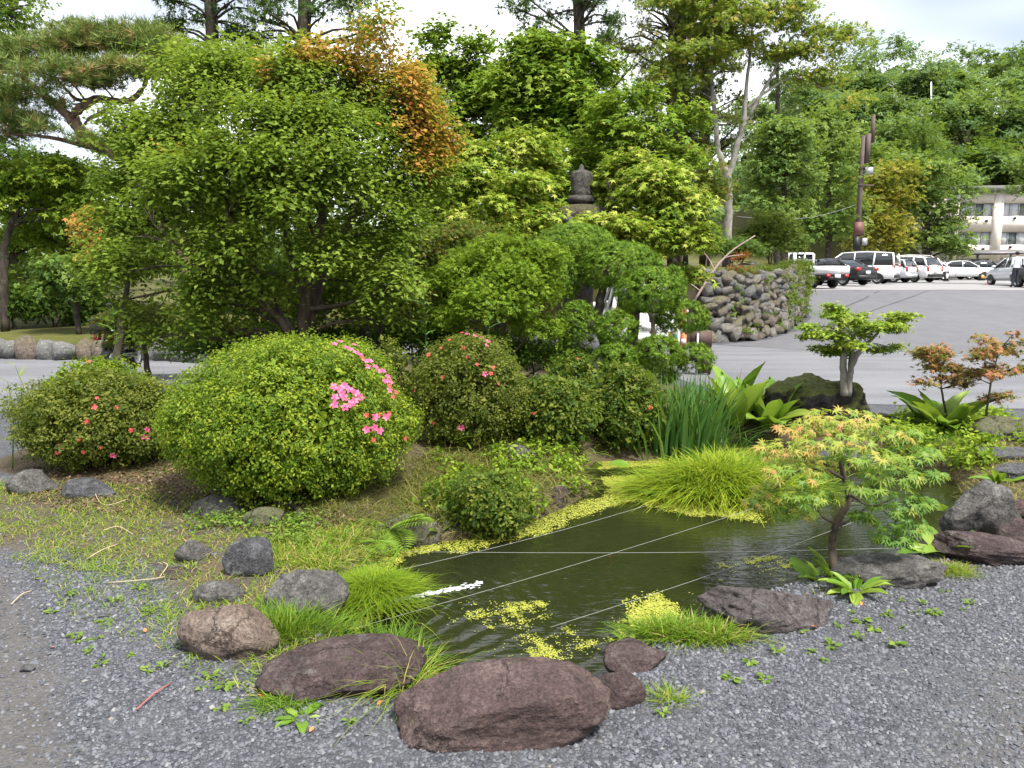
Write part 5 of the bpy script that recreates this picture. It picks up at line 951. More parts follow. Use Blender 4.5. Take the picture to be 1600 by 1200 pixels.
# dry bank grass on the far left bank
B = scatter([(600, 870), (640, 760), (700, 700), (900, 690), (935, 740), (900, 790), (800, 835), (700, 850)], n=10500, seed=1205, sdmin=-.03)
grass_mat_obj('dry_grass', 'straw coloured dry grass on the far bank', 'grass', B, .15, .006, LM['dry_grass'], 1206, 1.0, .9, np.clip(r.normal(.16, .25, len(B)), 0, 1))
B = scatter([(420, 850), (560, 830), (620, 870), (590, 900), (500, 890), (430, 880)], n=4200, seed=1207, sdmin=-.02)
grass_mat_obj('dry_grass', 'tufty half dry grass below the big clipped azalea', 'grass', B, .10, .0045, LM['grass'], 1208, .9, .8, np.clip(r.normal(.75, .2, len(B)), 0, 1))
B = scatter([(1400, 735), (1450, 690), (1560, 690), (1700, 700), (1700, 760), (1600, 800), (1500, 760)], n=3500, seed=1209, sdmin=0)
grass_mat_obj('dry_grass', 'straw coloured grass on the right bank behind the pointed stone', 'grass', B, .10, .005, LM['dry_grass'], 1210, 1.0, .8, np.clip(r.normal(.45, .25, len(B)), 0, 1))
B = scatter([(1395, 690), (1400, 655), (1520, 640), (1570, 670), (1530, 705), (1440, 720)], n=3200, seed=1211, sdmin=0)
grass_mat_obj('grass', 'fresh green grass below the broad leaved plant on the right', 'grass', B, .17, .006, LM['grass'], 1212, .7, .7, np.clip(r.normal(.3, .18, len(B)), 0, 1))
B = scatter([(1090, 705), (1095, 670), (1190, 655), (1230, 690), (1210, 710)], n=3000, seed=1213)
B[:, 2] = np.maximum(B[:, 2], WATER_Z-.02)
grass_mat_obj('grass', 'green waterside growth behind the yellow sedge', 'grass', B, .09, .005, LM['grass'], 1214, .8, .7, np.clip(r.normal(.55, .2, len(B)), 0, 1))
B = scatter(poly=RIGHT_BED, n=4200, seed=1233, sdmin=.03); B = B[(wob(B[:, 0], B[:, 1], 2.7)+.5*r.normal(size=len(B))) > -.2]
grass_mat_obj('grass', 'low mixed grass over the soil of the right bank', 'grass', B, .09, .005, LM['grass'], 1234, .9, .8, np.clip(r.normal(.6, .25, len(B)), 0, 1))
def clump(name, label, px, py, rad, n, L, W, mat, seed, lean=.35, droop=.7, z=None, mean=.4, spread=.25, cat='grass', asp=.7, mound=0.0):
    c = on(px, py) if z is None else G(px, py, z); r = rng(seed); q = r.normal(size=(n, 2))*np.array((rad, rad*asp))*.5; zz = c[2]-.01+mound*np.exp(-((q/np.array((rad, rad*asp)))**2).sum(1)*2)
    t = thing(name, label, cat, c); B = np.column_stack([q, zz-c[2]]); D = np.column_stack([q/rad*.9+r.normal(size=(n, 2))*lean, np.ones(n)])
    V, F_, tt = blades(B, L*r.uniform(.55, 1.15, n), W, D, seed, droop, np.clip(r.normal(mean, spread, n), 0, 1)); ob('blades', mesh_np('blades', V, F_, tt), mat, t)['kind'] = 'stuff'; return t, c
clump('sedge_clump', 'big mound of bright yellow green sedge standing in the pond', 1122, 772, .46, 5200, .40, .008, LM['sedge'], 1220, .5, .9, WATER_Z, .6, .25, asp=.6, mound=.12)
clump('sedge_clump', 'greener half of the sedge mound, reaching right behind the small maple', 1180, 758, .40, 3000, .32, .007, LM['grass'], 1221, .5, .9, WATER_Z, .35, .2, asp=.6, mound=.10)
clump('grass_clump', 'low green tussock at the left foot of the sedge mound', 1052, 770, .22, 1400, .19, .006, LM['grass'], 1222, .6, .9, WATER_Z, .3, .2, asp=.6)
clump('grass_clump', 'bright fine grass tussock hanging over the water beside the jet', 585, 930, .20, 3200, .16, .0032, LM['sedge'], 1223, .5, 1.0, -.06, .42, .2, asp=.9, mound=.06)
clump('grass_clump', 'tall fresh grass between the tan boulder and the craggy stone', 440, 985, .18, 700, .17, .005, LM['grass'], 1224, .35, .5, None, .4, .2)
clump('grass_clump', 'tall fresh grass behind the left end of the purple slab', 470, 1000, .22, 800, .16, .005, LM['grass'], 1225, .35, .5, -.04, .42, .25)
clump('grass_clump', 'wispy dark grass behind the right end of the purple slab', 605, 1020, .14, 420, .18, .004, LM['grass'], 1226, .45, .6, -.1, .25, .2)
clump('grass_clump', 'arching yellowish grass between slab and biggest boulder', 645, 1075, .12, 260, .26, .004, LM['grass'], 1227, .6, .9, None, .75, .2)
clump('grass_clump', 'mossy tuft at the left foot of the purple slab', 445, 1098, .12, 700, .075, .004, LM['grass'], 1228, .8, .7, None, .35, .2)
clump('grass_clump', 'fresh grass tuft on the near shore beside the duckweed patch', 1050, 990, .16, 800, .15, .005, LM['grass'], 1229, .5, .7, None, .5, .2, asp=.4)
clump('grass_clump', 'spiky grass tuft at the left end of the long boulder', 1110, 998, .16, 700, .14, .005, LM['grass'], 1230, .5, .7, None, .6, .25, asp=.4)
clump('grass_clump', 'tiny grass tuft in gravel right of the small purple stone', 1042, 1095, .07, 160, .09, .004, LM['grass'], 1231, .6, .6, None, .6, .25)
clump('grass_clump', 'small grass cushion between the flat grey stone and the long purple stone', 1483, 893, .10, 800, .09, .003, LM['grass'], 1232, .7, .7, None, .7, .2)
# iris stand
c = G(1062, 712, WATER_Z); r = rng(1240); n = 330; t = thing('iris_clump', 'tall blue green iris leaves standing right of the dark azalea', 'plant', c); q = r.normal(size=(n, 2))*np.array((.19, .15)); B = np.column_stack([q, np.zeros(n)-.02])
D = np.column_stack([q*.5+r.normal(size=(n, 2))*.10, np.ones(n)]); V, F_, tt = blades(B, r.uniform(.6, 1.05, n), .026, D, 1241, .32, r.uniform(0, 1, n), .35); ob('blades', mesh_np('blades', V, F_, tt), LM['iris'], t)
c = G(1120, 700, WATER_Z); n = 130; t = thing('iris_clump', 'shorter arching rushes between iris and the broad leaved plant', 'plant', c); q = r.normal(size=(n, 2))*np.array((.2, .14)); B = np.column_stack([q, np.zeros(n)-.02])
D = np.column_stack([q*.9+r.normal(size=(n, 2))*.2, np.ones(n)]); V, F_, tt = blades(B, r.uniform(.4, .75, n), .012, D, 1242, .8, r.uniform(0, .8, n), .35); ob('blades', mesh_np('blades', V, F_, tt), LM['iris'], t)

# broad leaved plants: every leaf a part
def broad_leaf(seed, w=.30, curl=.25, tip=.9):
    r = rng(seed); nu, nv = 8, 5; V = []; T = []
    for i in range(nu):
        u = i/(nu-1); ww = w*(math.sin(math.pi*min(1, u*.93+.05)**.8))**.75*(1 if u < .98 else .1)
        for j in range(nv):
            v = (j/(nv-1)-.5)*2; V.append((u-.1*curl*u*u, ww*v+.015*math.sin(9*u+3*v), .10*abs(v)*ww/w-curl*u*u*.6+.02*math.sin(11*u)*abs(v)))
    F_ = [f for i in range(nu-1) for j in range(nv-1) for a in [i*nv+j] for f in ((a, a+1, a+nv+1), (a, a+nv+1, a+nv))]
    me = mesh_np('leaf', V, F_, smooth=True); me.materials.append(LM['broad']); return me
BL = [broad_leaf(i, .15+.04*(i % 3), .25+.22*(i % 4)) for i in range(8)]; BLR = [broad_leaf(10+i, .30, .3+.2*i) for i in range(3)]; BLS = [broad_leaf(20+i, .16, .4) for i in range(3)]
def broad(label, px, py, n, L, seed, tilt=(.5, 1.25), kinds=BL, z=None, name='broad_leaved_plant', az=None):
    c = on(px, py) if z is None else G(px, py, z); t = thing(name, label, 'plant', c); r = rng(seed)
    for k in range(n):
        o = ob('leaf', kinds[int(r.integers(len(kinds)))], None, t); a = 2*math.pi*k/n*1.9+r.normal()*.3 if az is None else r.uniform(*az); e = r.uniform(*tilt)
        rr_ = .16*L*r.random()+.02; o.location = (rr_*math.cos(a), rr_*math.sin(a), 0); o.rotation_euler = (r.normal()*.3, -e, a); s = L*r.uniform(.65, 1.1); o.scale = (s, s*r.uniform(.85, 1.15), s)
    return t
broad('wide leaved bright green plant right of the iris', 1145, 672, 24, .72, 1250, (.9, 1.5), BL+BLR[:1])
broad('lighter striped broad leaved plant left of the mossy rock', 1200, 674, 22, .58, 1251, (.55, 1.45))
broad('dark broad leaved plant behind the mossy rock', 1272, 618, 10, .34, 1252, (.7, 1.2))
broad('lush rosette of glossy upright leaves left of the orange saplings', 1468, 674, 30, .58, 1253, (.55, 1.48))
broad('low broad leaves behind the long purple stone on the right shore', 1470, 865, 9, .22, 1254, (.2, .9))
broad('light green leaves at the foot of the pointed stone', 1530, 862, 10, .20, 1255, (.2, .9))
broad('fresh leafy plant above the pointed stone', 1560, 755, 10, .20, 1256, (.3, 1.1))
broad('leafy plant at the right foot of the small maple trunk', 1335, 925, 16, .17, 1257, (.2, .9), BLS)
broad('drooping leaves over the water left of the small maple trunk', 1280, 903, 14, .17, 1258, (.1, .7), BLS)
broad('round butterbur leaf in front of the loose green azalea', 866, 700, 2, .20, 1259, (.9, 1.2), BLR)
broad('pale round leaves at the mouth of the water channel', 945, 732, 3, .22, 1260, (.2, .6), BLR)
broad('little plant with upright leaves at the pond corner slab', 985, 1012, 5, .10, 1261, (.3, 1.0))
broad('flat green rosette on the gravel below the purple slab', 470, 1125, 7, .085, 1262, (.05, .35))
broad('big leaf weed by the mossy stone at the water', 682, 838, 5, .14, 1263, (.3, 1.0))
# ferns
def frond_mesh(seed, n=13):
    m = MB(); m.tube([(0, 0, 0), (.5, 0, .12), (1, 0, -.05)], [.008, .006, .003], 4, .3, 4)
    for i in range(n):
        u = .12+.86*i/n; L = .34*math.sin(math.pi*min(1, (u*.92+.12)))**.8+.02; z = .24*u-.29*u*u*1.02
        for s in (-1, 1): m.add([(u-.03, 0, z), (u+.10*L, s*L*.55, z+.02), (u+.30*L, s*L, z-.03), (u+.04, s*L*.35, z+.015)], [(0, 1, 2), (0, 2, 3)], .2+.6*(i % 3)/2)
    me = mesh_np('frond', np.concatenate(m.V), np.concatenate(m.F), np.concatenate(m.T)); me.materials.append(LM['fern']); return me
FR = frond_mesh(1)
def fern(label, px, py, n, L, seed, tilt=(.2, 1.0), az=(0, 6.28), z=None):
    c = on(px, py) if z is None else G(px, py, z); t = thing('fern', label, 'fern', c); r = rng(seed)
    for k in range(n):
        o = ob('frond', FR, None, t); a = az[0]+(az[1]-az[0])*(k+.5*r.random())/n; o.rotation_euler = (r.normal()*.2, -r.uniform(*tilt), a); s = L*r.uniform(.7, 1.1); o.scale = (s, s, s)
fern('bright fern drooping to the water under the big clipped azalea', 615, 822, 7, .34, 1270, (-.5, .5), (3.4, 6.2))
fern('second fern beside the moss covered stone', 578, 838, 5, .28, 1271, (-.3, .6), (3.6, 5.9))
fern('tiny yellow fern in front of the craggy stone', 418, 948, 5, .10, 1272, (.2, .9))
fern('fern on the shore behind the small maple', 1455, 800, 5, .30, 1273, (.2, .8), (2, 5))
fern('fern beside the long boulder at the maple foot', 1300, 905, 6, .20, 1274, (.1, .9))
fern('fern on the mossy rock under the little maple', 1310, 640, 5, .18, 1275, (-.3, .5), (3.8, 5.6), )
# reed stalks
def reed(label, base, pts_, n, seed, mat='iris', L=.25, W=.018):
    base = np.asarray(base, float); t = thing('reed_stalk', label, 'plant', base); p = np.array([base]+[np.asarray(q) for q in pts_])-base; p2, r2 = catmull(p, np.linspace(.006, .002, len(p)), 6); m = MB(); m.tube(p2, r2, 5, .4); m.build('stalk', LM[mat], t)
    r = rng(seed); k = r.integers(len(p2)//4, len(p2), n); a = r.uniform(0, 6.28, n); D = np.column_stack([np.cos(a), np.sin(a), .5+.5*r.random(n)]); V, F_, tt = blades(p2[k], L*r.uniform(.7, 1.2, n), W, D, seed, .8, r.uniform(.4, 1, n)); ob('leaves', mesh_np('leaves', V, F_, tt), LM[mat], t)
for lab, px, Yr, top, n, sd in [('tall reed stalk with thin drooping leaves before the dark gap', 658, 7.6, 445, 22, 1), ('bent reed leaning right over the middle azalea', 738, 7.9, 476, 12, 2), ('reed stalk rising through the left azaleas', 172, 7.4, 478, 16, 3), ('arching leafy stalk left of the left azaleas', 48, 6.7, 570, 16, 4), ('drooping leafy stalk at the very left edge', 8, 6.4, 596, 16, 5), ('short reed at the road side behind the left azaleas', 108, 8.6, 545, 10, 6)]:
    b = land(*P(px, 600, Yr)[:2]); tp = P(px+(30 if sd == 2 else (-25 if sd == 4 else 4)), top, Yr); reed(lab, b, [b+.55*(tp-b)+(.03, 0, .05), tp], n, 1280+sd, 'iris' if sd < 4 else 'grass', .2)
# low leafy ground cover on the far bank and under the azaleas
r = rng(1285); pc = scatter([(600, 845), (640, 760), (720, 705), (900, 700), (930, 745), (880, 790), (800, 830), (700, 845)], n=46, seed=1286, sdmin=.05)
fd = foliage([(p+np.array((0, 0, .03)), np.array((.16, .14, .05))*r.uniform(.6, 1.3)) for p in pc], 5000, 1287, .042, LEAF, 12, .04, .8, .4, .6, .3, tint=(0, .9), clump=.5)
tag(fol_ob('ground_cover', fd, LM['shrub_bright'], None), 'low leafy green growth spread over the far bank', 'ground cover', kind='stuff')
pc = scatter([(230, 770), (420, 800), (560, 850), (540, 880), (300, 815)], n=26, seed=1288, sdmin=.05)
fd = foliage([(p+np.array((0, 0, .02)), np.array((.14, .12, .035))*r.uniform(.6, 1.3)) for p in pc], 2200, 1289, .03, LEAF, 10, .035, .8, .4, .6, .3, tint=(0, .9), clump=.5)
tag(fol_ob('ground_cover', fd, LM['weed'], None), 'small leaved weeds creeping at the foot of the big clipped azalea', 'ground cover', kind='stuff')
pc = scatter([(1400, 725), (1390, 665), (1540, 655), (1620, 700), (1560, 730), (1450, 730)], n=34, seed=1294, sdmin=.04)
fd = foliage([(p+np.array((0, 0, .06)), np.array((.16, .14, .10))*r.uniform(.6, 1.3)) for p in pc], 4800, 1295, .05, LEAF, 12, .05, .8, .4, .6, .3, tint=(0, .9), clump=.5)
tag(fol_ob('ground_cover', fd, LM['shrub_bright'], None), 'leafy green growth on the right bank below the glossy rosette', 'ground cover', kind='stuff')
# bamboo grass on the bank
for lab, px, py, n, sd in [('bamboo grass at the foot of the loose green azalea', 905, 720, 26, 1), ('bamboo grass below the red dotted azalea', 745, 712, 22, 2), ('narrow leaved grass by the ferns', 560, 870, 24, 3), ('dry bamboo grass at the left end of the left azalea', 45, 715, 34, 4)]:
    c = on(px, py) if sd != 4 else P(60, 660, 6.6); r = rng(1290+sd); t = thing('bamboo_grass', lab, 'grass', c); a = r.uniform(0, 6.28, n); q = np.column_stack([r.normal(size=(n, 2))*.12, np.abs(r.normal(size=n))*.10]); D = np.column_stack([np.cos(a), np.sin(a), .6+0*a])
    V, F_, tt = blades(q, r.uniform(.10, .2, n), .016, D, 1290+sd, .7, np.clip(r.normal(.4, .25, n), 0, 1)); ob('blades', mesh_np('blades', V, F_, tt), LM['dry_grass' if sd == 4 else 'grass'], t)

# weeds through the gravel: single sprouts
wm = []
for i in range(4):
    r = rng(1300+i); n = 14; a = r.uniform(0, 6.28, n); N = unit(np.column_stack([r.normal(size=(n, 2))*.35, np.ones(n)])); U = np.column_stack([np.cos(a), np.sin(a), .35+0*a]); U = unit(U-(U*N).sum(1, keepdims=True)*N)
    V, F_, kk = leaves(np.column_stack([np.cos(a)*.25, np.sin(a)*.25, .12+.3*r.random(n)])*r.uniform(.2, 1.6, (n, 1)), N, U, r.uniform(.5, 1.0, n), OVAL); me = mesh_np('weed', V, F_, np.repeat(r.random(n), kk)); me.materials.append(LM['weed']); wm.append(me)
wpx = [(82, 958), (128, 1003), (118, 995), (140, 1020), (155, 1042), (160, 1035), (205, 1025), (255, 1045), (232, 1050), (345, 1110), (383, 1130), (180, 940), (150, 1000), (215, 920), (230, 960), (140, 925), (110, 930), (60, 905), (165, 975), (330, 1060), (315, 1078), (350, 1075), (545, 1130), (1035, 1118), (1268, 968), (1265, 1020), (1300, 1012), (1310, 980), (1345, 975), (1365, 985), (1290, 1035), (1340, 1000), (1400, 1010), (1410, 985), (1408, 940), (1440, 945), (1475, 925), (1505, 955), (1460, 960), (1515, 945), (1140, 1065), (1170, 1036), (1195, 1065), (1215, 1020), (1255, 990), (1430, 960), (1385, 965), (1330, 960)]
for i, (x, y) in enumerate(wpx):
    r = rng(1400+i); o = ob('weed', wm[i % 4], None); o.location = [float(v) for v in on(x, y, .0)]; s = r.uniform(.022, .045); o.scale = (s, s, s); o.rotation_euler = (0, 0, r.uniform(0, 6.28)); tag(o, 'small green weed sprouting through the gravel left of the rocks' if x < 800 else 'small green weed sprouting through the gravel right of the pond', 'weed', 'weeds in the left gravel' if x < 800 else 'weeds in the right gravel')
# duckweed
def mats(polys, n, seed, size, thr):
    r = rng(seed); C = []
    for pl in polys:
        q = np.array([G(x, y, WATER_Z)[:2] for x, y in pl]); a = np.abs(np.dot(q[:, 0], np.roll(q[:, 1], 1))-np.dot(q[:, 1], np.roll(q[:, 0], 1)))/2; k = int(n*a); lo, hi = q.min(0), q.max(0); z = r.uniform(lo, hi, (k*3, 2))
        sd = sdpoly(z[:, 0], z[:, 1], q); f_ = wob(z[:, 0], z[:, 1], 6)+.7*wob(z[:, 0], z[:, 1], 17)+.5*wob(z[:, 0], z[:, 1], 41); z = z[(sd < .05) & (f_*.5+np.clip(sd*-9, -.3, 9 if thr < .5 else .15)-thr+.2*r.normal(size=len(sd)) > 0)][:k]; C.append(z)
    C = np.concatenate(C); m = len(C); N = unit(np.column_stack([r.normal(size=(m, 2))*.12, np.ones(m)])); a = r.uniform(0, 6.28, m); U = np.column_stack([np.cos(a), np.sin(a), 0*a]); U = unit(U-(U*N).sum(1, keepdims=True)*N)
    hexa = (np.array([(1, 0, 0), (0, .8, 0), (-1, 0, 0), (0, -.8, 0)], float), np.array([(0, 1, 2), (0, 2, 3)])); V, F_, kk = leaves(np.column_stack([C, WATER_Z+.003+.004*r.random(m)]), N, U, size*r.uniform(.6, 1.3, m), hexa); return V, F_, np.repeat(np.clip(r.normal(.55, .25, m), 0, 1), kk)
DW = [[(1000, 768), (1100, 780), (1195, 798), (1185, 818), (1090, 806), (1005, 790)], [(690, 844), (800, 822), (870, 796), (935, 778), (955, 750), (1010, 748), (1015, 778), (935, 800), (880, 824), (790, 848), (700, 866)],
      [(940, 746), (1010, 742), (1010, 775), (950, 772)], [(975, 948), (1030, 922), (1066, 942), (1062, 972), (1020, 992), (985, 980)], [(535, 980), (600, 925), (632, 925), (600, 960), (560, 990)], [(580, 868), (690, 842), (700, 856), (620, 876), (590, 900)], [(930, 716), (1040, 712), (1040, 728), (935, 734)], [(1090, 696), (1230, 686), (1225, 708), (1100, 712)]]
fd = mats(DW, 23000, 1500, .0064, .18); tag(fol_ob('duckweed', fd, LM['duckweed'], None), 'bright yellow green duckweed mats along the pond edges', 'duckweed', kind='stuff')
fd = mats([[(730, 985), (1000, 960), (1000, 1030), (820, 1040), (740, 1020)], [(1060, 925), (1140, 930), (1130, 965), (1070, 960)], [(1120, 870), (1240, 870), (1230, 910), (1120, 910)], [(700, 940), (860, 940), (860, 985), (700, 985)]], 30000, 1501, .0044, .60); tag(fol_ob('duckweed', fd, LM['duckweed'], None), 'loose duckweed specks drifting on the open water', 'duckweed', kind='stuff')
# strings over the water
M_STR = plain('string', (.30, .31, .29), .6)
for lab, a, b_ in [('white string across the pond, the level one', (640, 862), (1450, 855)), ('white string from the left shore to the sedge, farther one', (600, 896), (1010, 790)), ('white string from the left shore to the sedge, longest one', (535, 987), (1215, 782)), ('white string from the near shore to the small maple', (860, 980), (1335, 815))]:
    p0, p1 = G(*a, -.05), G(*b_, -.05); q = [p0+(p1-p0)*t_+np.array((0, 0, -.02*math.sin(math.pi*t_))) for t_ in np.linspace(0, 1, 9)]; m = MB(); m.tube(q, .0010, 4); tag(m.build('string', M_STR), lab, 'string')
# koi and the water jet
def koi(label, px, py, rz, L, col):
    m = MB(); prof = [(-.5, .004), (-.35, .03), (-.1, .085), (.15, .10), (.35, .075), (.47, .03), (.5, .004)]; p = np.array([(x, .04*math.sin(5*x), 0) for x, _ in prof]); p2, r2 = catmull(p, np.array([q for _, q in prof]), 3); m.tube(p2, r2, 8)
    m.add([(-.45, .04*math.sin(-2.2), 0), (-.72, .10, .02), (-.64, -.02, 0), (-.72, -.16, -.02)], [(0, 1, 2), (0, 2, 3)]); t = thing('koi', label, 'fish', G(px, py, WATER_Z-.035), rz); o = m.build('body', plain('koi_'+label[:6], col, .4), t, True); o.scale = (L, L, L*1.1)
    f_ = MB(); f_.add([(.15, .09, 0), (.0, .24, -.02), (.02, .09, 0)], [(0, 1, 2)]); f_.add([(.15, -.08, 0), (.0, -.22, -.02), (.02, -.07, 0)], [(0, 1, 2)]); f_.add([(.12, .02, .10), (-.12, 0, .17), (-.2, -.02, .07)], [(0, 1, 2)]); o2 = f_.build('fins', o.data.materials[0], t); o2.scale = (L, L, L)
koi('orange koi just below the surface right of the middle', 1110, 896, .4, .22, (.75, .22, .05)); koi('dim red koi deep in the middle of the pond', 955, 876, 1.2, .25, (.45, .05, .03)); koi('dim red koi under the level string', 1135, 861, -.3, .2, (.5, .06, .04)); koi('dim red koi far out near the sedge', 1008, 805, 1.4, .25, (.40, .05, .03))
r = rng(1600); m = MB(); a, b_ = G(612, 942, WATER_Z), G(752, 912, WATER_Z)
for k in range(230):
    t_ = r.random()**1.2; p = a+(b_-a)*t_+np.array((r.normal()*.008, r.normal()*(.004+.028*t_**1.5), .003+abs(r.normal())*.007*(1-.6*t_))); V, Fc = ico(1); s = r.uniform(.0012, .0042)*(1.2-.6*t_); m.add(V*np.array((s*6, s*1.3, s*.7))@np.array([[.95, .3, 0], [-.3, .95, 0], [0, 0, 1]])+p, Fc)
def foam():
    m_, t_, b__ = newmat('foam'); b__.inputs['Base Color'].default_value = (.82, .85, .87, 1); b__.inputs['Roughness'].default_value = .15; b__.inputs['Specular IOR Level'].default_value = .5; return m_
tag(m.build('water_jet', foam(), smooth=True), 'white foaming water jet shooting over the pond from the left shore', 'water jet', kind='stuff')
# pipe end feeding it
m = MB(); m.tube([G(575, 940, -.12), G(606, 944, -.145)], .018, 10); tag(m.build('pipe', M_BLACK, smooth=True), 'dark pipe end under the bright grass feeding the jet', 'pipe')

# ------------------------------------------------------------------ pebbles of the near gravel
r = rng(1700); n0 = 104000; yy = np.sqrt(r.uniform(1.9**2, 5.3**2, n0)); xx = r.uniform(-1, 1, n0)*(.72*yy+.35)
dens = np.clip(1.25-.22*(yy-2.0), .45, 1); sdp = sdpoly(xx, yy, POND); keepp = (r.random(n0) < dens) & (sdp > .06)
k2 = 1-.88*smooth(.10, -.15, sdpoly(xx, yy, GRASS_L))-.80*smooth(.2, -.2, sdpoly(xx, yy, DIRT_L)); k2 *= 1-smooth(.05, -.1, sdpoly(xx, yy, ISLAND)); k2 *= 1-.7*smooth(.05, -.2, sdpoly(xx, yy, RIGHT_BED)); k2 *= 1-.2*smooth(.3, -.4, sdpoly(xx, yy, DIRT_R)); k2 *= 1-.35*smooth(.2, .6, wob(xx, yy, 1.4, .7))
keepp &= r.random(n0) < k2; xx, yy = xx[keepp], yy[keepp]; n = len(xx)
cube8 = np.array([(-1, -.9, 0), (1, -.8, -.1), (.9, 1, .1), (-.9, .9, 0), (-.5, -.4, 1), (.6, -.3, .9), (.1, .6, 1)], float); cf = np.array([(0, 1, 5), (0, 5, 4), (1, 2, 6), (1, 6, 5), (2, 3, 6), (3, 4, 6), (3, 0, 4), (4, 5, 6)])
sz = np.minimum(r.gamma(7, .0060/7, n), .0105)*(1.06+.03*(yy-2)); a = r.uniform(0, 6.28, n); V = cube8[None]*(1+.28*r.normal(size=(n, 7, 3)))*.85; V *= np.stack([np.ones(n)*r.uniform(.8, 1.25, n), np.ones(n)*r.uniform(.75, 1.1, n), r.uniform(.5, .95, n)], -1)[:, None]*sz[:, None, None]
tl = r.normal(size=n)*.25; V = np.stack([V[..., 0], V[..., 1]*np.cos(tl)[:, None]-V[..., 2]*np.sin(tl)[:, None], V[..., 1]*np.sin(tl)[:, None]+V[..., 2]*np.cos(tl)[:, None]], -1)
V = np.stack([V[..., 0]*np.cos(a)[:, None]-V[..., 1]*np.sin(a)[:, None], V[..., 0]*np.sin(a)[:, None]+V[..., 1]*np.cos(a)[:, None], V[..., 2]], -1); V += np.stack([xx, yy, H(xx, yy)+sz*.12], -1)[:, None]
me = mesh_np('pebbles', V.reshape(-1, 3), (cf[None]+(np.arange(n)*7)[:, None, None]), np.repeat(r.random(n), 7))
mm, t, b = newmat('pebble'); t.links.new(ramp(t, [(0, (.036, .039, .048)), (.45, (.074, .079, .092)), (.85, (.108, .114, .130)), (.97, (.14, .145, .16)), (.996, (.20, .197, .195)), (1, (.17, .14, .11))], attr(t, 'tint')).outputs[0], b.inputs['Base Color']); b.inputs['Roughness'].default_value = .7; b.inputs['Specular IOR Level'].default_value = .35
tag(ob('gravel', me, mm), 'loose crushed blue grey gravel around the pond', 'gravel', kind='stuff')
# dead twigs and fallen leaves
tw = [('curved dry stalk under the left azalea', [(152, 755), (150, 778), (165, 792), (200, 785)]), ('long straw lying in the turf', [(160, 832), (185, 828), (208, 838)]), ('pale twig lying left on the bare ground', [(18, 948), (35, 935), (50, 927)]), ('dry twig reaching over the gravel at left', [(170, 915), (230, 912), (258, 905)]), ('reddish stalk lying on the gravel below the tan boulder', [(214, 1114), (240, 1095), (266, 1074)]), ('straw pointing from the turf to the gravel', [(135, 878), (160, 865), (185, 853)]), ('dry stalk across the sunk dark stone', [(250, 905), (262, 890), (255, 882)]), ('bent root at the foot of the big clipped azalea', [(432, 790), (462, 800), (474, 820)])]
for i, (lab, q) in enumerate(tw):
    m = MB(); m.tube([on(x, y, .012+(.01 if j % 2 else 0)) for j, (x, y) in enumerate(q)], [.003 if i < 7 else .022]*len(q), 5, 0, 4); tag(m.build('twig' if i < 7 else 'root', plain('red_twig', (.3, .09, .08), .8) if i == 4 else (BARK if i == 7 else DRYTWIG)), lab, 'twig' if i < 7 else 'root')
flm = mesh_np('fallen_leaf', OVAL[0], OVAL[1]); flm.materials.append(plain('fallen_leaf', (.55, .16, .05), .7, .2, var=.3)); 
for i, (x, y) in enumerate([(403, 1090), (407, 1085), (1280, 985), (1475, 892), (1470, 898), (228, 992), (598, 1100), (940, 1018), (1345, 950), (85, 1015), (490, 1140), (415, 1075)]):
    o = ob('fallen_leaf', flm, None); o.location = [float(v) for v in on(x, y, .012)]; s = .045 if i < 5 else .028; o.scale = (s, s, s); o.rotation_euler = (.3*math.sin(i), .4*math.cos(2*i), i*1.7); tag(o, 'orange fallen leaf lying on the shore gravel', 'leaf', 'fallen leaves')
# litter under the bushes
B = scatter([(0, 770), (40, 735), (280, 735), (420, 790), (600, 830), (520, 880), (300, 810), (100, 800)], n=4500, seed=1710); r = rng(1711); n = len(B); N = unit(np.column_stack([r.normal(size=(n, 2))*.5, np.ones(n)])); U = unit(r.normal(size=(n, 3))); U = unit(U-(U*N).sum(1, keepdims=True)*N)
V, F_, kk = leaves(B+np.array((0, 0, .008)), N, U, r.uniform(.015, .04, n), LEAF); tag(ob('leaf_litter', mesh_np('leaf_litter', V, F_, np.repeat(r.random(n), kk)), leaf_mat('litter', [(0, (.05, .028, .018)), (.7, (.11, .065, .036)), (1, (.24, .16, .09))], .1)), 'brown dead leaves under the azaleas on the left', 'litter', kind='stuff')

# ------------------------------------------------------------------ the small maple in front: leaves are parts
Ya = 4.12
base = on(1308, 908); t = thing('maple_tree', 'small yellow and orange tinged maple leaning over the near shore', 'tree', base)
def q_(x, y, d=0.0): return P(x, y, Ya+d)-base
m = MB()
S = [[((0, 0, -.03), .026), (q_(1300, 850), .022), (q_(1309, 815), .020), (q_(1326, 782), .018), (q_(1322, 755), .016), (q_(1315, 730), .013), (q_(1313, 705), .009), (q_(1318, 670), .004)],
     [(q_(1326, 782), .013), (q_(1350, 768), .010), (q_(1390, 752), .007), (q_(1435, 745), .003)], [(q_(1319, 748), .011), (q_(1290, 735), .008), (q_(1250, 735), .006), (q_(1210, 765), .003)],
     [(q_(1307, 818), .009), (q_(1285, 808), .006), (q_(1270, 790), .004), (q_(1235, 800), .002)], [(q_(1312, 822), .009), (q_(1335, 808), .006), (q_(1365, 790), .004), (q_(1400, 815), .002)], [(q_(1316, 728), .009), (q_(1350, 710), .006), (q_(1400, 705), .004)], [(q_(1314, 712), .008), (q_(1280, 695), .005), (q_(1235, 690), .003)], [(q_(1330, 775, -.05), .008), (q_(1360, 790, -.2), .005), (q_(1395, 780, -.25), .003)]]
for s_ in S: m.tube([a for a, _ in s_], [w for _, w in s_], 7, 0, 5)
m.build('trunk', BARK, t, True)
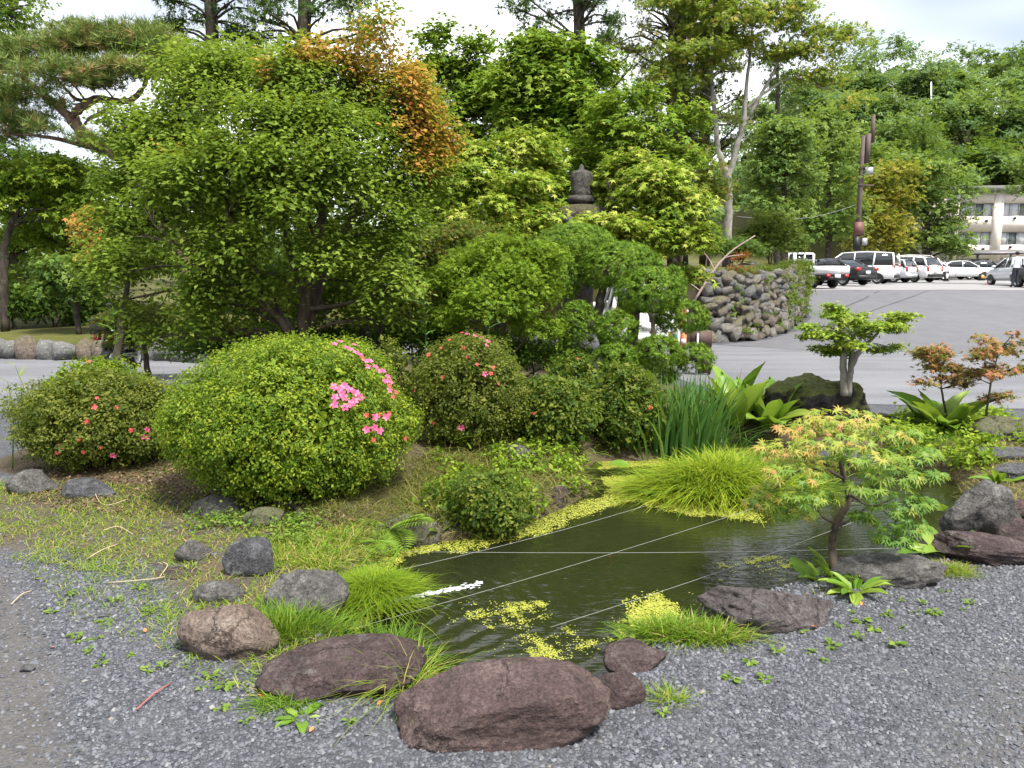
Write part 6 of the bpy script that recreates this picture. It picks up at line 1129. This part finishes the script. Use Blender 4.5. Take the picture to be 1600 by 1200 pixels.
ap = [(1320, 652, 55, 8, 0), (1262, 668, 45, 8, .05), (1385, 675, 48, 8, .05), (1300, 688, 55, 8, -.2), (1425, 708, 40, 9, -.05), (1228, 700, 42, 9, -.05), (1360, 710, 50, 9, -.3), (1245, 738, 46, 11, -.2), (1448, 740, 26, 6, -.1), (1392, 742, 42, 10, -.3), (1212, 768, 38, 9, .05), (1268, 775, 40, 8, -.25), (1350, 762, 28, 6, -.35), (1400, 785, 42, 11, -.15), (1412, 820, 38, 10, -.1), (1190, 785, 24, 6, 0), (1232, 798, 40, 5, 0), (1440, 785, 20, 8, 0), (1345, 805, 14, 4, -.1), (1395, 838, 30, 7, -.15), (1300, 720, 40, 8, .3), (1380, 725, 40, 8, .35), (1240, 715, 40, 8, .3), (1330, 670, 50, 7, .3)]
r = rng(1800); C = []; N = []; U = []; TN = []
for (x, y, rx, ry, dY) in ap:
    c, R = pad(x, y, rx, ry, Ya, dY, .85); k = int(14+rx*1.5)
    d = r.normal(size=(k, 3)); d = d/np.maximum(1, np.linalg.norm(d, axis=1, keepdims=True)); p = c+d*R*np.array((1.05, 1.05, 1.2)); C.append(p-base); ou = np.column_stack([d[:, 0], d[:, 1]-.5, 0*d[:, 0]]); N.append(unit(np.column_stack([d[:, 0]*.5, d[:, 1]*.4-.35, .9+0*d[:, 0]])+.28*r.normal(size=(k, 3)))); U.append(ou+.45*r.normal(size=(k, 3))-np.array((0, 0, .55)))
    TN.append(np.clip(.44+.0016*(1330-x)*(1 if x < 1330 else 1.3)-.0030*(y-690)+.17*r.normal(size=k)+.18*(np.hypot(d[:, 0], d[:, 1]) > .8), 0, 1))
C = np.concatenate(C); N = np.concatenate(N); U = np.concatenate(U); TN = np.concatenate(TN); U = unit(U-(U*N).sum(1, keepdims=True)*N); W = np.cross(N, U); SZ = .045*r.uniform(.7, 1.2, len(C))
order = np.argsort(C[:, 1]); lm = {}
from mathutils import Matrix
for i in order[:300]:
    kb = int(round(TN[i]*11)); v = int(i % 3)
    if (kb, v) not in lm:
        V = MAPLE[0].copy(); V[:, 2] += (.10*v-.12)*(V[:, 0]**2)+.06*v*np.abs(V[:, 1]); me = mesh_np('leaf', V, MAPLE[1], np.full(len(V), kb/11)); me.materials.append(LM['front_maple_obj']); lm[(kb, v)] = me
    o = ob('leaf', lm[(kb, v)], None, t); M = Matrix(((U[i, 0], W[i, 0], N[i, 0]), (U[i, 1], W[i, 1], N[i, 1]), (U[i, 2], W[i, 2], N[i, 2]))); o.location = [float(v_) for v_ in C[i]]; o.rotation_euler = M.to_euler(); o.scale = (float(SZ[i]),)*3
re_ = order[300:]; V, F_, kk = leaves(C[re_], N[re_], U[re_], SZ[re_], MAPLE); ob('leaves', mesh_np('leaves', V, F_, np.repeat(TN[re_], kk)), LM['front_maple_obj'], t)['kind'] = 'stuff'
# ------------------------------------------------------------------ cars
def loft(m, secs, close=True):
    n = len(secs[0]); V = np.concatenate([np.asarray(s, float) for s in secs]); F_ = []
    for i in range(len(secs)-1):
        for j in range(n if close else n-1):
            a, b_ = i*n+j, i*n+(j+1) % n; F_ += [(a, b_, b_+n), (a, b_+n, a+n)]
    if close:
        for j in range(1, n-1): F_.append((0, j+1, j)); o = (len(secs)-1)*n; F_.append((o, o+j, o+j+1))
    m.add(V, F_); return m
CARS = {  # (x fractions of length, body top z, half width factor), greenhouse (x, z roof)
 'sedan': dict(body=[(-.50, .80, .86), (-.47, .98, .95), (-.30, 1.0, 1), (.18, .95, 1), (.36, .88, .97), (.47, .72, .9), (.50, .55, .8)], cab=[(-.36, 1.0), (-.20, 1.38), (-.05, 1.45), (.08, 1.42), (.24, .96)], roof=(1, 3), H=1.45),
 'hatch': dict(body=[(-.50, .85, .88), (-.48, 1.0, .96), (-.30, 1.0, 1), (.18, .98, 1), (.37, .92, .96), (.47, .75, .9), (.50, .55, .8)], cab=[(-.485, 1.0), (-.43, 1.38), (-.15, 1.52), (.06, 1.48), (.28, .98)], roof=(1, 3), H=1.52),
 'van': dict(body=[(-.50, .9, .92), (-.49, 1.08, .97), (-.30, 1.08, 1), (.22, 1.06, 1), (.40, 1.0, .96), (.48, .8, .9), (.50, .6, .82)], cab=[(-.495, 1.06), (-.47, 1.78), (-.15, 1.90), (.13, 1.84), (.36, 1.04)], roof=(1, 3), H=1.9),
 'suv': dict(body=[(-.50, .9, .9), (-.48, 1.08, .97), (-.30, 1.08, 1), (.20, 1.06, 1), (.38, 1.0, .96), (.48, .82, .9), (.50, .6, .82)], cab=[(-.485, 1.06), (-.42, 1.55), (-.15, 1.68), (.06, 1.64), (.24, 1.06)], roof=(1, 3), H=1.68)}
def wheel_mesh():
    m = MB(); m.lathe([(.19, -.09), (.29, -.10), (.31, -.07), (.31, .07), (.29, .10), (.19, .09)], (0, 0, 0), 18); return mesh_np('wheel', np.concatenate(m.V), np.concatenate(m.F), smooth=True)
def rim_mesh():
    m = MB(); m.lathe([(.20, .075), (.205, .10), (.17, .10), (.165, .06), (0.001, .05)], (0, 0, 0), 18)
    for k in range(6):
        a = k*math.pi/3; c, s = math.cos(a), math.sin(a); m.add([(.02*c-.025*s, .02*s+.025*c, .095), (.19*c-.018*s, .19*s+.018*c, .085), (.19*c+.018*s, .19*s-.018*c, .085), (.02*c+.025*s, .02*s-.025*c, .095)], [(0, 1, 2), (0, 2, 3)])
    return mesh_np('rim', np.concatenate(m.V), np.concatenate(m.F))
WM, RM = wheel_mesh(), rim_mesh(); WM.materials.append(M_TYRE); RM.materials.append(M_RIM)
def wheels(t, xs, w, rad=.31):
    for x in xs:
        for s in (-1, 1):
            o = ob('wheel', WM, None, t); o.location = (x, s*(w-.10), rad); o.rotation_euler = (-s*math.pi/2, 0, 0); o.scale = (rad/.31, rad/.31, 1); ob('rim', RM, None, o)
def car(label, kind, paint, X_, Y_, head, L, W, rail=False, name='car', gz=None):
    K = CARS[kind]; w = W/2; g = land(X_, Y_) ; g[2] += .012; t = thing(name, label, 'car', g, head, 'cars standing around the car park' if Y_ > 30 else None); P_ = PAINT[paint]
    m = MB(); secs = []
    for x, z, f_ in K['body']:
        zl = .26 if abs(x) < .45 else .32; ww = w*f_; secs.append([(x*L, -ww*.90, zl), (x*L, -ww*.99, zl+.18), (x*L, -ww, zl+(z-zl)*.6), (x*L, -ww*.94, z-.02), (x*L, -ww*.7, z+.015), (x*L, 0, z+.03), (x*L, ww*.7, z+.015), (x*L, ww*.94, z-.02), (x*L, ww, zl+(z-zl)*.6), (x*L, ww*.99, zl+.18), (x*L, ww*.90, zl)])
    loft(m, secs); m.build('body', P_, t, False)
    m = MB(); cab = K['cab']; zb = cab[0][1]-.06; secs = []
    for i, (x, z) in enumerate(cab):
        e = (z-zb)/(K['H']-zb); wt = w*(.93-.20*e); secs.append([(x*L, -w*.92, zb), (x*L, -wt, z), (x*L, -wt*.6, z+.025*e), (x*L, wt*.6, z+.025*e), (x*L, wt, z), (x*L, w*.92, zb)])
    loft(m, secs); m.build('windows', M_GLASS, t)
    m = MB(); a, b_ = K['roof']; rs = []
    for i in range(a, b_+1):
        x, z = cab[i]; wt = w*.735; rs.append([(x*L-(.05 if i == a else -.02 if i == b_ else 0), -wt-.015, z-.045), (x*L, -wt*.9, z+.02), (x*L, -wt*.5, z+.045), (x*L, wt*.5, z+.045), (x*L, wt*.9, z+.02), (x*L, wt+.015, z-.045)])
    loft(m, rs, False); m.build('roof', P_, t)
    for s in (-1, 1):
        for (x0, z0, x1, z1, rr) in [(cab[0][0], zb+.03, cab[1][0], cab[1][1], .055), (cab[4][0], zb+.03, cab[3][0], cab[3][1], .04), (-.02, zb, -.02, K['H']-.03, .032), (-.25, zb, -.26, K['H']-.08, .05 if kind != 'sedan' else .03)]:
            e1 = (z1-zb)/(K['H']-zb); m = MB(); m.tube([(x0*L, s*w*.925, z0), (x1*L, s*w*(.935-.20*e1), z1)], rr, 5); m.build('pillar', P_, t)
    for s in (-1, 1):
        m = MB(); m.box((-.485*L, s*w*.80, .86 if kind != 'van' else 1.0), (.14, .30 if kind == 'sedan' else .18, .16 if kind == 'sedan' else .34)); m.build('tail_light', M_RED, t)
        m = MB(); m.box((.455*L, s*w*.74, .72), (.16, .34, .13)); m.build('headlight', M_LAMP, t)
        m = MB(); m.box((.20*L, s*(w+.09), zb+.10), (.10, .18, .13)); m.build('mirror', P_, t)
    m = MB(); m.box((-.499*L, 0, .44), (.06, W*.84, .20)); m.box((.492*L, 0, .42), (.06, W*.78, .22)); m.build('bumper', P_ if kind == 'hatch' else M_BLACK, t)
    m = MB(); m.box((-.503*L, 0, .68), (.03, .33, .17)); m.build('number_plate', M_WHITE, t)
    m = MB()
    for x in (-.31, .32):
        for s in (-1, 1): m.lathe([(.37, 0), (.001, .0)], (0, 0, 0), 16) if False else m.add(np.column_stack([.375*np.cos(np.linspace(0, math.pi, 13))+x*L, np.full(13, s*(w+.004)), .36*np.sin(np.linspace(0, math.pi, 13))+.27]), [(0, i, i+1) for i in range(1, 12)])
    m.build('wheel_arches', M_BLACK, t); wheels(t, (-.31*L, .32*L), w)
    if rail:
        m = MB()
        for s in (-1, 1): m.tube([(-.40*L, s*w*.66, K['H']+.0), (-.36*L, s*w*.66, K['H']+.07), (0, s*w*.66, K['H']+.10), (.03*L, s*w*.66, K['H']+.03)], .02, 5)
        m.build('roof_rail', M_STEEL, t)
    return t
def at(px, Y): return (px-800)/FPX*Y/.995
A = math.radians
car('black sedan parked next to the white pickup', 'sedan', 'black', at(1292, 43), 43, A(118), 4.6, 1.75)
car('white minivan parked right of the black sedan', 'van', 'white', at(1328, 47.5), 47.5, A(142), 4.7, 1.75)
car('silver white hatchback with red tail lamp right of the white minivan', 'hatch', 'silver', at(1368, 51), 51, A(128), 4.0, 1.7)
car('white sport utility car with black bumper, seen from behind', 'suv', 'white', at(1402, 52), 52, A(118), 4.5, 1.75)
car('long white van standing sideways behind the row', 'van', 'white', at(1424, 60), 60, A(-12), 5.0, 1.85)
car('low white sedan with its nose to the right', 'sedan', 'pearl', at(1490, 61), 61, A(-14), 4.6, 1.75)
car('dark blue grey car in front of the carport', 'sedan', 'grey', at(1525, 63), 63, A(-8), 4.4, 1.75)
car('silver white hatchback seen from behind beside the standing man', 'hatch', 'silver', at(1580, 43), 43, A(84), 4.1, 1.72)
car('black car cut off by the right edge of the picture', 'suv', 'black', at(1634, 38), 38, A(92), 4.3, 1.75)
car('white car behind the clipped juniper on the gravel lane', 'hatch', 'white', at(990, 17.4), 17.4, A(90), 3.9, 1.6)
# pickup
X_, Y_ = at(1262, 37.5), 37.5; t = thing('pickup_truck', 'small white pickup truck with open load bed beside the stone wall', 'truck', land(X_, Y_, .012), A(112), 'cars standing around the car park')
m = MB(); m.box((1.05, 0, .78), (1.0, 1.38, .62)); m.build('cab_body', PAINT['white'], t)
m = MB(); m.box((1.0, 0, 1.36), (.84, 1.30, .56), taper=.88); m.build('cab_windows', M_GLASS, t)
m = MB(); m.box((.98, 0, 1.67), (.86, 1.22, .09), taper=.92)
for s in (-1, 1):
    for x in (.60, .98, 1.38): m.box((x, s*.60, 1.36), (.07, .09, .60))
for s in (-.55, 0, .55): m.box((.575, s, 1.36), (.05, .07, .58))
m.build('cab_roof', PAINT['white'], t)
m = MB(); m.box((-.62, 0, .68), (1.98, 1.40, .07)); m.build('load_bed', M_STEEL, t)
for nm, c, d in [('tailgate', (-1.6, 0, .86), (.04, 1.42, .34)), ('side_gate', (-.62, .71, .86), (1.96, .04, .34)), ('side_gate', (-.62, -.71, .86), (1.96, .04, .34))]: m = MB(); m.box(c, d); m.build(nm, PAINT['white'], t)
m = MB(); m.tube([(.42, -.62, .85), (.42, -.62, 1.35), (.42, .62, 1.35), (.42, .62, .85)], .025, 6); m.tube([(.42, -.62, .9), (.42, .0, 1.35), (.42, .62, .9)], .018, 6); m.build('rack', M_STEEL, t)
m = MB(); m.box((-.1, 0, .46), (2.9, .8, .16)); m.build('chassis', M_BLACK, t)
m = MB(); m.box((-1.62, 0, .56), (.03, .33, .16)); m.build('number_plate', M_WHITE, t)
for s in (-1, 1): m = MB(); m.box((-1.62, s*.55, .58), (.05, .22, .12)); m.build('tail_light', M_RED, t)
wheels(t, (-.72, 1.05), .70, .28)
# ------------------------------------------------------------------ man in white shirt
def skin_mesh(name, verts, edges, root=0, sub=2):
    me = bpy.data.meshes.new(name); me.from_pydata([v[0] for v in verts], edges, []); o = bpy.data.objects.new(name, me); COL.objects.link(o)
    md = o.modifiers.new('skin', 'SKIN'); 
    for i, v in enumerate(verts): me.skin_vertices[0].data[i].radius = (v[1], v[2] if len(v) > 2 else v[1])
    me.skin_vertices[0].data[root].use_root = True; md.use_smooth_shade = True; s = o.modifiers.new('sub', 'SUBSURF'); s.levels = s.render_levels = sub
    dg = bpy.context.evaluated_depsgraph_get(); dg.update(); me2 = bpy.data.meshes.new_from_object(o.evaluated_get(dg)); me2.name = name; bpy.data.objects.remove(o); return me2
g = land(at(1575, 38.5), 38.5, .012); t = thing('person', 'man in white shirt and dark trousers standing with his back turned', 'person', g, A(8))
bv = [((0, 0, .95), .15, .11), ((0, 0, 1.12), .145, .10), ((0, 0, 1.30), .175, .11), ((0, 0, 1.43), .12, .09), ((0, 0, 1.51), .055), ((0, .01, 1.60), .085, .095), ((0, .01, 1.69), .075, .085),
      ((.10, 0, .88), .09), ((.11, .02, .50), .065), ((.12, -.01, .10), .045), ((.13, .12, .04), .04), ((-.10, 0, .88), .09), ((-.10, .05, .50), .065), ((-.11, .03, .10), .045), ((-.12, .16, .04), .04),
      ((.20, 0, 1.40), .055), ((.25, -.01, 1.14), .045), ((.23, .10, .92), .034), ((.225, .14, .84), .034), ((-.20, 0, 1.40), .055), ((-.25, -.02, 1.14), .045), ((-.21, .12, 1.02), .034), ((-.15, .18, 1.02), .034)]
be = [(0, 1), (1, 2), (2, 3), (3, 4), (4, 5), (5, 6), (0, 7), (7, 8), (8, 9), (9, 10), (0, 11), (11, 12), (12, 13), (13, 14), (3, 15), (15, 16), (16, 17), (17, 18), (3, 19), (19, 20), (20, 21), (21, 22)]
mm, nt2, b = newmat('man_clothes'); cc = nt2.nodes.new('ShaderNodeTexCoord'); sx = nt2.nodes.new('ShaderNodeSeparateXYZ'); nt2.links.new(cc.outputs['Object'], sx.inputs[0])
rr = ramp(nt2, [(0, (.012, .012, .013)), (.055, (.020, .023, .035)), (.535, (.020, .023, .035)), (.54, (.70, .73, .80)), (.835, (.70, .73, .80)), (.84, (.45, .27, .19))], math_(nt2, 'MULTIPLY', sx.outputs[2], .5556), 'CONSTANT'); nt2.links.new(rr.outputs[0], b.inputs['Base Color']); b.inputs['Roughness'].default_value = .8
ob('body', skin_mesh('body', bv, be), mm, t)
V, Fc = ico(3); ob('hair', mesh_np('hair', V*np.array((.098, .105, .10))+np.array((0, -.012, 1.685)), Fc, smooth=True), plain('hair', (.012, .010, .009), .6), t)
# cone, weight
g = land(at(1536, 46), 46, .012); t = thing('traffic_cone', 'red and white striped traffic cone in the car park', 'cone', g); m = MB(); m.box((0, 0, .02), (.38, .38, .04)); m.build('base', M_CONE, t)
for i, (z0, z1) in enumerate([(.04, .18), (.18, .30), (.30, .42), (.42, .54), (.54, .70)]):
    m = MB(); f_ = lambda z: .15*(1-z/.78)+.01; m.lathe([(f_(z0), z0), (f_(z1), z1), (0.001, z1)] if i == 4 else [(f_(z0), z0), (f_(z1), z1)], (0, 0, 0), 16); m.build('band', M_CONE if i % 2 == 0 else M_WHITE, t)
m = MB(); m.lathe([(.06, .70), (.09, .74), (.05, .80), (.001, .82)], (0, 0, 0), 12); m.build('top_lamp', M_BLACK, t)
g = land(at(1523, 58), 58, .012); t = thing('chain_stand', 'black stand with amber reflector left of the traffic cone', 'stand', g); m = MB(); m.box((0, 0, .25), (.42, .25, .5), taper=.7); m.build('body', M_BLACK, t); m = MB(); m.tube([(0, -.14, .27), (0, -.16, .27)], .13, 14); m.build('reflector', M_AMBER, t)
g = land(at(1469, 55), 55, .012); t = thing('notice_stand', 'dark notice stand in front of the low white sedan', 'sign', g); m = MB(); m.box((0, 0, .38), (.30, .05, .66)); m.build('board', M_BLACK, t); m = MB(); m.box((.03, -.03, .36), (.16, .012, .34)); m.build('sheet', M_WHITE, t); m = MB(); m.box((0, .05, .03), (.36, .26, .06)); m.build('foot', M_BLACK, t)
# ------------------------------------------------------------------ apartment building and carport
Yb = 78.0; zof = lambda y, Y=Yb: P(1540, y, Y)[2]; xof = lambda x, Y=Yb: (x-800)/FPX*Y/1.01
gb = land(xof(1560), Yb+4); t = thing('apartment_building', 'beige concrete apartment block with ribbon windows at the right edge', 'building', (xof(1560), Yb, gb[2]), A(-3)); ox = xof(1560); oz = gb[2]
M_BEIGE = plain('beige_concrete', (.66, .60, .54), .85, .2, var=.06, scale=2); M_ROOFG = plain('roof_grey', (.17, .165, .16), .8, var=.2, scale=3); M_WGL = plain('window_glass', (.10, .12, .12), .08, .6); M_FRAME = plain('window_frame', (.42, .43, .44), .4, .5, .4); M_CURT = plain('curtain', (.45, .47, .48), .9)
x0, x1 = xof(1486)-ox, xof(1790)-ox; rows = [(404, 425), (362, 383), (317, 338)]; cols = [(1492, 1545), (1558, 1612), (1625, 1680), (1692, 1745)]
zr = [(zof(b_)-oz, zof(a)-oz) for a, b_ in rows]; ztop = zof(300)-oz; zc = -.5
edges = [zc]+[z for q in zr for z in q]+[ztop]
for i in range(0, len(edges), 2):
    m = MB(); m.box(((x0+x1)/2, .2, (edges[i]+edges[i+1])/2), (x1-x0, .4, edges[i+1]-edges[i])); m.build('wall_band', M_BEIGE, t)
piers = [(1486, 1492), (1545, 1558), (1612, 1625), (1680, 1692), (1745, 1790)]
for a, b_ in piers: xa, xb = xof(a)-ox, xof(b_)-ox; m = MB(); m.box(((xa+xb)/2, .12, (zc+ztop)/2), (xb-xa, .62, ztop-zc-.02)); m.build('pier', M_BEIGE, t)
for (a, b_) in cols:
    for (z0, z1) in zr:
        xa, xb = xof(a)-ox, xof(b_)-ox; m = MB(); cx = (xa+xb)/2; n = 4
        for k in range(n+1): m.box((xa+(xb-xa)*k/n, .24, (z0+z1)/2), (.07, .08, z1-z0))
        for z in (z0+.03, z1-.03): m.box((cx, .24, z), (xb-xa, .078, .06))
        wdw = m.build('window', M_FRAME, t)
        for k in range(n):
            w_ = (xb-xa)/n; m = MB(); m.box((xa+w_*(k+.5), .28, (z0+z1)/2), (w_-.05, .02, z1-z0-.06)); m.build('pane', M_CURT if (k+int(a)+int(z0*3)) % 3 else M_WGL, wdw)
m = MB(); m.box(((x0+x1)/2, 6, (zc+ztop)/2), (x1-x0-.02, 11.4, ztop-zc-.04)); m.build('block', M_BEIGE, t)
m = MB(); m.box(((x0+x1)/2, 5.7, ztop+.28), (x1-x0+.8, 12.8, .56)); m.build('roof_slab', M_ROOFG, t)
for a, y in [(1535, 345), (1577, 341), (1533, 389), (1574, 386), (1600, 386)]: m = MB(); m.tube([(xof(a)-ox, 0.0, zof(y)-oz), (xof(a)-ox, -.12, zof(y)-oz)], .13, 10); m.build('vent', M_BLACK, t)
Yc = 68.0; t = thing('carport', 'flat grey metal carport in front of the apartment block', 'carport', land(xof(1545, Yc), Yc)); cz = P(1540, 396, Yc)[2]-t.location[2]; M_CP = plain('carport_metal', (.16, .155, .16), .5, .4, .3)
m = MB(); V = [(-3.3, -2.4, cz-.15), (3.1, -2.4, cz-.05), (3.6, 2.4, cz+.35), (-2.6, 2.4, cz+.25)]; V2 = [(a, b_, c+.09) for a, b_, c in V]; m.add(V+V2, [(0, 2, 1), (0, 3, 2), (4, 5, 6), (4, 6, 7), (0, 1, 5), (0, 5, 4), (1, 2, 6), (1, 6, 5), (2, 3, 7), (2, 7, 6), (3, 0, 4), (3, 4, 7)]); m.build('roof', M_CP, t)
for k in range(9): x = -3.0+k*.78; m = MB(); m.box((x, 0, cz-.07+.012*k), (.06, 4.6, .10)); m.build('rafter', M_CP, t)
for x, y in [(-2.7, 2.2), (.2, 2.2), (3.2, 2.2)]: m = MB(); m.box((x, y, cz/2), (.14, .14, cz)); m.build('post', M_STEEL, t)
m = MB(); m.box((0, 2.3, .8), (6.6, .1, 1.6)); m.build('back_wall', M_BEIGE, t)
# fence along the back of the car park
t = thing('dark_fence', 'low dark fence behind the row of parked cars', 'fence', land(at(1330, 69), 69)); fo = np.array(t.location); M_FN = plain('fence_dark', (.05, .045, .042), .8)
for k in range(9):
    p = land(at(1262+k*17, 69), 69)-fo; m = MB(); m.box((p[0], 0, p[2]+.55), (.12, .12, 1.2)); m.build('post', M_FN, t)
for z in (.35, .75, 1.05): m = MB(); a, b_ = land(at(1262, 69), 69)-fo, land(at(1398, 69), 69)-fo; m.box(((a[0]+b_[0])/2, -.08, z+a[2]), (b_[0]-a[0], .04, .18)); m.build('rail', M_FN, t)
# ------------------------------------------------------------------ utility pole, wire, masts
Yu = 56.0; gp = land(at(1328, Yu), Yu); t = thing('utility_pole', 'dark brown utility pole with boxes and a staggered top behind the cars', 'pole', gp); M_POLE = plain('pole_brown', (.085, .062, .055), .8, var=.25, scale=2); zp = lambda y: P(1335, y, Yu)[2]-gp[2]; xp = lambda x: (x-1333)/FPX*Yu
m = MB(); m.tube([(0, 0, -.2), (.02, 0, zp(300)), (.05, 0, zp(212))], [.20, .17, .15], 12); m.build('shaft', M_POLE, t, True)
m = MB(); m.box((xp(1340), -.1, zp(232)), (.28, .28, zp(210)-zp(255))); m.build('upper_sleeve', M_POLE, t)
m = MB(); m.box((xp(1347), 0, zp(201)), (.26, .26, zp(182)-zp(226)), taper=.7); m.build('top_piece', M_POLE, t)
m = MB(); m.tube([(xp(1338), 0, zp(240)), (xp(1347), 0, zp(218))], .08, 6); m.build('brace', M_POLE, t)
for nm, x, y, w_, h_, mt in [('brown_box', 1332, 358, .62, .95, plain('box_brown', (.13, .055, .05), .6)), ('grey_box', 1342, 268, .5, .5, M_STEEL), ('meter_box', 1341, 378, .35, .5, M_STEEL), ('lower_box', 1330, 380, .4, .9, M_BLACK)]: m = MB(); m.box((xp(x), -.28, zp(y)), (w_, .3, h_)); m.build(nm, mt, t)
for y in (263, 290): m = MB(); m.box((xp(1340), -.15, zp(y)), (1.1, .09, .10)); m.build('cross_arm', M_POLE, t)
m = MB(); a, b_ = P(1337, 320, Yu), P(1150, 338, 40); m.tube([a+(b_-a)*k/12+np.array((0, 0, -.5*math.sin(math.pi*k/12))) for k in range(13)], .009, 4); tag(m.build('wire', plain('wire_grey', (.3, .31, .31), .6)), 'single grey wire running left from the utility pole', 'wire')
for lab, x, y0, y1 in [('thin white mast on the wooded ridge', 1455, 128, 215), ('short white mast below the tall one on the ridge', 1461, 188, 220)]:
    a, b_ = P(x, y0, 100), P(x, y1+60, 100); m = MB(); m.tube([b_, a], [.12, .07], 8); tag(m.build('mast', M_WHITE), lab, 'mast')
# ------------------------------------------------------------------ sign, stone post, scooter, marker
Ys = 13.2; g = land(at(1085, Ys), Ys); t = thing('sign_board', 'brown notice board with a yellow and green poster beside the juniper', 'sign', g); M_BRW = plain('sign_brown', (.075, .045, .038), .7, var=.2); zs = lambda y: P(1085, y, Ys)[2]-g[2]; xs = lambda x: (x-1085)/FPX*Ys
m = MB(); m.box((xs(1094), 0, zs(529)), (xs(1111)-xs(1077), .05, zs(517)-zs(541))); m.build('board', M_BRW, t)
m = MB(); m.box((xs(1100), .03, zs(560)), (.25, .05, zs(543)-zs(590))); m.build('lower_board', M_BRW, t)
m = MB(); m.box((xs(1088), -.04, zs(560)), (.035, .035, zs(520)-zs(600))); m.build('post', M_STEEL, t); m = MB(); m.box((xs(1109), .03, zs(560)), (.04, .04, zs(520)-zs(600))); m.build('post', M_BRW, t)
m = MB(); m.box((xs(1050), -.02, zs(530)), (.17, .02, .26)); q = m.build('poster', plain('poster_yellow', (.72, .55, .08), .6), t)
m = MB(); m.box((xs(1052.5), -.036, zs(526)), (.07, .006, .08)); m.build('green_field', plain('poster_green', (.05, .35, .2), .6), q); m = MB(); m.box((xs(1052), -.036, zs(520.5)), (.08, .006, .035)); m.build('white_field', M_WHITE, q)
m = MB(); m.box((xs(1066), -.02, zs(530)), (.11, .02, .24)); q = m.build('notice', plain('notice_orange', (.55, .22, .10), .6), t); m = MB(); m.box((xs(1066), -.036, zs(533)), (.08, .006, .08)); m.build('white_field', M_WHITE, q)
Yq = 11.4; g = land(at(922, Yq), Yq); t = thing('stone_post', 'pale square stone post with dark rounded cap half hidden under the juniper', 'post', g); zq = lambda y: P(922, y, Yq)[2]-g[2]
m = MB(); m.box((0, 0, zq(547)/2), (.27, .27, zq(547))); m.build('pillar', ROCK_GREY, t); m = MB(); m.lathe([(0.001, zq(547)), (.19, zq(547)), (.20, zq(542)), (.17, zq(532)), (.10, zq(525)), (.07, zq(516)), (.05, zq(504)), (.001, zq(500))], (0, 0, 0), 14); m.build('cap', ROCK_MOSS if False else ROCK_BLUE, t, True)
Yk = 13.6; g = land(at(188, Yk), Yk, .006); t = thing('motor_scooter', 'black motor scooter parked on the gravel lane, seen from behind', 'scooter', g, A(95))
V, Fc = ico(2); 
m = MB(); m.add(V*np.array((.45, .17, .20))+np.array((-.15, 0, .52)), Fc); m.add(V*np.array((.14, .16, .34))+np.array((.45, 0, .55)), Fc); m.box((.2, 0, .28), (.5, .26, .08)); m.build('body', PAINT['black'], t, True)
m = MB(); m.add(V*np.array((.36, .13, .08))+np.array((-.15, 0, .74)), Fc); m.build('seat', M_BLACK, t, True)
m = MB(); m.box((-.58, 0, .86), (.30, .34, .28), taper=.85); m.build('top_box', M_BLACK, t)
m = MB(); m.box((-.60, -.10, .66), (.06, .10, .10)); m.box((-.60, .10, .66), (.06, .10, .10)); m.build('tail_light', M_RED, t); m = MB(); m.box((-.66, -.12, .74), (.04, .10, .09)); m.build('number_plate', M_WHITE, t)
m = MB(); m.tube([(.38, -.32, 1.0), (.48, -.1, .96), (.48, .1, .96), (.38, .32, 1.0)], .018, 6); m.build('handlebar', M_STEEL, t)
for s in (-1, 1): m = MB(); m.tube([(.42, s*.26, 1.0), (.44, s*.30, 1.14)], .008, 5); m.add(V*np.array((.02, .06, .045))+np.array((.44, s*.31, 1.17)), Fc); m.build('mirror', M_BLACK, t)
for x in (-.45, .62): o = ob('wheel', WM, None, t); o.location = (x, 0, .23); o.rotation_euler = (math.pi/2, 0, 0); o.scale = (.74, .74, .7); ob('rim', RM, None, o)
Yr = 10.6; g = land(at(595, Yr), Yr); m = MB(); hh = P(595, 512, Yr)[2]-g[2]; t = thing('marker_post', 'red topped marker post in the dark gap under the round tree', 'post', g); m.box((0, 0, hh/2-.07), (.04, .04, hh-.14)); m.build('stake', M_BLACK, t); m = MB(); m.box((0, -.01, hh-.07), (.07, .05, .15)); m.build('red_top', M_RED, t)
